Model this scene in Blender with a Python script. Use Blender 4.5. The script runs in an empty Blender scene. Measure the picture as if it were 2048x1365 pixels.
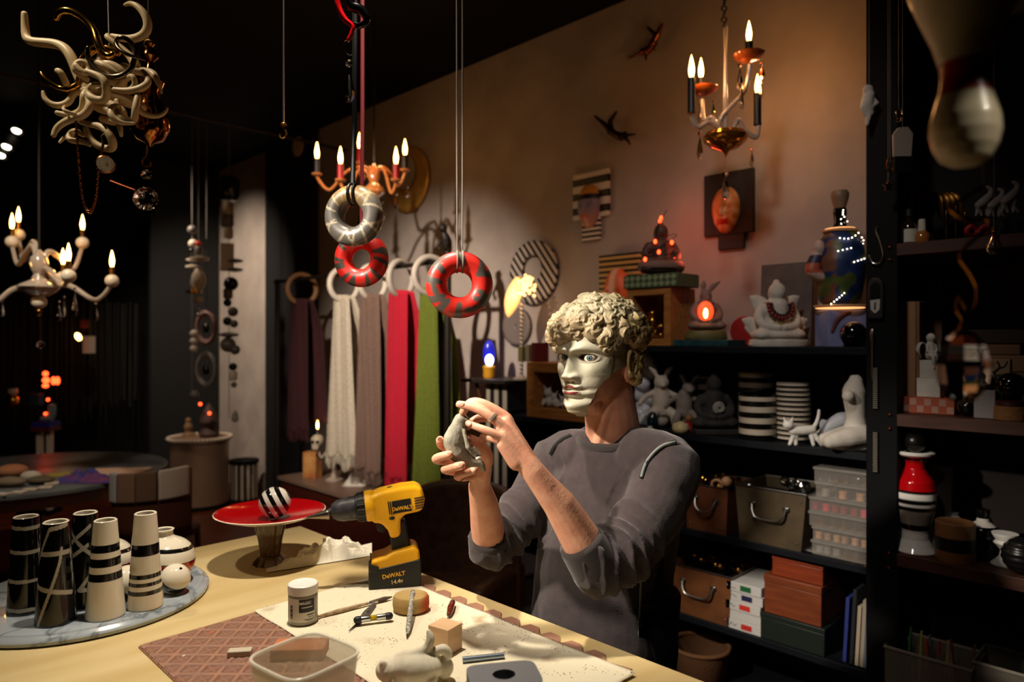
import bpy, math, random
from mathutils import Vector, Matrix, noise
R_ = math.radians
F, U0, V0, ZC = 1390.0, 1024.0, 680.0, 1.65
S2 = math.sqrt(.5)
scene = bpy.context.scene
COL = scene.collection

# ---------------------------------------------------------------- camera
cam = bpy.data.cameras.new('camera')
cam.lens = 36.0 * F / 2048
cam.sensor_width = 36.0
cam.shift_y = -(682.5 - V0) / 2048
cam.clip_start = .05
cam.dof.use_dof = True
cam.dof.focus_distance = 1.74
cam.dof.aperture_fstop = 2.2
camo = bpy.data.objects.new('camera', cam)
camo.location = (0, 0, ZC)
camo.rotation_euler = (R_(90), 0, R_(-45))
COL.objects.link(camo)
scene.camera = camo

# ---------------------------------------------------------------- world, lights, exposure
w = bpy.data.worlds.new('world'); scene.world = w; w.use_nodes = True
w.node_tree.nodes['Background'].inputs[0].default_value = (.55, .62, .8, 1)
w.node_tree.nodes['Background'].inputs[1].default_value = .008

def P(u, v, d):
    t = (u - U0) / F
    return Vector((S2 * d * (1 + t), S2 * d * (1 - t), ZC - (v - V0) / F * d))
def aim(o, target):
    o.rotation_euler = (Vector(target) - Vector(o.location)).to_track_quat('-Z', 'Y').to_euler()
def spot(name, loc, target, watts, angle, blend=.5, col=(1, .86, .66), rad=.04):
    l = bpy.data.lights.new(name, 'SPOT'); l.energy = watts; l.spot_size = R_(angle); l.spot_blend = blend
    l.color = col; l.shadow_soft_size = rad
    o = bpy.data.objects.new(name, l); o.location = loc; COL.objects.link(o); aim(o, target)
    return o
def point(name, loc, watts, col=(1, .5, .2), rad=.03):
    l = bpy.data.lights.new(name, 'POINT'); l.energy = watts; l.color = col; l.shadow_soft_size = rad
    o = bpy.data.objects.new(name, l); o.location = loc; COL.objects.link(o)
    return o
spot('table_spotlight', (.88, 1.6, 3.45), (.98, 1.48, .95), 285, 50, .8, (1, .88, .72), .05)
spot('front_spotlight', (-.25, 1.75, 2.75), (1.45, 1.25, 1.45), 430, 34, .8, (1, .88, .74), .05)
spot('vase_spotlight', (-.1, 2.3, 3.45), (.58, 2.2, 1.9), 75, 56, 1, (1, .85, .64), .06)
spot('oval_table_fill', (.2, 3.5, 3.45), (1.4, 5.6, .6), 190, 60, 1, (1, .85, .68), .08)  # unseen fill added to lift the oval table and chair front
spot('scarf_spotlight', (.1, 2.45, 3.2), (2.95, 4.05, 1.55), 780, 44, .9, (1, .84, .70), .035)
spot('wall_spotlight', (1.6, 6.5, 3.45), (3.3, 7.6, 1.7), 330, 74, .9, (1, .82, .64), .05)
spot('shelf_fill', (.9, .9, 3.5), (3.2, 1.7, 1.5), 75, 58, 1, (1, .90, .83), .12)  # weak fill added to brighten the shelves and the wall above
spot('man_fill', (-.9, .4, 3.4), (1.55, 1.22, 1.45), 60, 30, 1, (1, .86, .72), .1)  # added fill from the camera side, lifts the man's neck and front
spot('pin_spotlight', (.9, -1.3, 3.0), P(1946, 268, .70), 70, 3.0, .35, (1, .9, .74), .01)

vs = scene.view_settings
vs.view_transform = 'Standard'; vs.look = 'None'; vs.gamma = 1; vs.use_curve_mapping = False
vs.exposure = 0.0

# ---------------------------------------------------------------- geometry helpers
def PZ(u, v, z): return P(u, v, (ZC - z) * F / (v - V0))
def PX(u, v, x): return P(u, v, x / (S2 * (1 + (u - U0) / F)))
def SH(u, x, z):
    t = (u - U0) / F
    return Vector((x, x * (1 - t) / (1 + t), z)), x / (S2 * (1 + t)) / F
def WY(u, x): t = (u - U0) / F; return x * (1 - t) / (1 + t)
def CV(r, f, z=0): return Vector((S2 * (r + f), S2 * (f - r), z))   # camera right / forward / up to world
def cr(pts, n=6, closed=False):
    pts = [Vector(p) for p in pts]; out = []; N = len(pts)
    rng = range(N) if closed else range(N - 1)
    for i in rng:
        g = (lambda k: pts[k % N]) if closed else (lambda k: pts[max(0, min(N - 1, k))])
        a, b, c, d = g(i - 1), g(i), g(i + 1), g(i + 2)
        for j in range(n):
            t = j / n
            out.append(.5 * (2 * b + (c - a) * t + (2 * a - 5 * b + 4 * c - d) * t * t + (3 * b - a - 3 * c + d) * t ** 3))
    if not closed: out.append(pts[-1])
    return out
def lerpl(vals, n):
    out = []
    for i in range(n):
        x = i / (n - 1) * (len(vals) - 1) if n > 1 else 0
        k = min(int(x), len(vals) - 2) if len(vals) > 1 else 0
        out.append(vals[k] + (vals[min(k + 1, len(vals) - 1)] - vals[k]) * (x - k))
    return out
def nz(p, s=1.0): return noise.noise(Vector(p) * s)

def relax(pts, it=20):
    for _ in range(it): pts = [pts[0]] + [(pts[i - 1] + pts[i] * 2 + pts[i + 1]) / 4 for i in range(1, len(pts) - 1)] + [pts[-1]]
    return pts
def camq(uc, vc, d):       # pixel and depth offset to the frame of a camera-facing thing
    def q(u, v, y=0):
        e = d + y; return Vector(((u - U0) / F * e - (uc - U0) / F * d, y, (vc - V0) / F * d - (v - V0) / F * e))
    return q
class MB:
    def __init__(self, s=1.0, M=None): self.v = []; self.f = []; self.s = s; self.M = M
    def _add(self, vs_, fs):
        b = len(self.v)
        for p in vs_:
            p = Vector(p) * self.s
            self.v.append(self.M @ p if self.M else p)
        self.f += [tuple(b + i for i in q) for q in fs]
        return self
    def box(self, c, s, rz=0, rot=None, taper=1.0):
        m = rot if rot else Matrix.Rotation(rz, 3, 'Z'); c = Vector(c); vs_ = []
        for z in (-.5, .5):
            k = taper if z > 0 else 1
            for x, y in ((-.5, -.5), (.5, -.5), (.5, .5), (-.5, .5)):
                vs_.append(c + m @ Vector((x * s[0] * k, y * s[1] * k, z * s[2])))
        return self._add(vs_, [(3, 2, 1, 0), (4, 5, 6, 7), (0, 1, 5, 4), (1, 2, 6, 5), (2, 3, 7, 6), (3, 0, 4, 7)])
    def bb(self, x0, x1, y0, y1, z0, z1): return self.box(((x0 + x1) / 2, (y0 + y1) / 2, (z0 + z1) / 2), (x1 - x0, y1 - y0, z1 - z0))
    def lathe(self, prof, n=28, c=(0, 0, 0), rot=None, cap=(True, True), sx=1, sy=1):
        vs_ = []; fs = []; c = Vector(c)
        for r, z in prof:
            for i in range(n):
                a = 2 * math.pi * i / n
                p = Vector((r * math.cos(a) * sx, r * math.sin(a) * sy, z))
                vs_.append(c + (rot @ p if rot else p))
        m = len(prof)
        for j in range(m - 1):
            for i in range(n):
                k = (i + 1) % n
                fs.append((j * n + i, j * n + k, j * n + n + k, j * n + n + i))
        if cap[0]: fs.append(tuple(reversed(range(n))))
        if cap[1]: fs.append(tuple(range((m - 1) * n, m * n)))
        return self._add(vs_, fs)
    def sphere(self, c, r, nu=20, nv=12, rot=None):
        if not hasattr(r, '__len__'): r = (r, r, r)
        c = Vector(c); vs_ = []; fs = []
        for j in range(1, nv):
            th = math.pi * j / nv
            for i in range(nu):
                a = 2 * math.pi * i / nu
                p = Vector((r[0] * math.sin(th) * math.cos(a), r[1] * math.sin(th) * math.sin(a), -r[2] * math.cos(th)))
                vs_.append(c + (rot @ p if rot else p))
        b = len(vs_)
        for s in (-1, 1):
            p = Vector((0, 0, s * r[2])); vs_.append(c + (rot @ p if rot else p))
        for j in range(nv - 2):
            for i in range(nu):
                k = (i + 1) % nu
                fs.append((j * nu + i, j * nu + k, j * nu + nu + k, j * nu + nu + i))
        for i in range(nu):
            k = (i + 1) % nu
            fs.append((b, k, i)); fs.append((b + 1, (nv - 2) * nu + i, (nv - 2) * nu + k))
        return self._add(vs_, fs)
    def tube(self, pts, r, n=8, closed=False, cap=True, flat=1.0, ref=None, rnd=False):
        pts = [Vector(p) for p in pts]; N = len(pts)
        rs = r if hasattr(r, '__len__') else [r] * N
        if len(rs) != N: rs = lerpl(list(rs), N)
        if rnd and not closed:
            d0 = (pts[0] - pts[1]).normalized(); d1 = (pts[-1] - pts[-2]).normalized()
            p0, p1 = pts[0], pts[-1]; r0, r1 = rs[0], rs[-1]
            hd = [(p0 + d0 * r0 * k, r0 * math.sqrt(max(0, 1 - k * k)) + r0 * .05) for k in (1, .85, .5)]
            tl = [(p1 + d1 * r1 * k, r1 * math.sqrt(max(0, 1 - k * k)) + r1 * .05) for k in (.5, .85, 1)]
            pts = [a for a, _ in hd] + pts + [a for a, _ in tl]; rs = [b for _, b in hd] + list(rs) + [b for _, b in tl]; N = len(pts)
        tan = []
        for i in range(N):
            a = pts[(i - 1) % N] if closed else pts[max(0, i - 1)]
            b = pts[(i + 1) % N] if closed else pts[min(N - 1, i + 1)]
            t = b - a; tan.append(t.normalized() if t.length > 1e-9 else Vector((0, 0, 1)))
        up = Vector(ref) if ref else (Vector((0, 0, 1)) if abs(tan[0].z) < .9 else Vector((1, 0, 0)))
        nx = (up - tan[0] * up.dot(tan[0])).normalized(); vs_ = []; fs = []
        for i in range(N):
            nx = nx - tan[i] * nx.dot(tan[i])
            nx = nx.normalized() if nx.length > 1e-6 else tan[i].orthogonal().normalized()
            ny = tan[i].cross(nx)
            for k in range(n):
                a = 2 * math.pi * k / n
                vs_.append(pts[i] + nx * (math.cos(a) * rs[i]) + ny * (math.sin(a) * rs[i] * flat))
        M_ = N if closed else N - 1
        for i in range(M_):
            i2 = (i + 1) % N
            for k in range(n):
                k2 = (k + 1) % n
                fs.append((i * n + k, i * n + k2, i2 * n + k2, i2 * n + k))
        if cap and not closed:
            fs.append(tuple(reversed(range(n)))); fs.append(tuple(range((N - 1) * n, N * n)))
        return self._add(vs_, fs)
    def torus(self, c, R, r, rot=None, nu=36, nv=12, sx=1.0):
        vs_ = []; fs = []; c = Vector(c)
        for i in range(nu):
            a = 2 * math.pi * i / nu
            for j in range(nv):
                b = 2 * math.pi * j / nv
                p = Vector(((R + r * math.cos(b)) * math.cos(a) * sx, (R + r * math.cos(b)) * math.sin(a), r * math.sin(b)))
                vs_.append(c + (rot @ p if rot else p))
        for i in range(nu):
            for j in range(nv):
                i2 = (i + 1) % nu; j2 = (j + 1) % nv
                fs.append((i * nv + j, i2 * nv + j, i2 * nv + j2, i * nv + j2))
        return self._add(vs_, fs)
    def prism(self, poly, y0, y1, rot=None, c=(0, 0, 0)):      # polygon in local x,z extruded along y
        n = len(poly); c = Vector(c); vs_ = []
        for y in (y0, y1):
            for x, z in poly:
                p = Vector((x, y, z)); vs_.append(c + (rot @ p if rot else p))
        fs = [tuple(range(n)), tuple(reversed(range(n, 2 * n)))]
        for i in range(n):
            k = (i + 1) % n; fs.append((i, n + i, n + k, k))
        return self._add(vs_, fs)
    def grid(self, fn, nu, nv, closeu=False):
        vs_ = [fn(i / (nu if closeu else nu - 1), j / (nv - 1)) for j in range(nv) for i in range(nu)]; fs = []
        for j in range(nv - 1):
            for i in range(nu if closeu else nu - 1):
                k = (i + 1) % nu
                fs.append((j * nu + i, j * nu + k, (j + 1) * nu + k, (j + 1) * nu + i))
        return self._add(vs_, fs)
    def mesh(self, name, sharp=40):
        me = bpy.data.meshes.new(name)
        me.from_pydata([tuple(p) for p in self.v], [], self.f); me.update()
        me.polygons.foreach_set('use_smooth', [True] * len(me.polygons))
        if sharp < 180: me.set_sharp_from_angle(angle=R_(sharp))
        return me

RX90 = Matrix.Rotation(R_(90), 3, 'X')      # lathe axis z -> -y
RY90 = Matrix.Rotation(R_(90), 3, 'Y')
RX = lambda a: Matrix.Rotation(R_(a), 3, 'X')
RY = lambda a: Matrix.Rotation(R_(a), 3, 'Y')
RZ = lambda a: Matrix.Rotation(R_(a), 3, 'Z')
_TM = {}
def obj(name, mb, m=None, parent=None, loc=None, rz=0, bevel=0, sharp=40, world=False, solid=0, kind=None, label=None, seg=2):
    me = mb if isinstance(mb, bpy.types.Mesh) else None
    if me is None:
        if world and parent is not None:
            inv = _TM[parent.name].inverted(); mb.v = [inv @ Vector(p) for p in mb.v]
        me = mb.mesh(name, sharp)
    o = bpy.data.objects.new(name, me); COL.objects.link(o)
    if m is not None:
        for k in (m if isinstance(m, (list, tuple)) else [m]): me.materials.append(k)
    if parent is not None: o.parent = parent
    if loc is not None: o.location = loc
    o.rotation_euler = (0, 0, rz)
    _TM[o.name] = (_TM[parent.name] if parent is not None else Matrix()) @ Matrix.Translation(Vector(loc) if loc is not None else Vector()) @ Matrix.Rotation(rz, 4, 'Z')
    if solid:
        k = o.modifiers.new('solid', 'SOLIDIFY'); k.thickness = solid; k.offset = 0
    if bevel:
        k = o.modifiers.new('bevel', 'BEVEL'); k.width = bevel; k.segments = seg; k.limit_method = 'ANGLE'; k.angle_limit = R_(40)
    if kind: o['kind'] = kind
    if label: o['label'] = label
    return o
def tag(o, label, cat, group=None, kind=None):
    o['label'] = label; o['category'] = cat
    if group: o['group'] = group
    if kind: o['kind'] = kind
    return o
def T(name, label, cat, loc=(0, 0, 0), rz=0, group=None):
    o = bpy.data.objects.new(name, None); COL.objects.link(o); o.empty_display_size = .05
    o.location = loc; o.rotation_euler = (0, 0, rz); tag(o, label, cat, group)
    _TM[o.name] = Matrix.Translation(Vector(loc)) @ Matrix.Rotation(rz, 4, 'Z')
    return o
def one(name, label, cat, mb, m, loc=(0, 0, 0), rz=0, group=None, **k):
    return tag(obj(name, mb, m, None, loc, rz, **k), label, cat, group)
def S(name, mb, m, parent=None, **k):
    o = obj(name, mb, m, parent, **k)
    if parent is None: o['kind'] = 'structure'
    return o
CAMZ, WALLZ = R_(-45), R_(-90)
def organic(mb, voxel, smooth=6, fac=.5, name='organic'):
    me = mb.mesh(name, 180); o = bpy.data.objects.new('tmp_shape', me); COL.objects.link(o)
    k = o.modifiers.new('r', 'REMESH'); k.mode = 'VOXEL'; k.voxel_size = voxel; k.use_smooth_shade = True
    if smooth:
        k = o.modifiers.new('s', 'SMOOTH'); k.factor = fac; k.iterations = smooth
    dg = bpy.context.evaluated_depsgraph_get()
    out = bpy.data.meshes.new_from_object(o.evaluated_get(dg))
    bpy.data.objects.remove(o); bpy.data.meshes.remove(me)
    out.polygons.foreach_set('use_smooth', [True] * len(out.polygons)); out.name = name
    return out
def orgw(mb, parent, voxel, smooth=6, fac=.5, name='organic'):     # world-space shape into the parent's frame
    inv = _TM[parent.name].inverted(); mb.v = [inv @ Vector(p) for p in mb.v]
    return organic(mb, voxel, smooth, fac, name)
def displace(me, fn):
    n = len(me.vertices); co = [v.co.copy() for v in me.vertices]; no = [v.normal.copy() for v in me.vertices]
    for i in range(n):
        me.vertices[i].co = co[i] + no[i] * fn(co[i], no[i])
    me.update()
def text(s, size, depth=.0006, bold=0.0, align='CENTER'):
    c = bpy.data.curves.new('letters', 'FONT'); c.body = s; c.size = size; c.extrude = depth; c.offset = bold * size
    c.align_x = align; c.align_y = 'CENTER'; c.resolution_u = 3
    o = bpy.data.objects.new('tmp_text', c); COL.objects.link(o)
    dg = bpy.context.evaluated_depsgraph_get()
    me = bpy.data.meshes.new_from_object(o.evaluated_get(dg)); bpy.data.objects.remove(o); bpy.data.curves.remove(c)
    return me
def mtrans(me, M): me.transform(M); me.update(); return me
def copy_tree(o, parent=None, loc=None, rz=None, label=None):
    c = o.copy(); COL.objects.link(c); c.parent = parent
    if loc is not None: c.location = loc
    if rz is not None: c.rotation_euler = (0, 0, rz)
    if label: c['label'] = label
    for ch in list(o.children): copy_tree(ch, c)
    return c

# ---------------------------------------------------------------- materials
def lin(c):
    return tuple((x / 255 / 12.92) if x / 255 <= .04045 else ((x / 255 + .055) / 1.055) ** 2.4 for x in c[:3]) + (1,)
_MC = {}
def mat(name, c=(128, 128, 128), rough=.5, metal=0, c2=None, ns=20, bump=0, bs=200, trans=0, ior=1.45, emi=None, es=1, sheen=0, coat=0, stretch=None, alpha=1, sss=0, spec=.5):
    if name in _MC: return _MC[name]
    m = bpy.data.materials.new(name); _MC[name] = m; m.use_nodes = True
    nt = m.node_tree; b = nt.nodes['Principled BSDF']; I = b.inputs; L = nt.links.new
    I['Base Color'].default_value = lin(c); I['Roughness'].default_value = rough; I['Metallic'].default_value = metal
    I['Transmission Weight'].default_value = trans; I['IOR'].default_value = ior; I['Alpha'].default_value = alpha
    I['Specular IOR Level'].default_value = spec; I['Sheen Weight'].default_value = sheen; I['Coat Weight'].default_value = coat
    if sss: I['Subsurface Weight'].default_value = sss; I['Subsurface Radius'].default_value = (.01, .004, .002); I['Subsurface Scale'].default_value = 1
    if emi: I['Emission Color'].default_value = lin(emi); I['Emission Strength'].default_value = es
    tc = None
    def coords():
        t = nt.nodes.new('ShaderNodeTexCoord'); o = t.outputs['Object']
        if stretch:
            mp = nt.nodes.new('ShaderNodeMapping'); mp.inputs['Scale'].default_value = stretch; L(o, mp.inputs[0]); o = mp.outputs[0]
        return o
    if c2 or bump: tc = coords()
    if c2:
        n = nt.nodes.new('ShaderNodeTexNoise'); n.inputs['Scale'].default_value = ns; n.inputs['Detail'].default_value = 5; L(tc, n.inputs['Vector'])
        r = nt.nodes.new('ShaderNodeValToRGB'); r.color_ramp.elements[0].position = .35; r.color_ramp.elements[1].position = .68
        r.color_ramp.elements[0].color = lin(c); r.color_ramp.elements[1].color = lin(c2); L(n.outputs[0], r.inputs[0]); L(r.outputs[0], I['Base Color'])
    if bump:
        n = nt.nodes.new('ShaderNodeTexNoise'); n.inputs['Scale'].default_value = bs; n.inputs['Detail'].default_value = 4; L(tc, n.inputs['Vector'])
        q = nt.nodes.new('ShaderNodeBump'); q.inputs['Strength'].default_value = bump; q.inputs['Distance'].default_value = .004; L(n.outputs[0], q.inputs['Height']); L(q.outputs[0], I['Normal'])
    return m
def ramp_mat(name, stops, axis='Z', lo=0, hi=1, rough=.25, metal=0, coat=0, interp='CONSTANT', rot=None, bump=0):
    if name in _MC: return _MC[name]
    m = mat(name, (200, 200, 200), rough, metal, coat=coat); nt = m.node_tree; L = nt.links.new
    t = nt.nodes.new('ShaderNodeTexCoord'); o = t.outputs['Object']
    if rot:
        mp = nt.nodes.new('ShaderNodeMapping'); mp.inputs['Rotation'].default_value = [R_(a) for a in rot]; L(o, mp.inputs[0]); o = mp.outputs[0]
    sx = nt.nodes.new('ShaderNodeSeparateXYZ'); L(o, sx.inputs[0])
    mr = nt.nodes.new('ShaderNodeMapRange'); mr.inputs[1].default_value = lo; mr.inputs[2].default_value = hi; L(sx.outputs['XYZ'.index(axis)], mr.inputs[0])
    r = nt.nodes.new('ShaderNodeValToRGB'); r.color_ramp.interpolation = interp; e = r.color_ramp.elements
    while len(e) > 1: e.remove(e[-1])
    e[0].position = stops[0][0]; e[0].color = lin(stops[0][1])
    for p, c in stops[1:]:
        k = e.new(p); k.color = lin(c)
    L(mr.outputs[0], r.inputs[0]); L(r.outputs[0], nt.nodes['Principled BSDF'].inputs['Base Color'])
    return m
def stripes(name, ca, cb, axis='Z', period=.05, duty=.5, rough=.4, rot=None, off=0, coat=0):
    if name in _MC: return _MC[name]
    m = mat(name, ca, rough, coat=coat); nt = m.node_tree; L = nt.links.new
    t = nt.nodes.new('ShaderNodeTexCoord'); o = t.outputs['Object']
    if rot:
        mp = nt.nodes.new('ShaderNodeMapping'); mp.inputs['Rotation'].default_value = [R_(a) for a in rot]; L(o, mp.inputs[0]); o = mp.outputs[0]
    sx = nt.nodes.new('ShaderNodeSeparateXYZ'); L(o, sx.inputs[0])
    def M_(op, a, b):
        n = nt.nodes.new('ShaderNodeMath'); n.operation = op
        L(a, n.inputs[0]); n.inputs[1].default_value = b; return n.outputs[0]
    x = M_('ADD', sx.outputs['XYZ'.index(axis)], off + 100 * period); x = M_('DIVIDE', x, period); x = M_('FRACT', x, 0); x = M_('GREATER_THAN', x, duty)
    mx = nt.nodes.new('ShaderNodeMix'); mx.data_type = 'RGBA'; L(x, mx.inputs[0]); mx.inputs[6].default_value = lin(ca); mx.inputs[7].default_value = lin(cb)
    L(mx.outputs[2], nt.nodes['Principled BSDF'].inputs['Base Color'])
    return m
def vmat(name, rough=.5, metal=0, coat=0, bump=0, bs=200, sss=0):
    if name in _MC: return _MC[name]
    m = mat(name, (200, 200, 200), rough, metal, coat=coat, bump=bump, bs=bs, sss=sss); nt = m.node_tree
    a = nt.nodes.new('ShaderNodeAttribute'); a.attribute_name = 'paint'
    nt.links.new(a.outputs['Color'], nt.nodes['Principled BSDF'].inputs['Base Color'])
    return m
def paint(o, fn):
    me = o.data; at = me.color_attributes.new('paint', 'FLOAT_COLOR', 'POINT'); buf = []
    for v in me.vertices: buf += lin(fn(v.co))
    at.data.foreach_set('color', buf)
    return o
def mixc(a, b, t): t = max(0, min(1, t)); return tuple(a[i] + (b[i] - a[i]) * t for i in range(3))
CREAM, BLK, WHT, RED = (222, 212, 190), (14, 13, 13), (232, 228, 220), (176, 10, 16)
M_black = mat('black_paint', (5, 5, 6), .75, spec=.2)
M_dark = mat('dark_navy_wood', (13, 17, 24), .6, c2=(9, 12, 17), ns=12, spec=.25)
M_gold = mat('gold_metal', (205, 150, 62), .22, 1)
M_brass = mat('aged_brass', (140, 98, 44), .35, 1, c2=(90, 60, 28), ns=30)
M_steel = mat('steel', (190, 190, 192), .25, 1)
M_glass = mat('clear_glass', (255, 255, 255), .02, trans=1, ior=1.5)
M_crystal = mat('cut_crystal', (250, 245, 238), .01, trans=1, ior=1.6)
M_cream = mat('cream_ceramic', CREAM, .25, coat=.3)
M_white = mat('white_ceramic', (225, 222, 214), .35)
M_plaster = mat('white_plaster', (205, 198, 186), .8, c2=(180, 172, 160), ns=14)
M_blackgl = mat('black_gloss', (8, 8, 9), .12, coat=.5)
M_red = mat('red_gloss', (170, 8, 14), .15, coat=.5)
M_oak = mat('oak_wood', (176, 118, 58), .5, c2=(140, 86, 38), ns=6, stretch=(1, 8, 8))
M_cord = mat('grey_cord', (120, 112, 104), .6)
M_flame = mat('candle_filament', (255, 190, 110), .4, emi=(255, 176, 84), es=26)
M_bulbglass = mat('bulb_glow', (255, 205, 130), .3, emi=(255, 150, 60), es=9)
M_redled = mat('red_bulb_glow', (255, 80, 40), .4, emi=(255, 70, 30), es=6)
M_warmled = mat('warm_led_glow', (255, 240, 210), .4, emi=(255, 236, 205), es=10)
# ================================================================ the room
CEIL = 3.64
M_floor = [mat('floor_plank_%s' % 'abc'[i], c, .35, c2=c2, ns=5, stretch=(1, 10, 1)) for i, (c, c2) in enumerate([((110, 48, 24), (84, 34, 16)), ((98, 42, 22), (74, 30, 15)), ((120, 54, 28), (90, 38, 18))])]
fl = S('floor', MB().bb(-2.6, 3.45, -2.6, 9.1, -.06, -.012), mat('subfloor', (30, 16, 10), .8))
pm = [MB().box((0, 0, 0), (6.0, .116, .012)).mesh('plank') for _ in range(3)]
for i in range(3): pm[i].materials.append(M_floor[i])
for i in range(97):
    o = bpy.data.objects.new('plank', pm[(i * 7 + i // 3) % 3]); COL.objects.link(o); o.parent = fl; o.location = (.42, -2.5 + i * .12, -.006)
S('ceiling', MB().bb(-2.6, 3.45, -2.6, 9.1, CEIL, CEIL + .06), M_black)
M_wall = mat('painted_plaster_wall', (168, 156, 146), .85, c2=(150, 138, 130), ns=3.0, bump=.25, bs=9)
S('wall_back', MB().bb(3.35, 3.45, -2.6, 9.1, 0, CEIL), M_wall)
S('wall_far', MB().bb(-2.6, 3.35, 9.0, 9.1, 0, CEIL), M_black)
S('wall_left', MB().bb(-2.6, -2.5, -2.6, 9.0, 0, CEIL), M_black)
S('wall_near', MB().bb(-2.5, 3.35, -2.6, -2.5, 0, CEIL), M_black)
S('trim_1', MB().bb(3.27, 3.35, 5.93, 6.87, 0, CEIL), mat('black_pilaster', (5, 5, 7), .8))
S('trim_2', MB().bb(2.6, 3.35, 8.22, 8.3, 0, CEIL), mat('black_return_wall', (7, 7, 7), .8))
S('trim_3', MB().bb(2.88, 3.35, .824, .937, 0, CEIL), mat('black_post', (5, 5, 6), .7, spec=.2), bevel=.004)
one('ceiling_pipe', 'thin brown pipe running across the dark ceiling', 'pipe', MB().tube([(.4, 5.4, 3.33), (3.32, 5.4, 3.33)], .012, 10), mat('brown_pipe', (44, 32, 23), .6))
# grey curtain strands in the dark left corner
cu = MB()
random.seed(4)
for i in range(60):
    x = .9 + i * .028 + random.uniform(-.008, .008); z0 = random.uniform(.2, .5)
    cu.tube([(x, 8.55 + random.uniform(-.05, .05), 2.15 - z0 * .2), (x, 8.55, .5 + z0)], .004, 5)
one('string_curtain', 'dark string curtain hanging in the far left corner', 'curtain', cu, mat('dark_string', (34, 32, 28), .7), kind='stuff')

# ---------------------------------------------------------------- main shelf unit
X0 = 2.9
M_oak2 = mat('shelf_brown_wood', (74, 40, 24), .55, c2=(54, 28, 17), ns=5, stretch=(8, 1, 8))
su = T('shelf_unit', 'black open shelf unit against the wall behind the man', 'shelf', (X0, 1.5, 0))
def ws(name, mb, m, parent, **k): return obj(name, mb, m, parent, world=True, **k)
for z, y1 in ((1.62, 2.13), (1.205, 2.92), (.76, 2.92), (.35, 2.92), (.06, 2.92)):
    ws('shelf_board', MB().bb(X0, 3.33, .937, y1, z - .03, z), M_dark, su, bevel=.002)
ws('back_panel', MB().bb(3.325, 3.348, .937, 2.92, 0, 1.59), mat('shelf_back', (10, 12, 15), .7), su)
ws('side_panel', MB().bb(X0 + .01, 3.325, 2.92, 2.945, 0, 1.235), M_dark, su)
ws('side_panel', MB().bb(X0 + .01, 3.325, 2.13, 2.15, 1.205, 1.62), M_dark, su)
X1 = 2.86
sb = T('wooden_shelf_unit', 'brown wooden shelf unit right of the black post', 'shelf', (X1, .2, 0))
for z in (2.01, 1.371, .847, .33):
    ws('shelf_board', MB().bb(X1, 3.3, -.6, .822, z - .045, z), M_oak2, sb, bevel=.002)
ws('back_panel', MB().bb(3.3, 3.33, -.6, .822, 0, 2.9), mat('brown_shelf_back', (26, 17, 12), .8), sb)
ws('side_panel', MB().bb(X1 + .02, 3.3, -.63, -.6, 0, 2.9), M_oak2, sb)
for u, vv in ((1780, (495, 520)), (1780, (830, 858)), (1778, (1107, 1137))):
    for v in vv:
        p = PX(u, v, 2.878)
        one('post_bolt', 'copper bolt head, %s of a pair, on the black post beside the %s shelf edge' % ('upper' if v == vv[0] else 'lower', {495: 'upper', 830: 'middle', 1107: 'lower'}[vv[0]]), 'bolt', MB().sphere((0, 0, 0), .007, 12, 8), mat('copper_bolt', (120, 62, 36), .4, 1), p, group='bolts in the black post')

# ---------------------------------------------------------------- work table
TZ = .95
tb = T('work_table', 'pale plywood work table in the foreground', 'table', (.65, 1.5, 0))
M_ply = mat('pale_plywood', (208, 186, 136), .5, c2=(192, 166, 112), ns=2.2, stretch=(1, 5, 1), bump=.05, bs=60)
ws('tabletop', MB().bb(.05, 1.285, .5, 2.41, TZ - .035, TZ), M_ply, tb, bevel=.003)
for x in (.13, 1.2):
    for y in (.58, 2.33): ws('leg', MB().bb(x - .035, x + .035, y - .035, y + .035, 0, TZ - .035), M_ply, tb)
ws('apron', MB().bb(.13, 1.2, 2.31, 2.34, TZ - .12, TZ - .035), M_ply, tb)
ws('apron', MB().bb(1.19, 1.22, .6, 2.3, TZ - .12, TZ - .035), M_ply, tb)
# ================================================================ the person and the mask
from mathutils.bvhtree import BVHTree
yaw = R_(42)
Fh = CV(-math.sin(yaw), -math.cos(yaw)); Lh = CV(math.cos(yaw), -math.sin(yaw)); UP = Vector((0, 0, 1))
E0 = P(1142, 716, 1.80)
HC = E0 - Fh * .112
def hp(x, y, h): return HC + Lh * x + Fh * y + UP * h
man = T('person', 'person in a dark grey sweater and sculpted mask shaping clay with both hands', 'person', (HC.x + .06, HC.y, 0))
M_skin = mat('skin', (220, 164, 134), .5, c2=(206, 142, 114), ns=26, bump=.12, bs=160, sss=.06)
# --- skin: head, neck, arms, hands, legs as one surface
b = MB()
hr = Matrix((Lh, Fh, UP)).transposed()
b.sphere(hp(0, -.038, .045), (.084, .106, .100), 24, 16, hr)
b.sphere(hp(0, .0, -.03), (.072, .085, .095), 24, 16, hr)
b.tube([hp(0, .0, -.05), hp(0, .03, -.075), hp(0, .055, -.10)], [.06, .05, .032], 16, rnd=True)
b.sphere(hp(.084, -.03, -.035), (.012, .022, .034), 12, 8, hr)
b.sphere(hp(-.084, -.03, -.035), (.012, .022, .034), 12, 8, hr)
nk = P(1228, 880, 1.93)
b.tube([hp(0, -.045, -.02), hp(.004, -.05, -.09), nk, P(1228, 940, 1.93)], [.064, .067, .078, .10], 20)
b.tube([hp(.05, -.03, -.09), hp(.03, .0, -.155), P(1195, 895, 1.88)], [.02, .016, .02], 10)
b.sphere(hp(.0, .012, -.125), (.02, .03, .03), 10, 8)
tor = P(1222, 1000, 1.92)
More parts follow.
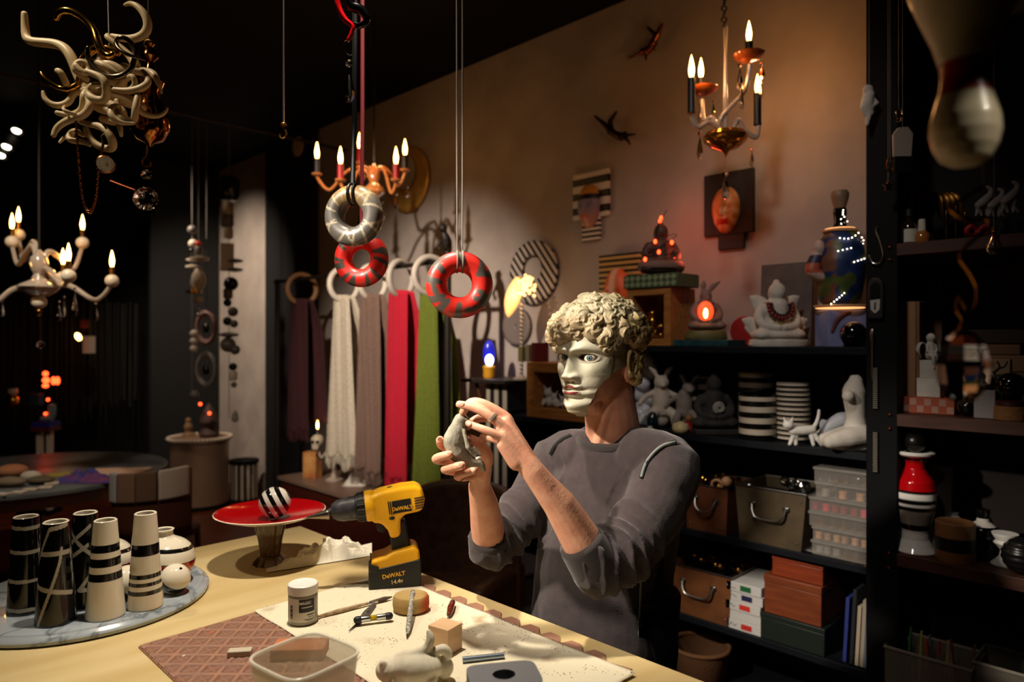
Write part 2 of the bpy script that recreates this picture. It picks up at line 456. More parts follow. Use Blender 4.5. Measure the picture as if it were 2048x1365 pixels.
b.tube([P(1226, 930, 1.93), P(1222, 1100, 1.92), P(1215, 1260, 1.92), P(1215, 1420, 1.95)], [.085, .10, .10, .11], 20)
LA = [P(1335, 930, 1.80), P(1275, 1030, 1.71), P(1200, 1132, 1.625)]
b.tube([P(1230, 925, 1.92)] + LA, [.055, .048, .045, .046], 16, rnd=True)
b.tube([P(1200, 1132, 1.625), P(1163, 1082, 1.605), P(1118, 1008, 1.59), P(1085, 968, 1.58), P(1062, 938, 1.575)], [.048, .0475, .038, .030, .0265], 18, flat=.95, rnd=True)
RA = [P(1110, 920, 2.03), P(1050, 1010, 1.97), P(980, 1090, 1.89)]
b.tube([P(1220, 925, 1.93)] + RA, [.055, .048, .045, .045], 16, rnd=True)
b.tube([P(980, 1090, 1.89), P(974, 1050, 1.84), P(968, 1010, 1.78), P(959, 975, 1.73)], [.046, .044, .037, .028], 18, rnd=True)
for s in (-1, 1):
    hip = Vector((HC.x + .03, HC.y + s * .08, .88)); kn = Vector((HC.x + .03, HC.y + s * .11, .5)); an = Vector((HC.x + .06, HC.y + s * .12, .09))
    b.tube([hip + UP * .08, hip, kn, an], [.085, .08, .058, .04], 16)
    b.tube([an + Vector((.04, 0, -.04)), an + Vector((-.08, 0, -.05)), an + Vector((-.17, s * .02, -.06))], [.035, .036, .026], 12, rnd=True)
cq = lambda x, y, d: P(860 + .1465 * x, 780 + .1465 * y, d)
def finger(pts, rs):
    pp = cr(pts, 4); b.tube(pp, lerpl(rs, len(pp)), 12, rnd=True)
# left hand (wedding ring), back of the hand towards the camera
FR = [.0118, .0108, .0098, .0090, .0082]
finger([cq(1010, 640, 1.567), cq(960, 632, 1.563), cq(795, 565, 1.560), cq(645, 510, 1.566), cq(525, 458, 1.578)], FR)
finger([cq(1040, 560, 1.576), cq(985, 500, 1.574), cq(800, 345, 1.571), cq(590, 245, 1.578), cq(405, 200, 1.588)], [.0125, .0118, .0112, .0102, .0094])
finger([cq(1080, 440, 1.592), cq(1020, 360, 1.594), cq(745, 200, 1.594), cq(560, 170, 1.602), cq(450, 305, 1.612)], [.013, .0122, .0113, .0102, .0092])
finger([cq(1040, 470, 1.612), cq(960, 420, 1.620), cq(740, 380, 1.628), cq(600, 420, 1.640), cq(520, 500, 1.648)], [.013, .012, .011, .010, .009])
finger([cq(1250, 850, 1.60), cq(1000, 700, 1.622), cq(860, 660, 1.632), cq(730, 640, 1.642)], [.017, .014, .0115, .0095])
wl = cq(1400, 1090, 1.576)
for q, r0 in ((cq(985, 640, 1.567), .0145), (cq(1010, 540, 1.576), .0145), (cq(1050, 430, 1.590), .0145), (cq(1050, 480, 1.608), .014)):
    b.tube([wl, (wl + q) / 2 + Vector((0, 0, .001)), q], [.024, .0185, r0], 12, rnd=True)
b.tube([cq(1000, 760, 1.568), cq(1180, 980, 1.572)], [.015, .021], 12, rnd=True)
b.tube([cq(1200, 860, 1.578), cq(1330, 1010, 1.577), P(1066, 943, 1.576), P(1092, 976, 1.582)], [.024, .0265, .0275, .0305], 16, rnd=True)
# right hand, fingers closing round the clay from the far side
finger([cq(560, 960, 1.700), cq(330, 820, 1.698), cq(170, 770, 1.676), cq(140, 690, 1.640)], [.012, .0115, .0112, .0108])
finger([cq(560, 1010, 1.698), cq(300, 980, 1.690), cq(90, 955, 1.655), cq(150, 915, 1.612), cq(265, 885, 1.594)], [.012, .0118, .0115, .0108, .0096])
finger([cq(580, 1070, 1.690), cq(380, 1110, 1.680), cq(205, 1090, 1.640), cq(300, 1060, 1.604), cq(435, 1030, 1.588)], [.012, .0116, .0112, .0104, .0094])
finger([cq(620, 1150, 1.690), cq(480, 1190, 1.670), cq(375, 1180, 1.632), cq(470, 1140, 1.606), cq(600, 1105, 1.596)], [.012, .0112, .0106, .0098, .009])
finger([cq(720, 1130, 1.690), cq(775, 930, 1.672), cq(730, 790, 1.656), cq(610, 700, 1.648), cq(555, 665, 1.646)], [.020, .0165, .0135, .012, .0105])
wr = P(960, 972, 1.722)
for q in (cq(560, 950, 1.700), cq(560, 1010, 1.698), cq(580, 1070, 1.690), cq(610, 1140, 1.690)):
    b.tube([wr, (wr + q) / 2, q], [.025, .019, .014], 12, rnd=True)
b.tube([wr, cq(740, 1080, 1.69)], [.024, .02], 12, rnd=True)
bm_ = orgw(b, man, .0030, 5, .5, 'body')
obj('body', bm_, M_skin, man)
# finger nails
M_nail = mat('finger_nail', (226, 168, 146), .3)
for (x, y, d), (x2, y2, d2) in (((520, 452, 1.5685), (570, 480, 1.560)), ((415, 188, 1.5785), (480, 205, 1.573)), ((270, 872, 1.5845), (220, 890, 1.592)), ((432, 1020, 1.5785), (375, 1035, 1.586)), ((125, 665, 1.6295), (140, 690, 1.632))):
    a, c = cq(x, y, d), cq(x2, y2, d2)
    ax = (c - a).normalized(); n = CV(0, -1); n = (n - ax * n.dot(ax)).normalized()
    obj('finger_nail', MB().sphere(a + ax * .003, (.0058, .0075, .0016), 12, 8, Matrix((ax.cross(n), ax, n)).transposed()), M_nail, man, world=True)
# rings
def band(name, a, c, r, m, hw=.003):
    ax = (c - a).normalized(); rot = ax.to_track_quat('Z', 'Y').to_matrix()
    obj(name, MB().lathe([(r, -hw), (r + .0012, -hw), (r + .0012, hw), (r, hw), (r, -hw)], 28, (a + c) / 2, rot, (False, False)), m, man, world=True)
band('wedding_ring', cq(838, 375, 1.572), cq(850, 387, 1.572), .0122, mat('ring_steel', (196, 186, 170), .35, .6))
band('finger_ring', cq(395, 1182, 1.640), cq(410, 1187, 1.652), .0112, M_gold, .0015)
# --- sweater
M_knit = mat('charcoal_knit', (54, 43, 44), .95, c2=(46, 37, 38), ns=60, bump=.35, bs=420, sheen=.25)
s_ = MB()
ty = R_(38); TL = CV(math.cos(ty), -math.sin(ty)); TF = CV(-math.sin(ty), -math.cos(ty))
def ring(c, hw, hd, n=40, lift=0):
    out = []
    for i in range(n):
        a = 2 * math.pi * i / n; ca, sa = math.cos(a), math.sin(a)
        k = abs(ca) ** 2.6 + abs(sa) ** 2.6; k = k ** (-1 / 2.6)
        out.append(c + TL * (hw * ca * k) + TF * (hd * sa * k) + UP * (lift * ca * ca))
    return out
rows = [ring(P(u, v, d), a, h, 40, l) for u, v, d, a, h, l in ((1226, 862, 1.935, .070, .066, .0), (1227, 878, 1.935, .10, .078, -.004), (1228, 900, 1.935, .165, .096, -.022), (1226, 935, 1.93, .195, .112, -.018), (1222, 985, 1.925, .196, .128, 0), (1216, 1060, 1.92, .190, .138, 0), (1206, 1140, 1.915, .186, .146, 0), (1200, 1220, 1.91, .190, .152, 0), (1200, 1300, 1.91, .196, .156, 0), (1202, 1345, 1.91, .20, .158, 0))]
n = 40; b0 = [p for r in rows for p in r]; ff = []
for j in range(len(rows) - 1):
    for i in range(n):
        k = (i + 1) % n; ff.append((j * n + i, (j + 1) * n + i, (j + 1) * n + k, j * n + k))
ff.append(tuple(range(n))); ff.append(tuple(reversed(range((len(rows) - 1) * n, len(rows) * n))))
s_._add(b0, ff)
SL = [P(1290, 920, 1.85), P(1333, 940, 1.80), P(1308, 1010, 1.74), P(1258, 1086, 1.675), P(1196, 1138, 1.625)]
s_.tube(cr(SL, 4), [.085, .086, .079, .076, .066], 22, rnd=True)
s_.tube([P(1203, 1146, 1.628), P(1186, 1120, 1.617), P(1168, 1094, 1.608)], [.064, .060, .0555], 22)
SR = [P(1150, 915, 1.98), P(1110, 928, 2.02), P(1058, 1010, 1.965), P(985, 1092, 1.89)]
s_.tube(cr(SR, 4), [.08, .078, .072, .062], 22, rnd=True)
s_.tube([P(982, 1100, 1.895), P(977, 1078, 1.872)], [.060, .056], 22)
me = orgw(s_, man, .0048, 9, .5, 'sweater')
inv = _TM[man.name].inverted()
segs = [(inv @ SL[2], inv @ SL[4], inv @ SL[4], .10, .010), (inv @ SR[1], inv @ SR[3], inv @ SR[3], .09, .008)]
nkl = inv @ nk
def fold(p, no):
    k = .005 * nz(p + Vector((5, 2, 1)), 7) + .004 * (1 - 2 * abs(nz(Vector((p.x * 9 + p.z * 5, p.y * 9 - p.z * 5, p.z * 3)), 1))) * .5 + .0014 * nz(p, 26)
    for a, c, e, rad, amp in segs:
        ax = (c - a).normalized(); q = p - a; t = q.dot(ax); L = (c - a).length
        dist = (q - ax * t).length
        if dist < .11 and -.12 < t < L + .08:
            g = math.exp(-((t - L + .035) / .085) ** 2)
            tw = t + .35 * (q - ax * t).dot(UP) + .02 * nz(p, 9)
            k += amp * 1.5 * g * (1 - abs(math.sin(tw * math.pi / .036 + 2 * nz(p, 12)))) ** 1.6 - amp * .45 * g
            k += .0045 * (1 - 2 * abs(math.sin(tw * math.pi / .085 + 1.5 * nz(p, 8)))) * (1 if t < L else 0) * max(0, min(1, (t + .1) / .1))
    return k
displace(me, fold)
sw = obj('sweater', me, M_knit, man)
M_rib = mat('charcoal_rib', (48, 41, 40), .95, bump=.3, bs=500, sheen=.2)
cpts = [p for p in ring(P(1228, 874, 1.935), .098, .090, 48, .006)]
cpts = [p + UP * (-.020 * max(0, (p - P(1228, 874, 1.935)).dot(TF) / .09)) for p in cpts]
obj('collar', MB().tube(cpts, .0135, 10, True, flat=.55), M_rib, man, world=True, sharp=180)
def cuff(a, c, r0, r1):
    pts = [a.lerp(c, k) for k in (0, .12, .5, .88, 1)]
    obj('cuff', MB().tube(pts, [r0 * .985, r0 * 1.02, (r0 + r1) / 2 * 1.025, r1 * 1.02, r1 * .975], 30), M_rib, man, world=True, sharp=180)
cuff(P(1199, 1140, 1.625), P(1159, 1081, 1.604), .062, .0545)
cuff(P(982, 1102, 1.896), P(976, 1070, 1.865), .058, .054)
# apron: straps and dark side panel
M_apron = mat('black_apron', (12, 11, 11), .8)
M_strap = mat('grey_strap', (128, 134, 130), .8)
bvh = BVHTree.FromPolygons([_TM[man.name] @ v.co for v in sw.data.vertices], [tuple(p.vertices) for p in sw.data.polygons])
def onto(uv, off=.003):
    out = []
    for q in cr([Vector((u, v, 0)) for u, v in uv], 6):
        d_ = (P(q.x, q.y, 1) - Vector((0, 0, ZC))).normalized(); h = bvh.ray_cast(Vector((0, 0, ZC)), d_)
        if h[0] is not None: out.append(h[0] - d_ * off)
    return out
obj('apron_strap', MB().tube(onto([(1352, 886), (1330, 893), (1310, 908), (1294, 930), (1284, 958)], .0022), .0085, 8, flat=.35), M_apron, man, world=True)
obj('apron_strap', MB().tube(onto([(1351, 885), (1328, 891), (1308, 906), (1292, 928), (1283, 955)], .0085), .0046, 8, flat=.5), M_strap, man, world=True)
obj('apron_strap', MB().tube(onto([(1143, 872), (1126, 880), (1112, 892), (1102, 910)], .002), .0075, 8, flat=.35), M_apron, man, world=True)
obj('apron_tie', MB().tube([P(1283, 1150, 1.72), P(1280, 1230, 1.73), P(1276, 1325, 1.74)], .0045, 8, flat=.5), M_strap, man, world=True)
ap = MB().grid(lambda i, j: P(1262 + i * 62 + 4 * math.sin(i * 9), 1120 + j * 215, 1.775 - .02 * math.sin(i * 3.1) + .012 * j), 14, 14)
obj('apron_panel', ap, M_apron, man, world=True, solid=.006)
tail = MB().grid(lambda i, j: P(1296 + i * (46 + 14 * j) + 5 * math.sin(j * 7 + i * 4), 1160 + j * 185 + i * 22, 1.80 + .02 * math.sin(i * 7 + j * 3)), 16, 16)
obj('sweater_hem', tail, M_knit, man, world=True, solid=.006)
# trousers and shoes (behind the table)
M_tr = mat('dark_trousers', (24, 24, 28), .9)
tr = MB()
for s in (-1, 1):
    hip = Vector((HC.x + .05, HC.y + s * .095, .93)); kn = Vector((HC.x + .03, HC.y + s * .11, .5)); an = Vector((HC.x + .06, HC.y + s * .12, .11))
    tr.tube([hip + UP * .06, hip, kn, an], [.12, .115, .085, .07], 18)
obj('trousers', orgw(tr, man, .012, 4, .5, 'trousers'), M_tr, man)
for s in (-1, 1):
    an = Vector((HC.x + .06, HC.y + s * .12, .05))
    obj('shoe', MB().tube(cr([an + Vector((.06, 0, 0)), an + Vector((-.05, 0, .0)), an + Vector((-.2, s * .02, -.01))], 4), [.045, .05, .036], 14, rnd=True), M_blackgl, man, world=True)

# --- the mask
mask = T('sculpted_mask', 'grey-green plaster mask with curly hair, blue eyes and dark red lips', 'mask', HC, 0)
SW, SD, SHh = 1.16, 1.10, 1.06
def interp(tab, h):
    if h <= tab[0][0]: return tab[0][1]
    for (a, x), (c, y) in zip(tab, tab[1:]):
        if h <= c:
            t = (h - a) / (c - a); t = t * t * (3 - 2 * t); return x + (y - x) * t
    return tab[-1][1]
TW = [(-.145, .022), (-.13, .040), (-.105, .052), (-.075, .062), (-.04, .073), (0, .078), (.04, .080), (.10, .076)]
TD = [(-.145, .070), (-.132, .097), (-.115, .104), (-.098, .094), (-.086, .1015), (-.078, .099), (-.068, .102), (-.045, .097), (0, .096), (.022, .107), (.05, .106), (.1, .096)]
AM = [(-.145, 40), (-.11, 44), (-.085, 47), (-.06, 56), (-.045, 66), (-.032, 80), (-.018, 98), (.1, 100)]
def G(x, y, sx, sy): return math.exp(-(x / sx) ** 2 - (y / sy) ** 2)
def face(a, h):
    w_, d_ = interp(TW, h), interp(TD, h)
    ca = math.cos(a); x = w_ * math.sin(a) * (1.04 if abs(a) < 1.2 else 1.0); y = d_ * (math.copysign(abs(ca) ** .82, ca))
    ax = abs(x); f = 0
    if a * a < 2.2:
        if -.062 < h < .03:
            t = max(0, min(1, (.022 - h) / .068)); sg = .0085 + .0060 * t
            up = 1 / (1 + math.exp(-(h + .0525) / .0032))
            f += (.007 + .025 * t ** 1.15) * math.exp(-(x / sg) ** 2 * 1.0) * up * (1 if h < .012 else max(0, (.03 - h) / .018))
        f += .013 * G(ax - .0145, h + .0475, .0075, .0085)
        f -= .006 * G(ax - .008, h + .056, .0045, .003)
        f += .0065 * G(ax - .028, h - .0245 - .16 * (ax - .028) + 6 * (ax - .028) ** 2, .022, .0085) + .007 * G(ax - .0125, h - .0165, .008, .008)
        f -= .004 * G(x, h - .024, .0035, .016)
        f -= .0120 * G(ax - .0345, h - .001, .019, .0115)
        f -= .008 * G(ax - .015, h - .004, .007, .010)
        e = math.sqrt(((ax - .035) / .0195) ** 2 + ((h - .0005) / .0098) ** 2)
        f += .0040 * math.exp(-((e - 1.12) / .2) ** 2)
        f += .006 * G(ax - .048, h + .03, .016, .014)
        f -= .004 * G(ax - .045, h + .075, .014, .022)
        lw = max(0, 1 - (ax / .027) ** 2)
        f += .0085 * math.exp(-((h + .0715 - .0025 * math.cos(x * 260)) / .0058) ** 2) * lw + .0105 * math.exp(-((h + .0865) / .0068) ** 2) * max(0, 1 - (ax / .023) ** 2)
        f -= .0060 * math.exp(-((h + .0785) / .0021) ** 2) * max(0, 1 - (ax / .029) ** 4)
        f -= .003 * G(ax - .030, h + .079, .006, .006)
        f -= .0028 * G(x, h + .062, .004, .006)
        f += .006 * G(x, h + .121, .017, .012)
    return Vector((x * SW, (y + f) * SD, h * SHh))
NA, NH = 181, 190
gv = []; keep = {}
HTOP, HBOT = .085, -.146
for j in range(NH):
    h = HBOT + (HTOP - HBOT) * j / (NH - 1)
    am = interp(AM, h) + 2.5 * nz((h * 60, 3, 1)) + 1.5 * nz((h * 190, 7, 1))
    for i in range(NA):
        gv.append(face(R_(-1 + 2 * i / (NA - 1)) * am, h))
hm = Matrix.Identity(3); 
def toW(v): return Lh * v.x + Fh * v.y + UP * v.z
fs = []
for j in range(NH - 1):
    for i in range(NA - 1): fs.append((j * NA + i, j * NA + i + 1, (j + 1) * NA + i + 1, (j + 1) * NA + i))
def eyehole(v):
    return ((abs(v.x) / SW - .035) / .0185) ** 2 + ((v.z / SHh - .0005) / .0085) ** 2 < 1 and v.y > 0
def lipz(v):
    x, h = v.x / SW, v.z / SHh
    if v.y < .05: return False
    up = -.0655 + .0020 * math.cos(x * 260) - .010 * (abs(x) / .026) ** 2
    lo = -.0935 + .013 * (abs(x) / .025) ** 2
    return abs(x) < .026 and lo < h < up
mb = MB(); mb._add([toW(v) for v in gv], [q for q in fs if not all(eyehole(gv[k]) for k in q)])
fo = obj('face', mb, vmat('painted_plaster', .55, bump=.12, bs=110), mask, sharp=180, solid=.003)
def fcol(p):
    x = p.dot(Lh); y = p.dot(Fh); z = p.z
    c = mixc((176, 172, 148), (196, 190, 168), .5 + .8 * nz(p, 14))
    st = G(x - .105, z + .012, .03, .022) if y < .06 else 0
    c = mixc(c, (112, 98, 70), min(.8, st * (1.1 + .6 * nz(p, 60))))
    if z < -.115: c = mixc(c, (176, 160, 104), (-.115 - z) / .04 * .5)
    e = math.sqrt(((abs(x) / SW - .035) / .0195) ** 2 + ((z / SHh - .0005) / .0098) ** 2)
    if y > .04 and e < 1.16: c = mixc((70, 52, 38), c, max(0, (e - 1.0) / .16))
    return c
paint(fo, fcol)
lf = [q for q in fs if all(lipz(gv[k]) for k in q)]
lm = MB(); lm._add([toW(v + Vector((0, .0026, 0))) for v in gv], lf)
me = lm.mesh('lips', 180)
import bmesh
bm = bmesh.new(); bm.from_mesh(me); bmesh.ops.delete(bm, geom=[v for v in bm.verts if not v.link_faces], context='VERTS'); bm.to_mesh(me); bm.free()
obj('lips', me, mat('dark_red_lips', (126, 44, 40), .35, c2=(104, 34, 32), ns=90), mask, label='dark red lips')
gaze = (Fh * .80 + Lh * .34 + UP * -.02).normalized()
gr = gaze.to_track_quat('Z', 'Y').to_matrix()
for s in (-1, 1):
    c = toW(face(math.asin(.035 * s / .081), .0005)); c = c + Fh * -.0034
    eo = obj('eye', MB().lathe([(max(1e-5, .0186 * math.sin(R_(a))), .0186 * math.cos(R_(a))) for a in range(180, -1, -4)], 36, c, gr), vmat('painted_eye', .12, coat=.6), mask, sharp=180)
    def ec(p, c=c):
        a = math.degrees((p - c).angle(gaze))
        if a < 8: return (8, 8, 9)
        if a < 21: return mixc((104, 118, 122), (82, 96, 100), (a - 9) / 10)
        if a < 25: return (24, 24, 26)
        return (222, 212, 192)
    paint(eo, ec)
# hair: dome and curls
hd = MB(); random.seed(11)
dc = UP * .062 - Fh * .014
DR = (.107, .122, .114)
def dome(az, el, k=1.0):
    x, y, z = math.sin(az) * math.cos(el), math.cos(az) * math.cos(el), math.sin(el)
    return dc + (Lh * (x * DR[0]) + Fh * (y * DR[1]) + UP * (z * DR[2])) * k, (Lh * (x / DR[0]) + Fh * (y / DR[1]) + UP * (z / DR[2])).normalized()
hd.lathe([(math.cos(R_(e)), math.sin(R_(e))) for e in range(-2, 90, 4)], 60, dc, Matrix((Lh * DR[0], Fh * DR[1], UP * DR[2])).transposed())
lumps = []
def lump(c, n, r, fl=.62):
    t1 = n.orthogonal().normalized(); a = random.uniform(0, 6.28); t2 = n.cross(t1); u1 = t1 * math.cos(a) + t2 * math.sin(a); u2 = n.cross(u1)
    hd.sphere(c + n * r * .12, (r * 1.18, r * .9, r * fl), 18, 12, Matrix((u1, u2, n)).transposed())
    lumps.append((c + n * r * .3, n, u1, u2, r, random.choice((-1, 1)), random.uniform(0, 6.28)))
for row, (el, r, step, fl) in enumerate(((-13, .0225, 16, .95), (1, .0265, 17, 1.0), (16, .0255, 18.5, .85), (31, .0235, 24, .45))):
    az = -114 + row * 9
    while az < 124:
        e2 = el + random.uniform(-5, 5) + (-8 if (row == 0 and az < -58) else 9 if row == 0 and az > 66 else 0) + ((13, 7, 2, 0)[row] if abs(az) < 46 else 0)
        c, n = dome(R_(az + random.uniform(-4, 4)), R_(e2), 1.0)
        lump(c, n, r * random.uniform(.78, 1.2), fl); az += step
for k in range(9):
    c, n = dome(R_(random.uniform(-120, 130)), R_(random.uniform(44, 62)), .98); lump(c, n, .026, .2)
for s in (-1, 1):
    for az, h, r in ((114, .006, .022), (120, -.022, .023), (114, -.054, .021), (130, -.002, .023), (127, -.040, .02)):
        q = Lh * (s * .104 * math.sin(R_(az))) + Fh * (.112 * math.cos(R_(az)) + .004) + UP * h
        lump(q, (Lh * s * math.sin(R_(az)) + Fh * math.cos(R_(az))).normalized(), r, .85)
me = organic(hd, .0021, 1, .4, 'curly_hair')
from mathutils.kdtree import KDTree
kd = KDTree(len(lumps))
for i, L in enumerate(lumps): kd.insert(L[0], i)
kd.balance()
def strand(p, no):
    _, i, dist = kd.find(p); c, n, u1, u2, r, sg, ph = lumps[i]; q = p - c; x, y = q.dot(u1), q.dot(u2); rad = math.hypot(x, y)
    if dist > r * 1.5: return .0008 * math.sin(p.z * 500 + 9 * nz(p, 22)) + .001 * nz(p, 40)
    ang = math.atan2(y, x)
    w_ = math.sin(3 * ang * sg + rad / r * 6.5 + ph + .8 * nz(p, 50))
    k = min(1, rad / (r * .35)) * max(0, 1 - max(0, dist - r * .9) / (r * .6))
    return .0021 * w_ * k + .0007 * math.sin(9 * ang * sg + rad / r * 16 + ph) * k
displace(me, strand)
ho = obj('curly_hair', me, vmat('painted_hair', .5, bump=.2, bs=150), mask)
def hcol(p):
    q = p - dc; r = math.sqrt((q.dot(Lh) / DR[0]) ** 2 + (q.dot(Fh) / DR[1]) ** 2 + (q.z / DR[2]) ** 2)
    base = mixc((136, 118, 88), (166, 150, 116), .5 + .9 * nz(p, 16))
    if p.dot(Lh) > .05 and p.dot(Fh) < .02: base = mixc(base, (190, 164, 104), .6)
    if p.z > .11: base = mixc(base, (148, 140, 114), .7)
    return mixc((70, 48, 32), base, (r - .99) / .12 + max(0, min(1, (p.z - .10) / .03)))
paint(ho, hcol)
for s in (-1, 1):
    c0 = Lh * (s * .104) - Fh * .012 - UP * .012
    er = MB(); ey = lambda a, k=1.0: c0 + (Fh * (.021 * math.cos(a) * k) + UP * (.033 * math.sin(a) * k)) + Lh * (s * .004)
    er.tube([ey(R_(a)) for a in range(-80, 250, 15)], [.0045] * 8 + [.006] * 8 + [.0035] * 6, 8, rnd=True)
    er.sphere(c0, (.005, .016, .027), 12, 8, hr)
    er.tube([ey(R_(a), .55) for a in range(0, 200, 20)], .003, 8, rnd=True)
    er.sphere(c0 - UP * .032 + Fh * .004, .009, 10, 8)
    obj('ear', organic(er, .0018, 2, .4, 'ear'), mat('cream_plaster_ear', (204, 182, 124), .5, c2=(150, 122, 78), ns=40), mask, label='yellowed plaster ear')
# --- clay animal held between the hands
cl = MB()
pp = cr([cq(425, 425, 1.622), cq(392, 520, 1.624), cq(335, 690, 1.626), cq(395, 860, 1.628), cq(540, 965, 1.63), cq(680, 1010, 1.63), cq(735, 1095, 1.63)], 6)
cl.tube(pp, lerpl([.0175, .0205, .0265, .025, .017, .0095, .006], len(pp)), 16, rnd=True)
cl.sphere(cq(490, 415, 1.618), (.010, .010, .008), 10, 8)
cl.tube([cq(470, 560, 1.606), cq(520, 780, 1.606), cq(600, 900, 1.61)], [.004, .007, .004], 8, rnd=True)
cl.tube([cq(560, 800, 1.606), cq(640, 880, 1.61)], [.004, .003], 8, rnd=True)
cl.tube([cq(600, 790, 1.61), cq(690, 900, 1.612)], [.004, .003], 8, rnd=True)
clay = T('clay_bird', 'grey wet clay bird figure held between the two hands', 'figurine', cq(400, 900, 1.63))
me = orgw(cl, clay, .002, 3, .5, 'clay_body'); displace(me, lambda p, no: .0012 * nz(p, 60))
obj('clay_body', me, mat('wet_grey_clay', (150, 146, 128), .75, c2=(128, 124, 108), ns=60, bump=.3, bs=160), clay)
obj('clay_pellet', MB().sphere(cq(660, 938, 1.606), (.0075, .005, .0045), 12, 8), mat('dry_white_clay', (214, 208, 190), .9), clay, world=True)
# ================================================================ things on the work table
def noise_paint_mat(name, base, vein, rough, scale):
    m = mat(name, base, rough, coat=.4); nt = m.node_tree; L = nt.links.new
    t = nt.nodes.new('ShaderNodeTexCoord'); n = nt.nodes.new('ShaderNodeTexNoise'); n.inputs['Scale'].default_value = scale; n.inputs['Detail'].default_value = 6; n.inputs['Distortion'].default_value = 1.2
    L(t.outputs['Object'], n.inputs['Vector'])
    a = nt.nodes.new('ShaderNodeMath'); a.operation = 'SUBTRACT'; L(n.outputs[0], a.inputs[0]); a.inputs[1].default_value = .5
    c = nt.nodes.new('ShaderNodeMath'); c.operation = 'ABSOLUTE'; L(a.outputs[0], c.inputs[0])
    r = nt.nodes.new('ShaderNodeValToRGB'); r.color_ramp.elements[0].color = lin(vein); r.color_ramp.elements[1].color = lin(base); r.color_ramp.elements[1].position = .045
    e = r.color_ramp.elements.new(.012); e.color = lin(mixc(vein, base, .55))
    L(c.outputs[0], r.inputs[0]); L(r.outputs[0], nt.nodes['Principled BSDF'].inputs['Base Color']); return m
M_marble = noise_paint_mat('grey_veined_marble', (158, 166, 172), (104, 112, 118), .18, 4.5)
bc = CV(-1.14, 1.865); bc.z = TZ
one('marble_board', 'round grey veined marble board under the vases', 'board', MB().lathe([(.285, 0), (.298, .004), (.30, .012), (.296, .018), (.288, .021), (.284, .026), (.276, .0275), (.02, .0275)], 72), M_marble, bc)
MZ = TZ + .0276
def vase_prof(h, rb, rt, w=.006):
    return [(rb * .97, 0), (rb, .003), (rb * .985, .012), (rt + (rb - rt) * .45, h * .5), (rt, h), (rt - .002, h + .0015), (rt - w, h), (rt - w, h * .75), (rb - w - .004, .02), (.001, .02)]
def taper_vase(u, vb, vt, wb, wt, label, fn=None, m=None, grp='tall tapered vases on the marble board'):
    p = PZ(u, vb, MZ); d = (ZC - MZ) * F / (vb - V0); s = d / F; h = (vb - vt) * s; rb, rt = wb / 2 * s, wt / 2 * s
    prof = vase_prof(h, rb, rt); fine = [(rb * .97, 0), (rb, .003)] + [(rb + (rt - rb) * k / 150, .003 + (h - .003) * k / 150) for k in range(1, 151)] + prof[5:]
    o = one('tapered_vase', label, 'vase', MB().lathe(fine, 144, cap=(True, False)), m or vmat('glazed_paint', .12, coat=.5), p, CAMZ, grp)
    paint(o, lambda q: fn(math.atan2(q.x, -q.y), q.z / h) if math.hypot(q.x, q.y) > (rb + (rt - rb) * q.z / h) * .93 and q.z < h * 1.0 else CREAM)
LINE = (170, 160, 142)
def bands_fn(bg, fg, bands):
    def f(a, z):
        for lo, hi in bands:
            if lo < z < hi: return fg
        return bg
    return f
def lines_fn(bg, fg, ls, w=.022):
    def f(a, z):
        for (a0, z0, a1, z1) in ls:
            x, y = a / 3.6, z; x0, y0, x1, y1 = a0 / 3.6, z0, a1 / 3.6, z1
            dx, dy = x1 - x0, y1 - y0; t = max(0, min(1, ((x - x0) * dx + (y - y0) * dy) / (dx * dx + dy * dy)))
            if math.hypot(x - x0 - dx * t, y - y0 - dy * t) < w: return fg
        return bg
    return f
taper_vase(52, 1222, 1034, 66, 45, 'black tapered vase with pale horizontal rings, leftmost on the marble board', lambda a, z: LINE if any(abs(z - k + .012 * math.sin(a + .5)) < .019 for k in (.065, .36, .66, .91)) else (10, 10, 10))
taper_vase(112, 1243, 1044, 74, 46, 'black tapered vase with crossing pale diagonal lines, frontmost on the marble board', lines_fn((10, 10, 10), LINE, [(-1.4, .42, .1, .95), (.1, .95, 1.5, .98), (-.6, .71, 1.5, .71), (-.45, -.02, .8, .62), (.8, .62, .95, .75), (-1.6, .45, -.4, .38), (-.4, .38, 1.5, .30)]))
taper_vase(171, 1211, 1026, 70, 43, 'black tapered vase with a crossed pale line pattern, behind the cream one', lines_fn((10, 10, 10), LINE, [(-1.4, .92, .9, .58), (-1.0, .66, .9, .88), (-1.5, .45, .7, .68), (.2, .22, 1.2, .45), (.2, .22, 1.4, .2)]))
taper_vase(211, 1232, 1041, 72, 42, 'cream tapered vase with three even black rings', bands_fn(CREAM, (12, 12, 12), [(.395, .475), (.545, .625), (.69, .765)]))
taper_vase(291, 1213, 1027, 66, 41, 'cream tapered vase with one wide and three thin black rings', bands_fn(CREAM, (12, 12, 12), [(.16, .205), (.25, .29), (.335, .375), (.57, .685)]))
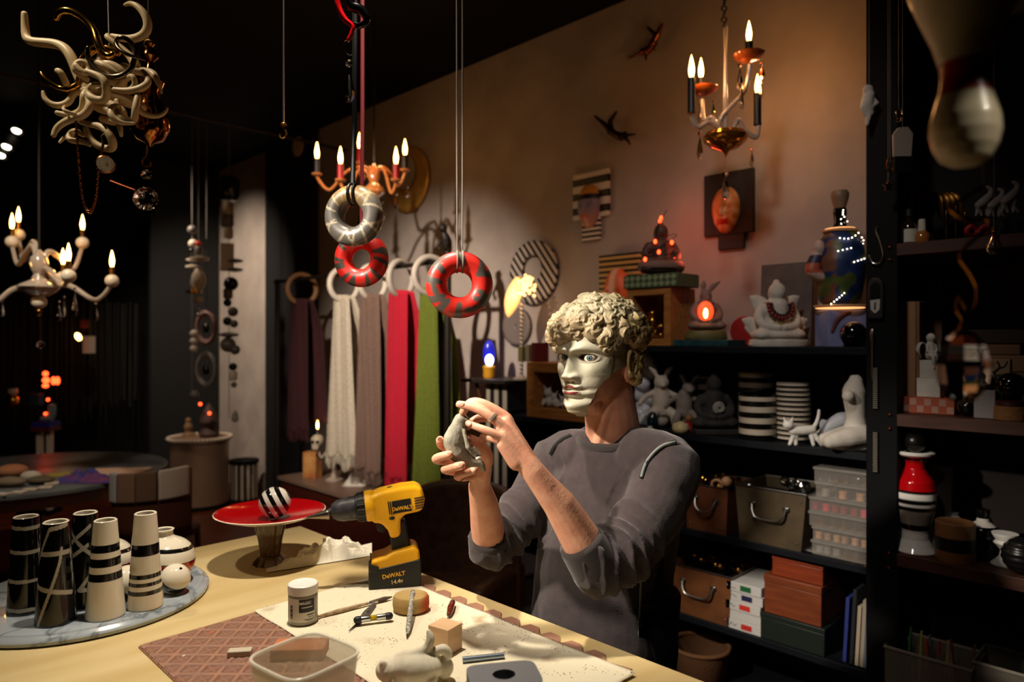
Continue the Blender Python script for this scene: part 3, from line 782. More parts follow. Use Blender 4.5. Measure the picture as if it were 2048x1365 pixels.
def round_vase(u, vb, label):
    p = PZ(u, vb, MZ); s = (ZC - MZ) * F / (vb - V0) / F
    pr = [(22, 0), (26, 2)] + [(58 * math.sin(R_(a)) ** .85 if a < 170 else 18, 46 - 46 * math.cos(R_(a))) for a in range(30, 156, 4)] + [(20, 92), (17, 95), (17, 104), (19, 107), (17, 108), (14, 106), (14, 92), (40, 60), (30, 10), (1, 8)]
    pr = [(a0 + (a1 - a0) * k / 5, b0 + (b1 - b0) * k / 5) for (a0, b0), (a1, b1) in zip(pr, pr[1:]) for k in range(5)] + [pr[-1]]
    o = one('round_vase', label, 'vase', MB(s).lathe(pr, 120, cap=(True, False)), vmat('glazed_paint', .12, coat=.5), p, CAMZ)
    def f(q):
        z = q.z / s + 5 * math.sin(math.atan2(q.y, q.x) + 1)
        return RED if z < 48 else (14, 13, 13) if 70 < z < 77 or 48 < z < 50 else CREAM
    paint(o, f)
round_vase(328, 1166, 'round cream vase with red lower half and black line, right end of the marble board')
round_vase(205, 1170, 'round cream vase with red lower half, half hidden behind the cream tapered vase')
def ball_vase(u, vb, r, rot, label):
    p = PZ(u, vb, MZ); s = (ZC - MZ) * F / (vb - V0) / F
    o = one('ball_vase', label, 'vase', MB(s).sphere((0, 0, r), r, 110, 90), vmat('glazed_paint', .12, coat=.5), p, CAMZ)
    ax = Vector(rot).normalized()
    def f(q):
        k = (q - Vector((0, 0, r * s))).normalized().dot(ax)
        if k > .994: return (20, 16, 14)
        return (12, 12, 12) if -.42 < k < .1 else CREAM
    paint(o, f)
ball_vase(350, 1187, 29, (.55, -.28, .8), 'small cream ball vase with a tilted black band, lying on the marble board')
ball_vase(255, 1196, 32, (.75, -.1, .6), 'small ball vase half black half cream, between the two cream tapered vases')

# red plate on a stand with a striped ball
p = PZ(541, 1126, TZ); s = .7 * F / (1126 - V0) / F
st = T('cake_stand', 'red plate on a ribbed brown glass pedestal', 'cake stand', p, CAMZ)
HZ = 97
obj('plate', MB(s).lathe([(8, HZ - 12), (40, HZ - 11), (80, HZ - 4), (104, HZ + 5), (107, HZ + 7)], 72, cap=(True, False)).lathe([(107, HZ + 7), (105, HZ + 8)], 72, cap=(False, False)), mat('cream_glaze', (216, 206, 184), .2, coat=.5), st)
obj('plate_glaze', MB(s).lathe([(105, HZ + 8), (100, HZ + 5), (78, HZ - 1), (40, HZ - 7), (.5, HZ - 8)], 72, cap=(False, False)), M_red, st, label='glossy red glazed inside of the plate')
M_amber = mat('brown_glass', (96, 66, 34), .15, trans=.35, ior=1.5, coat=.3)
ped = MB(s)
def pedr(z):
    return 34 - 1.0 * z * .9 if z < 14 else 17 + (z - 14) * .16 if z < 50 else 22.8 + (z - 50) * .25
ped.grid(lambda i, j: Vector(((pedr(j * 86) + 1.6 * math.cos(i * 12 * 2 * math.pi)) * math.cos(i * 2 * math.pi), (pedr(j * 86) + 1.6 * math.cos(i * 12 * 2 * math.pi)) * math.sin(i * 2 * math.pi), j * 86)), 96, 24, True)
obj('pedestal', ped, M_amber, st)
bp = Vector(p) + CV(10 * s, -4 * s, (HZ - 8 + 1.2) * s)
one('striped_ball', 'glossy black and white striped ball on the red plate', 'ball', MB(s).sphere((0, 0, 31), 31, 40, 28), stripes('ball_stripes', (14, 13, 13), (210, 206, 196), 'X', 16.5 * s, .5, .08, (0, 28, 0), 6 * s, .6), bp, CAMZ + R_(19))
# crumpled tissue
tp = PZ(640, 1128, TZ)
def tis(i, j):
    u = 532 + 212 * i; front = 1148 - 34 * i; back = 1140 - 52 * i; v = front + (back - front) * j
    q = PZ(u, v, TZ) - tp
    e = min(1, i * 5) * min(1, (1 - i) * 7) * min(1, j * 4) * min(1, (1 - j) * 4)
    body = math.exp(-((i - .58) / .34) ** 2) * (1 - (2 * j - 1) ** 4)
    r1 = 1 - abs(noise.noise(q * 11 + Vector((3, 1, 0)))); r2 = 1 - abs(noise.noise(q * 26 + Vector((1, 7, 2)))); r3 = 1 - abs(noise.noise(q * 60))
    z = .003 + e * (body * (.006 + .034 * r1 ** 2) + .020 * r2 ** 3 * (.2 + body) + .005 * r3 ** 4 * (.4 + body))
    q += Vector((noise.noise(q * 30), noise.noise(q * 30 + Vector((9, 9, 9))), 0)) * .018 * e
    q.z = z; return q
one('crumpled_tissue', 'crumpled white paper towel between red plate and drill', 'tissue', MB().grid(tis, 110, 70), mat('paper_tissue', (236, 228, 208), .9), tp, sharp=70, solid=.0008)

# ---------------------------------------------------------------- cordless drill
dd = 1.985; s = dd / F; dp = PZ(788, 1170, TZ)
dr = T('cordless_drill', 'yellow and black cordless drill standing on its battery', 'drill', dp, CAMZ + R_(12))
du, dv = 788, 1170
M_yel = mat('yellow_plastic', (250, 186, 18), .42, bump=.05, bs=300)
M_bp = mat('black_plastic', (20, 19, 18), .5, bump=.1, bs=300)
Q = lambda u, v, y=0: (u - du, y, dv - v)
def poly(pts): return [(u - du, dv - v) for u, v in pts]
dv = 1178
obj('battery', MB(s).prism(poly([(738, 1137), (836, 1120), (840, 1124), (839, 1172), (834, 1178), (752, 1178), (742, 1176), (738, 1170)]), -36, 36), M_bp, dr, bevel=.006, seg=3)
obj('battery_clip', MB(s).prism(poly([(741, 1122), (758, 1130), (756, 1140), (742, 1138)]), -39, 39), M_bp, dr, bevel=.002)
obj('foot', MB(s).prism(poly([(741, 1138), (744, 1118), (770, 1112), (785, 1104), (826, 1096), (836, 1104), (838, 1124), (800, 1134), (760, 1140)]), -34, 34), M_yel, dr, bevel=.008, seg=3)
dv = 1164
obj('handle_grip', MB(s).prism(poly([(779, 1064), (804, 1030), (812, 1036), (818, 1070), (825, 1108), (784, 1110), (782, 1080)]), -17, 17), M_bp, dr, bevel=.008, seg=3)
body = MB(s)
body.prism(poly([(738, 986), (742, 979), (760, 972), (800, 964), (828, 962), (842, 968), (848, 990), (844, 1012), (832, 1016), (806, 1020), (800, 1030), (800, 1062), (780, 1066), (776, 1050), (762, 1034), (746, 1034), (741, 1020)]), -27, 27)
obj('housing', body, M_yel, dr, bevel=.014, seg=5)
for k in range(5): obj('vent_slot', MB(s).box(Q(836, 986 + k * 5.2, -27), (20 - k, 3, 2.0), rot=RY(-8)), M_bp, dr, bevel=.0005)
for k in range(3): obj('vent_slot', MB(s).box(Q(777 + k * 4, 1004, -27), (2, 3, 26), rot=RY(-8)), M_bp, dr, bevel=.0005)
obj('name_plate', MB(s).box(Q(803, 1001, -27.2), (35, 2.4, 25), rot=RY(-7)), M_bp, dr, bevel=.0008)
M_prt = mat('yellow_print', (240, 180, 40), .5)
def lett(t, u, v, y, size, tilt, m, parent, bold=.02):
    me = text(t, size * s, .0004, bold); mtrans(me, Matrix.Translation(Vector(Q(u, v, y)) * s) @ Matrix.Rotation(R_(tilt), 4, 'Y') @ Matrix.Rotation(R_(90), 4, 'X'))
    return obj('lettering', me, m, parent)
lett('DeWALT', 803, 1005, -28.6, 10, -6, M_prt, dr, .03)
dv = 1178
lett('DeWALT', 786, 1147, -36.4, 11, -7, M_prt, dr, .03)
lett('14.4v', 792, 1160, -36.4, 11, -7, mat('pale_print', (226, 206, 150), .5), dr, .02); dv = 1164
obj('switch', MB(s).sphere(Q(783, 1024, -27), (6, 3, 3.5), 12, 8), M_bp, dr)
obj('trigger', MB(s).prism(poly([(752, 1036), (764, 1036), (772, 1050), (768, 1058), (756, 1054)]), -8, 8), M_bp, dr, bevel=.003)
obj('top_switch', MB(s).sphere(Q(783, 970, 0), (10, 8, 3), 14, 8), M_bp, dr)
ax = RY(90 + 9.5)   # lathe axis tilted: local z -> along +x going slightly up to the right
def along(u, v, prof, m, name, n=32):
    rot = Vector((-1, 0, -.118)).normalized().to_track_quat('Z', 'Y').to_matrix()
    return obj(name, MB(s).lathe(prof, n, Q(u, v), rot), m, dr)
along(744, 1003, [(26, -8), (30, -4), (30.5, 0), (30.5, 9), (29, 12)], M_yel, 'collar_ring')
tq = along(733, 1004, [(26, -2), (28.5, 0), (28.5, 9), (26, 19), (24, 20)], M_bp, 'torque_ring')
rot = Vector((-1, 0, -.118)).normalized().to_track_quat('Z', 'Y').to_matrix()
for k in range(18):
    a = 2 * math.pi * k / 18; q = Vector(Q(733, 1004)) + rot @ Vector((28.6 * math.cos(a), 28.6 * math.sin(a), 8))
    obj('grip_rib', MB(s).tube([q - rot @ Vector((0, 0, 6)), q + rot @ Vector((-1.6 * math.cos(a), -1.6 * math.sin(a), 8))], 1.7, 6), mat('dark_grey_rubber', (44, 42, 42), .6), tq)
along(714, 1006, [(20, -2), (23.5, 0), (23.5, 12), (22.5, 14), (22.5, 27), (19, 38), (14, 46), (8, 48), (6, 54)], mat('worn_black_chuck', (38, 38, 42), .4, c2=(66, 66, 70), ns=60), 'chuck')
bp_ = [(9.5, 0), (10.5, 2)]
for k in range(11): bp_ += [(10 - k * .82, 2 + k * 4.0), (9.6 - k * .82, 5.4 + k * 4.0)]
bp_.append((.4, 50))
along(663, 1016, bp_, mat('step_bit_steel', (150, 142, 132), .3, 1), 'step_bit')

# ---------------------------------------------------------------- cutting canvas, embossed mat and small tools
CZ = TZ + .0078
M_emb = vmat('embossed_leather', .6)
mz = [(.516, .86), (.516, 1.715)] + [(.53, 1.722), (1.235, 1.722)]
y = 1.70
while y > .93:
    mz += [(1.236, y), (1.236, y - .028), (1.208, y - .056)]; y -= .066
mz += [(1.22, .86)]
mm = MB(); n = len(mz)
mm._add([(x - .87, y - 1.3, 0) for x, y in mz] + [(x - .87, y - 1.3, .003) for x, y in mz], [tuple(range(n)), tuple(reversed(range(n, 2 * n)))] + [(i, (i + 1) % n, n + (i + 1) % n, n + i) for i in range(n)])
one('embossed_mat', 'brown embossed leather mat with a zigzag edge under the canvas', 'mat', mm, M_emb, (.87, 1.3, TZ + .0002), sharp=30)
EMP = .044
def emb(x, y):
    a = (x + y) / EMP * .7071; c = (x - y) / EMP * .7071; a = abs(a - math.floor(a) - .5); c = abs(c - math.floor(c) - .5); m_ = max(a, c)
    if m_ > .40: return 1.0
    if m_ > .34: return .0
    pet = max(0, 1 - abs(a - c) * 7) * (1 if m_ < .28 else 0); return max(.25, .9 * pet)
eo_ = bpy.data.objects['embossed_mat']
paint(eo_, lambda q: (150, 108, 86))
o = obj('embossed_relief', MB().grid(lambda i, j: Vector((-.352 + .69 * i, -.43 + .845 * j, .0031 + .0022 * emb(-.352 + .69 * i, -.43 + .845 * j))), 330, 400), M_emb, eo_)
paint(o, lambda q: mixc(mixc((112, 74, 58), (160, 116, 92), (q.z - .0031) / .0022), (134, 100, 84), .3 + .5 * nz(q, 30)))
def canv(i, j):
    x = .79 + .41 * i; y = .84 + .885 * j
    x += .004 * nz((j * 9, 2, 0)) * (1 if i in (0, 1) else 0); y += .004 * nz((i * 9, 5, 0)) * (1 if j in (0, 1) else 0)
    return Vector((x - 1, y - 1.3, .0012 + .0008 * nz((x * 12, y * 12, 0)) + .004 * max(0, i - .97) / .03 * max(0, .2 - j) / .2))
def canvas_mat():
    m = mat('stained_canvas', (226, 216, 188), .9, bump=.2, bs=300); nt = m.node_tree; L = nt.links.new
    t = nt.nodes.new('ShaderNodeTexCoord'); n = nt.nodes.new('ShaderNodeTexNoise'); n.inputs['Scale'].default_value = 9; n.inputs['Detail'].default_value = 5; L(t.outputs['Object'], n.inputs[0])
    r = nt.nodes.new('ShaderNodeValToRGB'); r.color_ramp.elements[0].position = .60; r.color_ramp.elements[0].color = lin((226, 216, 188)); r.color_ramp.elements[1].position = .74; r.color_ramp.elements[1].color = lin((176, 156, 122)); L(n.outputs[0], r.inputs[0])
    n2 = nt.nodes.new('ShaderNodeTexVoronoi'); n2.inputs['Scale'].default_value = 120; L(t.outputs['Object'], n2.inputs[0])
    n3 = nt.nodes.new('ShaderNodeTexNoise'); n3.inputs['Scale'].default_value = 14; L(t.outputs['Object'], n3.inputs[0])
    md = nt.nodes.new('ShaderNodeMath'); md.operation = 'MULTIPLY_ADD'; L(n3.outputs[0], md.inputs[0]); md.inputs[1].default_value = .9; md.inputs[2].default_value = -.34
    lt = nt.nodes.new('ShaderNodeMath'); lt.operation = 'LESS_THAN'; L(n2.outputs['Distance'], lt.inputs[0]); L(md.outputs[0], lt.inputs[1])
    mx = nt.nodes.new('ShaderNodeMix'); mx.data_type = 'RGBA'; L(lt.outputs[0], mx.inputs[0]); L(r.outputs[0], mx.inputs[6]); mx.inputs[7].default_value = lin((112, 98, 74))
    L(mx.outputs[2], nt.nodes['Principled BSDF'].inputs['Base Color']); return m
one('canvas_cloth', 'cream stained canvas sheet on the work table', 'cloth', MB().grid(canv, 60, 90), canvas_mat(), (1, 1.3, TZ + .0052), solid=.0012)
# jar
p = PZ(606, 1243, CZ); s = (ZC - CZ) * F / (1243 - V0) / F
jar = T('plastic_jar', 'grey plastic jar with white screw lid and printed label', 'jar', p, CAMZ)
obj('jar_body', MB(s).lathe([(25, 0), (28, 2), (28.5, 5), (28.5, 58), (26, 63), (24, 64)], 40), mat('grey_jar', (150, 144, 126), .4), jar)
lidp = [(24, 58), (29, 59), (29.5, 62), (29, 64), (29.6, 66), (29, 69), (29.6, 72), (29, 76), (27, 77.5), (25, 76.5), (1, 76.5)]
obj('lid', MB(s).lathe(lidp, 40), mat('white_lid', (232, 230, 222), .4), jar)
lab = MB(s).grid(lambda i, j: Vector((28.9 * math.sin(-.95 + 2.1 * i), -28.9 * math.cos(-.95 + 2.1 * i), 8 + 46 * j)), 30, 3)
lo = obj('label', lab, mat('label_paper', (214, 208, 192), .6), jar, label='printed paper label')
obj('label_panel', MB(s).grid(lambda i, j: Vector((29.1 * math.sin(.02 + 1.1 * i), -29.1 * math.cos(.02 + 1.1 * i), 27 + 26 * j)), 20, 3), mat('label_black', (40, 38, 38), .6), jar)
M_ink = mat('black_ink', (26, 25, 25), .7); M_inkw = mat('white_ink', (225, 222, 212), .7)
def wraptext(t, a0, z, size, m, r=29.3):
    me = text(t, size, .02, .02, 'LEFT')
    for v in me.vertices:
        a = a0 + v.co.x / r; k = r + v.co.z * .5
        v.co = Vector((k * math.sin(a), -k * math.cos(a), z + v.co.y)) * s
    me.update(); return obj('lettering', me, m, jar)
wraptext('MAGIC', .05, 45, 7.5, M_inkw)
for a0, a1, z0, m_ in ((.2, .95, 36, M_inkw), (.55, 1.1, 21, M_ink), (.65, 1.0, 17, M_ink), (.35, 1.1, 12.5, M_ink), (.5, 1.05, 10.2, M_ink)):
    obj('print_line', MB(s).grid(lambda i, j: Vector((29.25 * math.sin(a0 + (a1 - a0) * i), -29.25 * math.cos(a0 + (a1 - a0) * i), z0 + (1.6 if z0 > 20 else 1.0) * j)), 10, 2), m_, jar)
for k in range(9): obj('barcode_bar', MB(s).grid(lambda i, j: Vector((29.1 * math.sin(-.66 + .22 * i), -29.1 * math.cos(-.66 + .22 * i), 14 + k * 3 + (1.4 + .6 * (k % 3)) * j)), 4, 2), M_ink, jar)
def on(u, v, h=0): q = PZ(u, v, CZ); q.z += h; return q
def stick(name, label, cat, segs_, base=None):
    base = base or segs_[0][1][0]
    t = T(name, label, cat, base)
    for nm, pts, r, m in segs_: obj(nm, MB().tube(pts, r, 12, rnd=True), m, t, world=True)
    return t
a, c = on(632, 1239, .005), on(783, 1200, .007)
L_ = lambda k: a.lerp(c, k)
stick('paint_brush', 'flat paint brush with a stained pale wooden handle beside the jar', 'brush', [('handle', [L_(0), L_(.3), L_(.6), L_(.68)], [.003, .0055, .004, .0038], mat('stained_wood_handle', (190, 164, 128), .6, c2=(140, 112, 84), ns=60)), ('ferrule', [L_(.68), L_(.80)], [.004, .005], M_steel), ('bristles', [L_(.80), L_(.9), L_(1)], [.005, .006, .002], mat('dirty_bristle', (86, 72, 58), .9))])
a, c = on(748, 1214, .004), on(716, 1250, .004); e = on(698, 1265, .003)
stick('craft_knife', 'small black craft knife lying under the spirit level', 'knife', [('handle', [a, a.lerp(c, .5), c], [.006, .009, .005], mat('dark_grey_handle', (52, 48, 46), .5, c2=(110, 104, 98), ns=160)), ('blade', [c, e], [.003, .001], mat('dark_blade', (60, 58, 56), .35, 1))])
a, c = on(712, 1252, .013), on(781, 1243, .013)
lv = stick('spirit_level', 'small silver spirit level with yellow vial and black ends', 'level', [('tube_body', [a.lerp(c, .12), a.lerp(c, .36)], .0075, M_steel), ('tube_body', [a.lerp(c, .64), a.lerp(c, .88)], .0075, M_steel), ('vial', [a.lerp(c, .36), a.lerp(c, .64)], .0066, mat('yellow_vial', (190, 168, 30), .1, trans=.5)), ('end_cap', [a.lerp(c, .03), a.lerp(c, .09)], .0088, M_bp), ('end_cap', [a.lerp(c, .91), a.lerp(c, .97)], .0088, M_bp)])
p = on(822, 1221); s = (ZC - CZ) * F / (1221 - V0) / F
sp_ = MB(s).lathe([(30, 0), (35, 4), (36.5, 12), (36, 26), (33, 31), (26, 33), (.5, 33.5)], 48, sy=.9)
so = one('sponge', 'round tan sponge with one orange painted side', 'sponge', sp_, vmat('porous_sponge', .95, bump=.9, bs=700), p, CAMZ)
paint(so, lambda q: mixc((196, 160, 98), (212, 92, 44), (q.x / s - 20) / 10) if q.z / s < 30 else mixc((200, 168, 106), (190, 110, 60), (q.x / s - 24) / 8))
a, c = on(815, 1274, .006), on(826, 1219, .0); c = PZ(826, 1183, CZ + .047)
stick('paint_stick', 'paint-crusted white stick leaning on the sponge', 'stick', [('shaft', [a.lerp(c, k) for k in (.0, .12, .5, .97)], [.0035, .0062, .0068, .0062], mat('crusted_paint', (196, 192, 178), .7, c2=(70, 68, 62), ns=140, bump=.6, bs=300)), ('tip', [a, a - (c - a) * .08], [.003, .0012], M_bp)])
# wood block
f0 = PZ(895, 1316, CZ)
one('wood_block', 'small plain cube of light wood on the canvas', 'block', MB().box((.0295, .0295, .0285), (.052, .056, .057)), mat('light_beech', (226, 190, 150), .55, c2=(212, 172, 130), ns=10, stretch=(1, 1, 6)), f0, R_(12), bevel=.0012)
a, c = on(898, 1236, .008), on(905, 1214, .010)
stick('knife_handle', 'short red-brown handled tool behind the wood block', 'tool', [('handle', [a, a.lerp(c, .4) + UP * .003, c], [.006, .009, .008], mat('red_brown_handle', (98, 36, 22), .2, coat=.5)), ('blade', [a, a - (c - a) * .9], [.002, .001], M_steel)])
# white clay animal
p = on(830, 1368); s = (ZC - CZ) * F / (1368 - V0) / F
cm = MB(s)
cm.sphere((0, 0, 34), (56, 38, 33), 24, 16); cm.sphere((-52, -6, 30), (26, 24, 25), 20, 14); cm.sphere((-66, -10, 34), (12, 12, 11), 14, 10)
cm.tube(cr([(-30, -4, 58), (-5, -6, 62), (22, 0, 70), (30, 4, 88), (26, 6, 102)], 5), [6, 8, 10, 9, 5], 12, rnd=True)
cm.tube(cr([(40, 6, 62), (58, 8, 66), (66, 10, 54)], 4), [9, 10, 9], 12, rnd=True)
cm.sphere((56, 14, 26), (20, 20, 24), 14, 10); cm.sphere((-60, -22, 50), (8, 5, 8), 12, 8)
cm.tube([(-40, -20, 16), (-44, -22, 4)], [12, 10], 10, rnd=True); cm.tube([(34, -20, 14), (36, -24, 5)], [14, 11], 10, rnd=True)
me = organic(cm, .0026, 5, .5, 'clay_animal'); displace(me, lambda q, no: .0012 * nz(q, 45))
one('clay_animal', 'unfired white clay animal lying in front of the wood block', 'figurine', me, mat('raw_white_clay', (224, 216, 194), .85, c2=(206, 196, 172), ns=30, bump=.2, bs=120), p, CAMZ)
a, c = on(925, 1326, .006), on(1008, 1317, .006)
one('metal_tube', 'short blue-grey metal tube lying on the canvas', 'tube', MB().tube([a - a, c - a], .0062, 20), mat('blue_steel', (150, 164, 178), .3, .8), a)
# grey block with a hole (near, blurred)
bq = P(1008, 1350, 1.20); hb = bq.z - TZ
pn = T('punch_block', 'blurred grey metal block with a round dark hole on top', 'block', (bq.x, bq.y, TZ + .0005), CAMZ + R_(12))
gm = mat('grey_casting', (120, 122, 126), .5, .3)
def annul(i, j):
    a = i * 2 * math.pi; ca, sa = math.cos(a), math.sin(a); k = (abs(ca) ** 6 + abs(sa) ** 6) ** (-1 / 6)
    o_ = Vector((.062 * ca * k, .045 * sa * k, hb)); q = Vector((.020 * ca, .018 * sa, hb)); return q.lerp(o_, j)
body = MB().grid(annul, 64, 4, True).grid(lambda i, j: Vector((annul(i, 1).x, annul(i, 1).y, hb * (1 - j))), 64, 3, True).grid(lambda i, j: Vector((.020 * math.cos(i * 2 * math.pi), .018 * math.sin(i * 2 * math.pi), hb - .04 * j)), 64, 2, True)
obj('block_body', body, gm, pn, bevel=.004)
obj('hole_bottom', MB().lathe([(.0199, hb - .041), (.0199, hb - .039)], 24), M_black, pn)
# translucent container (near, blurred)
rz_ = 1.065; cc = P(610, 1300, 1.285); cc.z = TZ + .006
ct = T('plastic_container', 'open frosted plastic container in the near foreground', 'container', cc, R_(8))
def rsq(a, r, k=5): ca, sa = math.cos(a), math.sin(a); return Vector((ca, sa, 0)) * r * (abs(ca) ** k + abs(sa) ** k) ** (-1 / k)
hc = rz_ - cc.z
def wallf(i, j):
    r = .066 + .012 * j; q = rsq(i * 2 * math.pi, r); q.z = hc * j; return q
cmesh = MB().grid(wallf, 72, 6, True); cmesh.lathe([(.002, 0), (.05, 0)], 4, cap=(False, False))
M_frost = mat('frosted_plastic', (236, 228, 206), .3, alpha=.42)
obj('wall', cmesh, M_frost, ct, solid=.0015)
bt = MB(); bt._add([wallf(i / 72, 0) for i in range(72)], [tuple(range(72))]); obj('bottom', bt, M_frost, ct, solid=.0015)
obj('rim', MB().tube([wallf(i / 72, 1) + Vector((0, 0, .001)) for i in range(72)], .0034, 8, True), mat('frosted_rim', (238, 232, 214), .25, alpha=.6), ct)
one('clay_brick', 'flat orange-brown block seen through the plastic container', 'block', MB().box((0, 0, .011), (.115, .06, .022)), mat('terracotta', (196, 122, 78), .8, c2=(176, 100, 62), ns=30), PZ(600, 1308, CZ), CAMZ + R_(3), bevel=.002)
p = PZ(480, 1312, TZ + .0035)
one('white_eraser', 'small flat whitish block on the embossed mat', 'eraser', MB().box((0, 0, .007), (.05, .022, .014)), mat('dirty_eraser', (190, 178, 156), .8), p, CAMZ + R_(8), bevel=.002)
for q, cc_ in ((PZ(423, 1265, TZ + .0045), (220, 90, 40)), (PZ(368, 1312, TZ + .0045), (206, 196, 170))):
    one('paint_chip', 'tiny orange paint chip on the embossed mat' if cc_[0] > 210 and cc_[1] < 100 else 'tiny pale paint chip on the embossed mat', 'paint chip', MB().sphere((0, 0, 0), (.006, .003, .001), 8, 6, RZ(20)), mat('chip_%d' % cc_[1], cc_, .7), q)
# ================================================================ hanging things and the left side
M_armglass = mat('smoky_glass_arm', (206, 190, 172), .12, trans=.45, ior=1.45, coat=.4)
M_ivory = mat('ivory_ball', (226, 212, 186), .25, coat=.3)
def flame_bulb(parent, base, h, m=None):
    pr = [(.08, 0), (.09, .05), (.125, .22), (.135, .38), (.10, .62), (.05, .85), (.008, 1.0)]
    return obj('bulb', MB(h).lathe(pr, 14, Vector(base) / h), m or M_flame, parent, sharp=180)
def candle(parent, base, h, r, m, bh):
    c = obj('candle', MB().lathe([(r * 1.1, 0), (r, h * .1), (r, h), (r * .6, h)], 16, base), m, parent)
    flame_bulb(c, Vector(base) + Vector((0, 0, h)), bh); return c
def drop(parent, top, h, w, name='crystal_drop'):
    t = Vector(top)
    mb = MB().lathe([(.0005, 0), (w * .32, -h * .05), (w * .32, -h * .12), (.001, -h * .2)], 6, t).lathe([(.0008, -h * .2), (w * .3, -h * .45), (w * .5, -h * .75), (w * .38, -h * .92), (.001, -h)], 7, t)
    return obj(name, mb, M_crystal, parent, sharp=10)
def chain_(parent, a, c, link=.03, r=.003, m=M_brass, name='chain'):
    a, c = Vector(a), Vector(c); L = (c - a).length; n = max(1, int(L / (link * .78))); ax = (c - a) / L; q = ax.to_track_quat('Z', 'Y').to_matrix(); mb = MB()
    for i in range(n):
        rot = q @ RZ(90 * (i % 2)) @ RX90
        mb.torus(a + ax * (L * (i + .5) / n), link * .36, r, rot @ RZ(90), 12, 6, 1.0)
    return obj(name, mb, m, parent)

# ---- chandelier at the far left
d = 4.0; s = d / F; c0 = P(78, 590, d)
ch = T('glass_chandelier', 'smoky glass chandelier with ivory balls and candle bulbs at far left', 'chandelier', c0, CAMZ)
q = camq(78, 590, d)
obj('rod', MB().tube([q(78, 500), (0, 0, CEIL - c0.z)], .006, 8), mat('dark_rod', (14, 11, 10), .7), ch)
obj('hub', MB(s).lathe([(4, 90), (8, 82), (15, 74), (17, 62), (13, 48), (9, 42), (14, 30), (34, 20), (38, 15), (30, 6), (16, -2), (5, -6)], 24), M_armglass, ch)
obj('hub_ball', MB(s).sphere((0, 0, -14), 14, 20, 14), M_ivory, ch)
obj('finial', MB(s).lathe([(3, -26), (6, -32), (3, -38), (4, -42), (.5, -48)], 12), M_brass, ch)
for (u, v, y, dip) in ((37, 470, .35, 522), (24, 484, .25, 530), (165, 486, .30, 540), (137, 552, -.25, 572), (126, 556, .12, 575), (224, 562, 0, 600), (-40, 575, -.1, 606)):
    e = q(u, v, y); m1 = q(78 + (u - 78) * .45, dip - 26, y * .4); m2 = q(78 + (u - 78) * .78, dip, y * .85)
    obj('arm', MB().tube(cr([q(78, 558), q(78 + (u - 78) * .18, dip - 34, y * .15), m1, m2, e - Vector((0, 0, .02))], 6), [.012, .015, .017, .013, .012], 10), M_armglass, ch)
    obj('ball', MB(s).sphere(e / s, 13, 18, 12), M_ivory, ch)
    candle(ch, e + Vector((0, 0, 11 * s)), 17 * s, 4.2 * s, M_brass, 33 * s)
for u, v, y, h in ((118, 600, -.2, 42), (150, 575, -.1, 60), (192, 604, 0, 40), (5, 600, 0, 34), (128, 590, .2, 48)): drop(ch, q(u, v, y), h * s, 11 * s)
obj('glass_ball', MB(s).sphere(q(81, 690) / s, 8, 16, 12), M_crystal, ch); obj('ball_wire', MB().tube([q(80, 638), q(81, 682)], .0015, 6), M_brass, ch)

# ---- chandelier behind the rings, red and black candles
d = 4.3; s = d / F; c0 = P(748, 400, d)
ch = T('amber_chandelier', 'amber glass chandelier with red and black candles behind the hanging rings', 'chandelier', c0, CAMZ)
q = camq(748, 400, d)
M_ambr = mat('amber_glass', (206, 128, 70), .1, trans=.4, ior=1.45, coat=.4)
M_redc = mat('red_candle', (150, 14, 12), .5); M_blkc = mat('black_candle', (16, 13, 12), .5)
obj('rod', MB().tube([q(748, 330), (0, 0, CEIL - c0.z)], .006, 8), mat('dark_rod', (14, 11, 10), .7), ch)
obj('hub', MB(s).lathe([(3, 72), (8, 60), (12, 48), (9, 34), (20, 22), (22, 14), (10, 4), (3, -8)], 20), M_ambr, ch)
for (u, v, y, dip, m) in ((634, 350, 0, 380, M_blkc), (681, 362, -.18, 386, M_redc), (719, 328, .25, 360, M_redc), (792, 362, -.15, 386, M_redc), (810, 342, .12, 372, M_blkc)):
    e = q(u, v, y); w_ = u - 748
    obj('arm', MB().tube(cr([q(748, 372), q(748 + w_ * .22, 336, y * .2), q(748 + w_ * .5, 345, y * .5), q(748 + w_ * .78, dip, y * .85), e - Vector((0, 0, .015))], 6), .010, 9), M_ambr, ch)
    obj('drip_cup', MB(s).lathe([(3, -4), (10, 0), (11, 3), (5, 2)], 14, e / s), M_ambr, ch)
    candle(ch, e, 32 * s, 6 * s, m, 34 * s)
for u, v, y, h in ((690, 400, 0, 26), (793, 385, -.12, 34), (720, 410, -.1, 50), (765, 400, .1, 44), (815, 372, .1, 24)): drop(ch, q(u, v, y), h * s, 9 * s)
l_ = point('amber_chandelier_light', c0 + Vector((0, 0, .28)), 2.2, (1, .55, .26), .08)

# ---- scarf rack
XR = 2.7; RT = lambda u: (u - U0) / F
zr = 2.13
rk = T('scarf_rack', 'dark iron rail with upright post and finial behind the scarves', 'rack', (XR, 3.25, 0))
M_iron = mat('dark_iron', (30, 24, 20), .5, .4)
obj('rail', MB().tube([(XR, 3.25, zr), (XR, 5.5, zr)], .014, 10), M_iron, rk, world=True)
obj('post', MB().tube([(XR, 3.25, 0), (XR, 3.25, zr + .07)], .022, 10), M_iron, rk, world=True)
obj('post', MB().tube([(XR, 5.45, 0), (XR, 5.45, zr + .02)], .022, 10), M_iron, rk, world=True)
fg = MB(); t0 = Vector((XR, 3.25, zr + .07))
fg.tube([t0, t0 + Vector((0, .01, .05)), t0 + Vector((-.01, .02, .09))], [.028, .032, .022], 10, rnd=True); fg.sphere(t0 + Vector((-.02, .02, .125)), (.026, .026, .028), 12, 8)
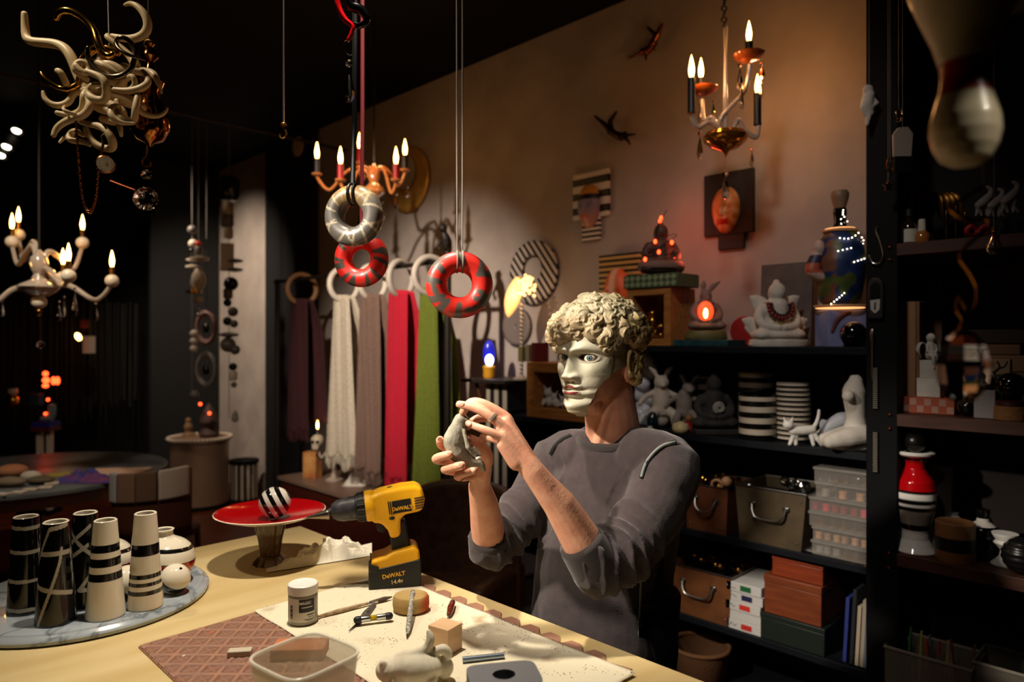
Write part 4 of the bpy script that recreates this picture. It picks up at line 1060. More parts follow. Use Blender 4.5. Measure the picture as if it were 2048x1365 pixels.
fg.tube([t0 + Vector((-.01, .03, .08)), t0 + Vector((-.03, .06, .03)), t0 + Vector((-.03, .04, 0))], .011, 8, rnd=True); fg.tube([t0 + Vector((0, 0, .08)), t0 + Vector((-.03, -.03, .03)), t0 + Vector((-.03, -.01, 0))], .011, 8, rnd=True)
obj('monkey_finial', orgw(fg, rk, .006, 3), M_iron, rk, label='small crouching monkey finial')
def scarf(name, u, vb, wt, wb, col, label, ringcol, seed, du=0, fringe=True, thin=1.0, xo=0, ruv=None):
    t = RT(u); dd_ = XR / (S2 * (1 + t)); y0 = XR * (1 - t) / (1 + t); pxm = dd_ / F
    fs = math.sqrt(2) / (1 + t) / math.hypot(1, (1 - t) / (1 + t)) if False else 1
    # ring round the rail, in the plane across it
    Rr = .115
    rc = Vector((XR + xo, y0, zr - Rr + .034))
    rg = one('scarf_ring', 'ring holding the ' + label.split(' scarf')[0] + ' scarf', 'ring', MB().torus((0, 0, 0), Rr, .02, RZ((seed * 37) % 30 - 15) @ RX90, 40, 12), ringcol, rc)
    ztop = rc.z - Rr + .02; zb = ZC - (vb - V0) / F * dd_
    L = ztop - zb; W0, W1 = wt * pxm * 1.25, wb * pxm * 1.25; yc = WY(u, XR)
    def fn(i, j):
        w_ = W0 + (W1 - W0) * (j ** .8); a = (i - .5)
        yy = -a * w_ + (WY(u + du * j, XR) - yc)
        ph = seed * 2.1
        fold = (.015 * math.sin(i * 11 + ph + 1.5 * j) + .006 * math.sin(i * 27 + ph * 2)) * (.55 + .6 * j) + .03 * math.cos(a * math.pi) * (1 - j)
        edge = .03 * nz((i * 6, seed, 0)) * j
        return Vector((-.02 - fold * thin, yy, -L * j - edge * 2 + .02 * (1 - j) * math.cos(a * 3)))
    sc = T(name, label, 'scarf', (XR + xo, yc, ztop), 0)
    m = mat('knit_' + name + str(seed), col, .95, c2=tuple(int(x * .86) for x in col), ns=90, bump=.3, bs=300)
    obj('front_fall', MB().grid(fn, 60, 40), m, sc, solid=.004)
    obj('back_fall', MB().grid(lambda i, j: fn(1 - i, j * .93) * 1.0 + Vector((.075 * min(1, j * 4) + .035, -.02 - .05 * j * (du < 0) - .03 * j, 0)), 60, 40), m, sc, solid=.004)
    if fringe:
        fb = MB()
        for k in range(60):
            p0 = fn(k / 59, 1); fb.tube([p0 + Vector((0, 0, .01)), p0 + Vector((random.uniform(-.006, .006), random.uniform(-.008, .008), -.07))], .0028, 4)
        obj('fringe', fb, m, sc, kind='stuff')
    return sc
M_ringt = mat('tan_wood_ring', (120, 84, 50), .5); M_ringw = mat('white_ring', (196, 186, 170), .6); M_ringg = mat('grey_white_ring', (170, 160, 148), .6)
scarf('maroon_scarf', 604, 862, 52, 78, (50, 11, 14), 'maroon wool scarf with fringe, leftmost on the rail', M_ringt, 1, -4)
scarf('cream_scarf', 688, 915, 46, 88, (186, 174, 154), 'cream pashmina scarf with fringe, second on the rail', M_ringw, 2, -4)
scarf('brown_scarf', 738, 945, 46, 66, (112, 88, 76), 'crinkled brown scarf hanging beside the cream one', M_ringw, 3, -2, thin=1.5, xo=.03)
scarf('crimson_scarf', 802, 960, 50, 68, (170, 12, 38), 'bright crimson scarf with darker fringe on the rail', M_ringg, 4, -6)
scarf('green_scarf', 862, 985, 44, 70, (90, 100, 22), 'olive green scarf, nearest to the rack post', M_ringg, 5, -8, fringe=False)
# ---- low sideboard behind the drill
ty0, ty1 = WY(850, 2.6), WY(562, 2.6)
sbd = T('low_sideboard', 'long low red-brown sideboard below the scarves', 'sideboard', (2.8, 4.2, 0))
M_mah = mat('mahogany', (74, 28, 18), .45, c2=(54, 20, 13), ns=5, stretch=(1, 8, 8))
obj('top', MB().bb(2.58, 3.3, 3.46, ty1 + .02, .545, .57), mat('sideboard_top', (120, 96, 80), .4), sbd, world=True)
obj('front_panel', MB().bb(2.6, 2.63, 3.48, ty1, .05, .545), M_mah, sbd, world=True)
obj('side_panel', MB().bb(2.63, 3.28, 3.48, 3.51, .05, .545), M_mah, sbd, world=True); obj('side_panel', MB().bb(2.63, 3.28, ty1 - .03, ty1, .05, .545), M_mah, sbd, world=True)
obj('plinth', MB().bb(2.66, 3.25, 3.53, ty1 - .05, 0, .05), M_black, sbd, world=True)
p, s = SH(625, 2.74, .5705)
one('gift_box', 'upright tan box with orange print left of the glass candelabrum', 'box', MB(s).box((0, 0, 26), (30, 22, 52)), mat('tan_card', (190, 140, 78), .7, c2=(150, 74, 36), ns=9), p, CAMZ + R_(-20), bevel=.002)
p, s = SH(668, 2.80, .5705)
cd = T('glass_candelabrum', 'small clear glass candelabrum with a skull and one lit bulb', 'candelabrum', p, CAMZ)
obj('stem', MB(s).lathe([(17, 0), (18, 3), (7, 8), (4, 20), (5, 35), (10, 42), (12, 52), (10, 60), (3, 62)], 20), M_armglass, cd)
for sg in (-1, 1):
    obj('arm', MB(s).tube(cr([(sg * 3, 0, 58), (sg * 10, 0, 66), (sg * 18, 0, 54), (sg * 26, 0, 46), (sg * 31, 0, 62)], 5), 2.2, 8), M_armglass, cd)
sk = MB(s).sphere((-33, 0, 80), (13, 14, 13), 18, 14); sk.box((-35, -6, 68), (13, 12, 10))
sk2 = organic(sk, .006, 3); so_ = obj('skull', sk2, mat('bone_ceramic', (170, 156, 132), .5), cd)
for e in (-39, -30): obj('eye_socket', MB(s).sphere((e, -12.5, 79), (3.2, 2.5, 3.5), 10, 8), M_black, cd)
candle(cd, Vector((-33, 0, 92)) * s, 12 * s, 3.4 * s, M_steel, 17 * s)
obj('blue_bulb', MB(s).sphere((31, 0, 66), (4, 4, 5), 10, 8), mat('blue_glow', (90, 70, 220), .3, emi=(80, 60, 230), es=2), cd)
p, s = SH(712, 2.85, .5705)
one('white_cloth_heap', 'small heap of white cloth at the foot of the brown scarf', 'cloth', MB(s).grid(lambda i, j: Vector(((i - .5) * 46, (j - .5) * 50, 26 * math.sin(i * 3.14) * math.sin(j * 3.14) * (.8 + .8 * nz((i * 4, j * 4, 2))) + .5)), 30, 30), mat('white_cloth', (190, 182, 170), .9), p, CAMZ, sharp=60)

# ---- brown leather chair behind the man
cp = Vector((2.08, 2.52, 0))
lc = T('leather_armchair', 'dark brown leather armchair behind the table corner', 'chair', cp, R_(20))
M_lth = mat('brown_leather', (92, 60, 40), .5, c2=(68, 42, 27), ns=20, bump=.2, bs=90)
obj('seat', MB().box((0, 0, .40), (.56, .56, .16)), M_lth, lc, bevel=.04, seg=4)
obj('backrest', MB().grid(lambda i, j: Vector((.26 * math.cos(R_(-80 + 160 * i)) + .02, .32 * math.sin(R_(-80 + 160 * i)), .32 + .62 * j - .12 * j * abs(2 * i - 1) ** 3)), 30, 14), M_lth, lc, solid=.07, bevel=.02)
for sg in (-1, 1): obj('armrest', MB().box((-.04, sg * .29, .5), (.46, .09, .22)), M_lth, lc, bevel=.035, seg=4)
for x in (-.22, .22):
    for y in (-.22, .22): obj('leg', MB().tube([(x, y, .33), (x * 1.06, y * 1.06, 0)], [.022, .015], 8), M_iron, lc)

# ---- hanging horn-and-tentacle sculpture
d = 2.0; s = d / F; o0 = P(215, 220, d)
md = T('tentacle_sculpture', 'hanging tangle of cream and gold ceramic tentacles with chain and watch', 'sculpture', o0, CAMZ)
K = .337
def mq(x, y, z=0): return Vector(((x * K - 215) * s, z, (220 - y * K) * s))
M_tent = mat('cream_tentacle', (214, 190, 148), .42, c2=(196, 170, 126), ns=18)
M_goldt = mat('gold_tentacle', (214, 158, 66), .16, 1); M_silv = mat('dark_silver', (120, 104, 84), .25, 1)
TT = [
 ([(162, 95), (155, 200), (190, 260), (340, 255), (430, 330), (465, 440), (510, 530)], (15, 20, 22, 24, 26, 28, 28), 0, 0),
 ([(730, 18), (800, 25), (880, 100), (880, 190), (800, 235), (690, 215), (630, 205), (650, 235), (740, 300), (800, 380)], (8, 14, 20, 22, 20, 17, 14, 14, 18, 24), 0, 0),
 ([(360, 125), (400, 95), (480, 95), (580, 180), (620, 280), (660, 350), (710, 370), (720, 345), (690, 340)], (14, 17, 18, 20, 20, 20, 16, 12, 9), -.03, 1),
 ([(280, 455), (310, 500), (380, 540), (450, 540), (490, 500), (500, 380), (550, 310), (640, 295), (720, 330)], (12, 13, 14, 17, 19, 20, 20, 18, 16), -.02, 1),
 ([(900, 388), (820, 375), (760, 330), (745, 285), (790, 265), (840, 300), (850, 400), (800, 480), (720, 500), (640, 470), (590, 390), (600, 340)], (5, 10, 11, 11, 12, 13, 15, 16, 16, 15, 13, 12), -.05, 2),
 ([(965, 555), (940, 480), (890, 420), (820, 420), (740, 400)], (6, 15, 20, 22, 22), 0, 0),
 ([(1000, 650), (985, 690), (920, 705), (860, 680), (840, 620)], (8, 11, 13, 15, 16), -.02, 0),
 ([(870, 605), (870, 700), (840, 750), (790, 740), (755, 690), (740, 630)], (15, 17, 18, 18, 16, 15), -.05, 0),
 ([(855, 768), (780, 765), (735, 730), (725, 670), (755, 665)], (7, 14, 17, 17, 13), -.06, 0),
 ([(770, 830), (770, 790), (740, 750)], (9, 13, 15), -.04, 0),
 ([(300, 570), (310, 620), (370, 645), (430, 610), (440, 560), (520, 540)], (8, 14, 16, 17, 17, 18), -.02, 0),
 ([(355, 845), (370, 805), (420, 800)], (7, 11, 13), .0, 0),
 ([(400, 840), (410, 790), (480, 740), (550, 720), (590, 660), (570, 610)], (12, 16, 18, 19, 20, 14), -.05, 0),
 ([(380, 690), (440, 700), (520, 670), (545, 600), (535, 560)], (13, 16, 18, 18, 15), -.03, 0),
 ([(570, 880), (520, 850), (440, 850), (430, 800), (480, 790), (530, 820)], (10, 14, 14, 14, 13, 12), -.02, 0),
 ([(510, 740), (560, 760), (640, 770), (710, 830), (710, 900), (640, 895), (580, 850), (555, 790)], (11, 14, 17, 20, 20, 18, 16, 14), -.04, 0),
 ([(460, 670), (480, 710), (520, 720)], (5, 9, 12), -.07, 0),
 ([(620, 490), (700, 520), (730, 570), (700, 640), (630, 635), (595, 590), (630, 550), (690, 560)], (15, 18, 20, 20, 19, 18, 15, 11), -.07, 0),
 ([(545, 450), (580, 490), (600, 460), (585, 420), (545, 420), (530, 470), (580, 510)], (14, 16, 16, 15, 15, 18, 14), -.06, 0),
 ([(440, 520), (430, 470), (410, 460)], (17, 16, 14), -.04, 0),
 ([(620, 420), (700, 410), (760, 450), (770, 500), (730, 530)], (14, 20, 22, 20, 16), -.03, 0),
 ([(610, 400), (680, 430), (740, 470)], (14, 20, 16), -.05, 0),
 ([(740, 570), (820, 580), (900, 560), (920, 500), (880, 450)], (12, 17, 18, 16, 14), -.04, 0),
 ([(800, 500), (850, 490), (860, 540), (820, 560)], (13, 14, 13, 10), -.05, 0),
 ([(540, 560), (620, 600), (700, 650), (650, 700), (560, 680)], (20, 24, 26, 24, 18), .03, 0),
 ([(520, 500), (600, 540), (700, 560), (780, 600)], (28, 34, 34, 26), .05, 0),
 ([(540, 280), (570, 300), (560, 380), (600, 440), (680, 470)], (12, 18, 22, 26, 28), .03, 0),
 ([(460, 560), (540, 620), (620, 640)], (16, 22, 24), .02, 0),
]
for pts, rr, yy, k in TT:
    n = len(pts); pp = cr([mq(x, y, yy + .012 * math.sin(i * 1.9 + x)) for i, (x, y) in enumerate(pts)], 9); pp = relax(pp, 26)
    obj('tentacle', MB().tube(pp, [r * 1.15 * K * s for r in lerpl(list(rr), len(pp))], 12, rnd=True), (M_tent, M_goldt, M_silv)[k], md, sharp=180)
obj('hanging_cord', MB().tube([mq(648, 280), mq(641, 0), (mq(641, 0).x, 0, CEIL - o0.z)], .0016, 6), mat('pale_wire', (190, 186, 178), .4), md)
chn = [cr([mq(515, 740, -.05), mq(525, 900, -.05), mq(550, 1180, -.05), mq(590, 1285 - k * 12, -.05), mq(630, 1200, -.05), mq(650, 1000, -.05), mq(672, 890, -.05)], 14) for k in (0, 1)]
for c_ in chn:
    mb = MB()
    for i in range(0, len(c_) - 1): mb.torus((c_[i] + c_[i + 1]) / 2, .0034, .0011, (c_[i + 1] - c_[i]).to_track_quat('X', 'Z').to_matrix() @ RX(90 * (i % 2)), 8, 5, 1.5)
    obj('watch_chain', mb, mat('copper_chain', (150, 92, 48), .3, 1), md)
obj('chain_hook', MB().tube(cr([mq(672, 770, -.05), mq(690, 800, -.05), mq(660, 840, -.05), mq(672, 880, -.05)], 5), .003, 6), M_silv, md)
w0 = mq(680, 1000, -.045)
wt = obj('pocket_watch', MB().lathe([(.001, -.008), (.021, -.008), (.0255, -.003), (.0255, .004), (.022, .007)], 28, w0, RZ(28) @ RX90), mat('copper_case', (140, 84, 48), .25, 1), md, label='copper cased pocket watch')
obj('watch_face', MB().lathe([(.0218, .0060), (.0218, .0082)], 28, w0, RZ(28) @ RX90), mat('watch_dial', (214, 202, 180), .4), wt)
for a in range(12): obj('dial_mark', MB().box(w0 + RZ(28) @ Vector((.0175 * math.sin(R_(a * 30)), -.0084, .0175 * math.cos(R_(a * 30)))), (.0009, .0005, .003), rot=RZ(28) @ RY(a * 30)), M_ink, wt)
obj('watch_hand', MB().box(w0 + RZ(28) @ Vector((.003, -.0086, .003)), (.001, .0005, .010), rot=RZ(28) @ RY(40)), M_ink, wt)
# gold glass ornament with crystals hanging behind the sculpture
g0 = P(300, 230, 2.12); s = 2.12 / F
go = T('gold_ornament', 'gold glass ornament with hook and faceted crystals behind the tentacles', 'ornament', g0, CAMZ)
gq = lambda x, y: Vector(((x * K - 300) * s, 0, (230 - y * K) * s))
M_gg = mat('mirror_gold_glass', (150, 96, 44), .12, 1)
obj('ornament_body', MB(s).lathe([(3, 148), (9, 142), (5, 136), (14, 126), (16, 116), (6, 106), (9, 90), (26, 66), (18, 40), (24, 20), (36, -6), (36, -30), (24, -50), (6, -58), (3, -64)], 32), M_gg, go)
obj('ornament_hook', MB().torus(gq(880, 262) , .012, .003, RX90, 20, 8), M_brass, go)
obj('ornament_cord', MB().tube([gq(880, 240), (gq(870, 0).x, 0, CEIL - g0.z)], .0012, 6), M_cord, go)
obj('lower_hook', MB().tube(cr([gq(868, 850), gq(866, 920), gq(842, 950), gq(850, 985), gq(885, 985), gq(890, 965)], 5), .0035, 8), M_brass, go)
def cut_disc(c, r, th, n=12): return MB().lathe([(.001, -th), (r * .5, -th * .85), (r * .9, -th * .3), (r, 0), (r * .9, th * .3), (r * .5, th * .85), (.001, th)], n, c, RZ(20) @ RX90)
obj('crystal_bead', cut_disc(gq(868, 1038), 10.5 * s, 6 * s, 9), M_crystal, go, sharp=8)
obj('crystal_pendant', cut_disc(gq(865, 1180), 24 * s, 9 * s, 14), M_crystal, go, sharp=8, label='round faceted crystal pendant')
obj('copper_stick', MB().tube([gq(655, 1075), gq(800, 1130)], .0035, 8), mat('copper_stick', (130, 66, 38), .4, 1), go)
# ---- metal rod with hook
h0 = P(567, 278, 1.95); s = 1.95 / F
hk = T('hook_rod', 'thin steel rod with a brass hook hanging from the ceiling', 'hook', h0, CAMZ)
obj('rod', MB().tube([(0, 0, 32 * s), (0, 0, CEIL - h0.z)], .0028, 8), M_steel, hk)
obj('ferrule', MB(s).lathe([(3, 24), (6, 26), (6, 30), (3, 33)], 12), M_brass, hk)
obj('hook', MB(s).tube(cr([(0, 0, 26), (5, 0, 14), (5, 0, 6), (-1, 0, 0), (-7, 0, 4), (-7, 0, 10)], 5), 2.0, 8), M_brass, hk)
# ---- ceramic rings on straps
def donut(name, u, v, d, R, r, fn, label, tilt, sx=1.0):
    p = P(u, v, d); s = d / F
    dn = T(name, label, 'ring', p, CAMZ + R_(tilt))
    o = obj('ring_body', MB(s).torus((0, 0, 0), R, r, RX90, 120, 40, sx), vmat('matte_glaze', .42, coat=.25), dn, sharp=180)
    Rm, rm = R * s, r * s
    def f(q):
        a = math.atan2(q.z, q.x); b_ = math.atan2(-q.y, math.hypot(q.x, q.z) - Rm); return fn(a, b_)
    paint(o, f); return dn, p, s
def seglines(ls, w, bg, fg, soft=.35):
    def f(a, b_):
        best = 9
        for a0, b0, a1, b1 in ls:
            for off in (-2 * math.pi, 0, 2 * math.pi):
                x0, y0, x1, y1 = a0 + off, b0 * .45, a1 + off, b1 * .45; dx, dy = x1 - x0, y1 - y0
                t = max(0, min(1, ((a - x0) * dx + (b_ * .45 - y0) * dy) / (dx * dx + dy * dy))); best = min(best, math.hypot(a - x0 - dx * t, b_ * .45 - y0 - dy * t))
        return mixc(fg, bg, (best - w) / (w * soft))
    return f
random.seed(21)
gl = []
for k in range(11): a = -3.1 + k * .57; gl += [(a, -1.9, a + random.uniform(.3, .9), 2.0)] + ([(a + .5, -1.9, a - .35, 2.0)] if k % 2 else [])
dn, p, s = donut('grey_ceramic_ring', 708, 432, 1.9, 42, 20, lambda a, b_: mixc(seglines(gl, .04, (80, 76, 70), (150, 138, 114))(a, b_), (150, 112, 54), max(0, math.sin(a) - .45) * 1.3), 'dark grey ceramic ring with pale lines on a black strap', -14)
M_strapb = mat('black_leather_strap', (10, 9, 9), .4)
obj('strap', MB().tube([Vector((-2, -2, 62)) * s, Vector((1, 0, 200)) * s, (0.004, 0, CEIL - p.z)], .0075, 8, flat=.35), M_strapb, dn)
obj('strap_loop', MB(s).tube([Vector((-4, 22 * math.cos(R_(a)), 42 + 22 * math.sin(R_(a)))) for a in range(0, 360, 20)], 2.6, 8, True), M_strapb, dn)
obj('strap_loop', MB(s).tube([Vector((7, 22 * math.cos(R_(a)), 42 + 22 * math.sin(R_(a)))) for a in range(0, 360, 20)], 2.6, 8, True), M_strapb, dn)
RG = (64, 58, 52); RR = (206, 34, 26)
rl = [(-3.0 + k * .36, -1.8, -3.0 + k * .36 + (.5 if k % 3 else .15), 1.8) for k in range(18) if k not in (5,)]
dn, p, s = donut('red_ceramic_ring', 723, 519, 2.02, 38, 18, seglines(rl, .075, RR, RG), 'red ceramic ring with thin slanting grey stripes, below the grey ring', -10)
obj('red_cord', MB().tube([Vector((0, 0, 55)) * s, Vector((2, 0, 300)) * s, (.003, 0, CEIL - p.z)], .006, 8, flat=.4), mat('dark_red_cord', (112, 12, 22), .6), dn)
rl = [(-2.9, -1.8, -2.5, 1.8), (-2.35, -1.8, -2.2, 1.8), (-1.7, -1.8, -1.6, 1.8), (-1.0, -1.8, -.35, 1.8), (-.75, 1.8, .05, -1.5), (.0, -1.8, .5, 1.8), (.5, 1.8, 1.2, -1.2), (1.45, 1.8, 1.95, -1.8), (2.2, -1.8, 2.5, 1.8), (2.85, -1.8, 3.05, 1.8), (-1.3, 1.2, -.3, .6), (-3.2, 1.2, -2.2, 1.6), (1.9, .8, 2.7, .1)]
dn, p, s = donut('red_grey_ceramic_ring', 919, 570, 1.70, 46, 21, seglines(rl, .11, (206, 40, 30), (82, 76, 68)), 'large red ceramic ring with broad grey crossing bands on thin cords', 8)
for k in (-5, 6):
    obj('cord', MB(s).tube([(k * .9, -3, 66), (k, 0, 250), (k * 1.2, 0, (CEIL - p.z) / s)], 1.6, 6), M_cord, dn)
    obj('cord_loop', MB(s).tube([Vector((k, 22 * math.cos(R_(a)), 46 + 22 * math.sin(R_(a)))) for a in range(0, 360, 20)], 1.7, 6, True), M_cord, dn)
# black and red glass hook with crystal drop
h0 = P(698, 205, 1.86); s = 1.86 / F
gh = T('glass_hook_pendant', 'black and red glass twist hook with a long crystal drop', 'pendant', h0, CAMZ)
hq = lambda u, v, y=0: Vector((u - 698, y, 205 - v))
obj('black_twist', MB(s).tube(cr([hq(702, -40), hq(700, 8), hq(722, 20), hq(734, 40), hq(720, 52), hq(706, 48)], 6), [9, 11, 10, 7, 6, 4], 12, rnd=True), M_blackgl, gh)
obj('red_twist', MB(s).tube(cr([hq(680, -40, -6), hq(677, 10, -6), hq(690, 40, -6), hq(706, 55, -6), hq(704, 72, -6), hq(698, 82, -6)], 6), [5, 6, 6, 5, 5, 4], 12, rnd=True), M_red, gh)
obj('suspension', MB().tube([hq(702, -38) * s, (hq(702, 0).x * s, 0, CEIL - h0.z)], .003, 6), M_cord, gh)
obj('wire_hook', MB(s).tube(cr([hq(699, 80), hq(688, 82), hq(687, 96), hq(696, 110), hq(704, 108)], 5), 1.4, 6), M_steel, gh)
obj('crystal_bead', MB(s).sphere(hq(698, 127), (8, 8, 8), 8, 6), M_crystal, gh, sharp=8)
obj('crystal_drop', MB(s).lathe([(.3, 64), (5, 54), (11, 22), (11, 10), (6, 1), (.3, -1)], 8), M_crystal, gh, sharp=8, label='long faceted crystal drop')

# ---- bead garlands by the white wall at the left
def garland(name, u, d, items, label, vtop=200):
    p = P(u, items[-1][0], d); s = d / F
    g = T(name, label, 'garland', p, CAMZ)
    obj('string', MB(s).tube([(0, 0, 0), (0, 0, (CEIL - p.z) / s)], .7, 5), M_cord, g)
    for v, kind, r, off, m in items:
        c = Vector((off, 0, items[-1][0] - v))
        mb = MB(s)
        if kind == 'b': mb.sphere(c, r, 14, 10); nm = 'bead'
        elif kind == 'd': mb.lathe([(r * .3, -r * .3), (r, -r * .12), (r, r * .12), (r * .3, r * .3)], 16, c); nm = 'disc_bead'
        elif kind == 'c': mb.lathe([(r * .7, -r * 1.2), (r, -r * .8), (r, r * .8), (r * .7, r * 1.2)], 14, c); nm = 'barrel_bead'
        elif kind == 'x': mb.box(c, (r * 1.4, r * 1.2, r * 3), RZ(0) and 0 or R_(25)); nm = 'block_bead'
        elif kind == 't': mb.lathe([(r * .4, r * 1.6), (r * .9, r * .6), (r, -r * .5), (r * .4, -r * 1.6)], 14, c); nm = 'drop_bead'
        elif kind == 'r': mb.torus(c, r, r * .22, RX90, 24, 8, .6); nm = 'oval_ring'
        obj(nm, mb, m, g)
W_ = mat('white_bead', (196, 180, 160), .4); G_ = mat('grey_bead', (104, 98, 92), .35); B_ = mat('black_bead', (18, 17, 17), .25); O_ = mat('orange_bead', (214, 60, 24), .4); Y_ = M_gold
garland('bead_garland', 384, 6.3, [(425 + 35, 'b', 9, 0, G_), (488, 'b', 9, 2, W_), (502, 'b', 7, 0, B_), (520, 'd', 11, 0, W_), (534, 'd', 14, 2, W_), (566, 't', 6, 3, G_), (668, 'b', 8, 4, W_), (683, 'b', 8, 4, W_), (698, 'b', 8, 4, W_), (790, 'b', 9, 5, G_)], 'bead garland with three pale balls in a row, leftmost of the strands')
garland('bead_garland', 397, 6.2, [(488, 'b', 6, 0, O_), (503, 'c', 8, 0, G_), (518, 'd', 18, 2, W_), (560, 't', 14, 0, W_), (584, 'd', 15, -10, Y_), (600, 'b', 8, 0, W_), (622, 'b', 4, 0, M_steel), (630, 'b', 4, 0, M_steel)], 'bead garland with an orange bead on top and a gold disc')
garland('pendant_garland', 413, 6.4, [(656, 'r', 30, 0, mat('pink_grey_ring', (128, 92, 84), .5)), (657, 'c', 7, 0, B_), (740, 'r', 30, 0, mat('grey_ring_pendant', (112, 104, 98), .5)), (741, 'c', 7, 0, B_)], 'strand of two upright oval ring pendants')
st_ = stripes('striped_bead', (20, 19, 19), (190, 178, 160), 'Z', .02, .5, .4)
garland('bead_garland', 458, 6.3, [(378, 'c', 20, 0, B_), (420, 'c', 13, -4, M_armglass), (440, 'c', 13, -4, G_), (466, 'c', 10, -2, W_), (515, 'x', 18, -4, mat('pale_block', (178, 166, 152), .6)), (522, 'd', 15, 12, G_), (540, 'd', 15, 12, G_), (568, 'b', 14, 4, B_), (588, 'c', 9, -2, G_), (606, 'b', 8, -3, B_), (624, 'b', 10, 8, G_), (643, 'b', 9, -3, B_), (648, 'b', 8, 10, G_), (670, 'd', 18, 0, G_), (690, 'b', 15, -2, G_), (700, 'b', 10, 12, G_), (734, 'b', 8, 8, B_), (752, 'c', 8, 8, W_), (770, 'b', 6, 10, G_), (832, 't', 6, 12, st_), (838, 'b', 7, 12, st_)], 'long garland of black, grey and white beads beside the white wall')

# ---- drum table, striped stool, far left still life
d = 6.95; s = d / F; p = PZ(400, 1012, 0)
dt = T('drum_table', 'silvery cylindrical drum table with a beaded rim near the white wall', 'table', p, CAMZ)
obj('drum_body', MB(s).lathe([(55, 0), (55, 8), (54, 8), (54, 128), (58, 130), (58, 137), (1, 137)], 40), mat('brushed_tin', (168, 136, 112), .4, .5), dt)
obj('base_band', MB(s).lathe([(55.8, 0), (55.8, 8)], 40), M_black, dt)
for k in range(48): a = 2 * math.pi * k / 48; obj('rim_bead', MB(s).sphere((58 * math.cos(a), 58 * math.sin(a), 136), 3.4, 8, 6), W_, dt)
dtz = 137 * s
def far_thing(name, u, x_off, z0, label, cat): return T(name, label, cat, p + CV((u - 400) * s, x_off, z0), CAMZ)
f = far_thing('clay_figurine', 372, .05, dtz, 'small brown figurine on the drum table', 'figurine')
fm = MB(s); fm.lathe([(14, 0), (13, 3), (6, 8), (9, 18), (6, 26)], 14); fm.sphere((0, 0, 31), 6, 12, 8); obj('figurine_body', organic(fm, .008, 2), mat('brown_clay_fig', (112, 82, 52), .7), f)
f = far_thing('lit_ornament', 418, .0, dtz, 'dark ornament with two tiny orange lights on the drum table', 'ornament')
obj('ornament_body', MB(s).lathe([(16, 0), (20, 6), (12, 18), (18, 30), (14, 44), (8, 56), (2, 66)], 18), mat('dark_brown_clay', (58, 40, 34), .7), f)
for u, v in ((410, 808), (428, 826)):
    lt = Vector(((u - 418) * s, -21 * s, (875 - v) * s)); obj('tiny_bulb', MB(s).sphere(lt / s, 3.0, 10, 8), M_redled, f)
p2 = PZ(488, 1000, 0)
stl = T('striped_stool', 'small black and white striped drum stool beside the drum table', 'stool', p2, CAMZ)
obj('stool_body', MB(s).lathe([(26, 0), (26, 76)], 28), vmat('stool_paint', .5), stl)
paint(stl.children[0], lambda q: BLK)
for k in range(14): a = 2 * math.pi * k / 14; obj('stripe', MB(s).box((26.3 * math.cos(a), 26.3 * math.sin(a), 40), (1.2, 5.5, 70), rz=a), W_, stl)
obj('stool_top', MB(s).lathe([(29, 76), (30, 79), (29, 83), (1, 83)], 28), M_black, stl)
# far things against the curtain
d = 6.6; s = d / F; p = P(92, 930, d); p.z = 0
pd = T('striped_pedestal', 'pedestal with blue and red top on pale posts in the far left', 'pedestal', p, CAMZ)
zz = lambda v: (ZC - (v - V0) * s) / s
obj('top', MB(s).box((0, 0, zz(848)), (36, 36, 9)), mat('blue_top', (24, 34, 120), .5), pd); obj('top_band', MB(s).box((0, 0, zz(857)), (37, 37, 9)), mat('dull_red', (84, 16, 14), .5), pd)
for k in (-12, 8): obj('post', MB(s).box((k, 0, zz(861) / 2), (9, 9, zz(861))), W_, pd)
obj('base', MB(s).box((0, 0, 4), (40, 40, 8)), M_black, pd)
hd_ = T('grey_shoe_figure', 'grey boot-shaped figure with two orange lights on the pedestal', 'figurine', p + Vector((0, 0, zz(843) * s)) + CV(6 * s, 0), CAMZ)
bt_ = MB(s).tube([(-12, 0, 5), (4, 0, 6), (6, 0, 16), (6, 0, 28)], [6, 8, 8, 8], 12, rnd=True); obj('boot', organic(bt_, .008, 2), mat('grey_blue_clay', (110, 126, 132), .7), hd_)
for a in ((-1, -9, 16), (4, -9, 44)): obj('tiny_bulb', MB(s).sphere(a, 3, 10, 8), M_redled, hd_)
obj('lamp_wire', MB(s).tube([(6, 0, 28), (4, -6, 44)], 1, 5), M_black, hd_)
def hang_led(name, u, v, parts, label):
    pz = P(u, v, 6.8); t = T(name, label, 'light', pz, CAMZ); s_l = 6.8 / F
    obj('lamp_wire', MB().tube([(0, 0, 0), (0, 0, CEIL - pz.z)], .002, 5), M_black, t)
    for x, z, rx, rz2 in parts: obj('lamp_glass', MB(s_l).sphere((x, 0, z), (rx, 5, rz2), 12, 8), M_redled, t)
hang_led('red_light', 91, 762, [(0, 14, 5, 5), (1, 1, 7, 6), (0, -10, 6, 4)], 'stack of three red lights in the dark left corner')
hang_led('red_light', 111, 762, [(-4, 0, 4, 8), (4, 0, 4, 8)], 'pair of upright red lights in the dark left corner')
p = P(72, 800, 6.7)
one('blue_box', 'dull blue box hanging in the far left corner', 'box', MB(6.7 / F).box((0, 0, 0), (22, 16, 24)), mat('dull_blue', (34, 54, 70), .6), p, CAMZ, bevel=.003); obj('hanging_wire', MB().tube([(0, 0, .05), (0, 0, CEIL - p.z)], .002, 5), M_black, bpy.data.objects['blue_box'])
gb = T('gold_bauble', 'shiny gold bauble with pale cap at the far left edge', 'bauble', P(26, 802, 6.5), CAMZ)
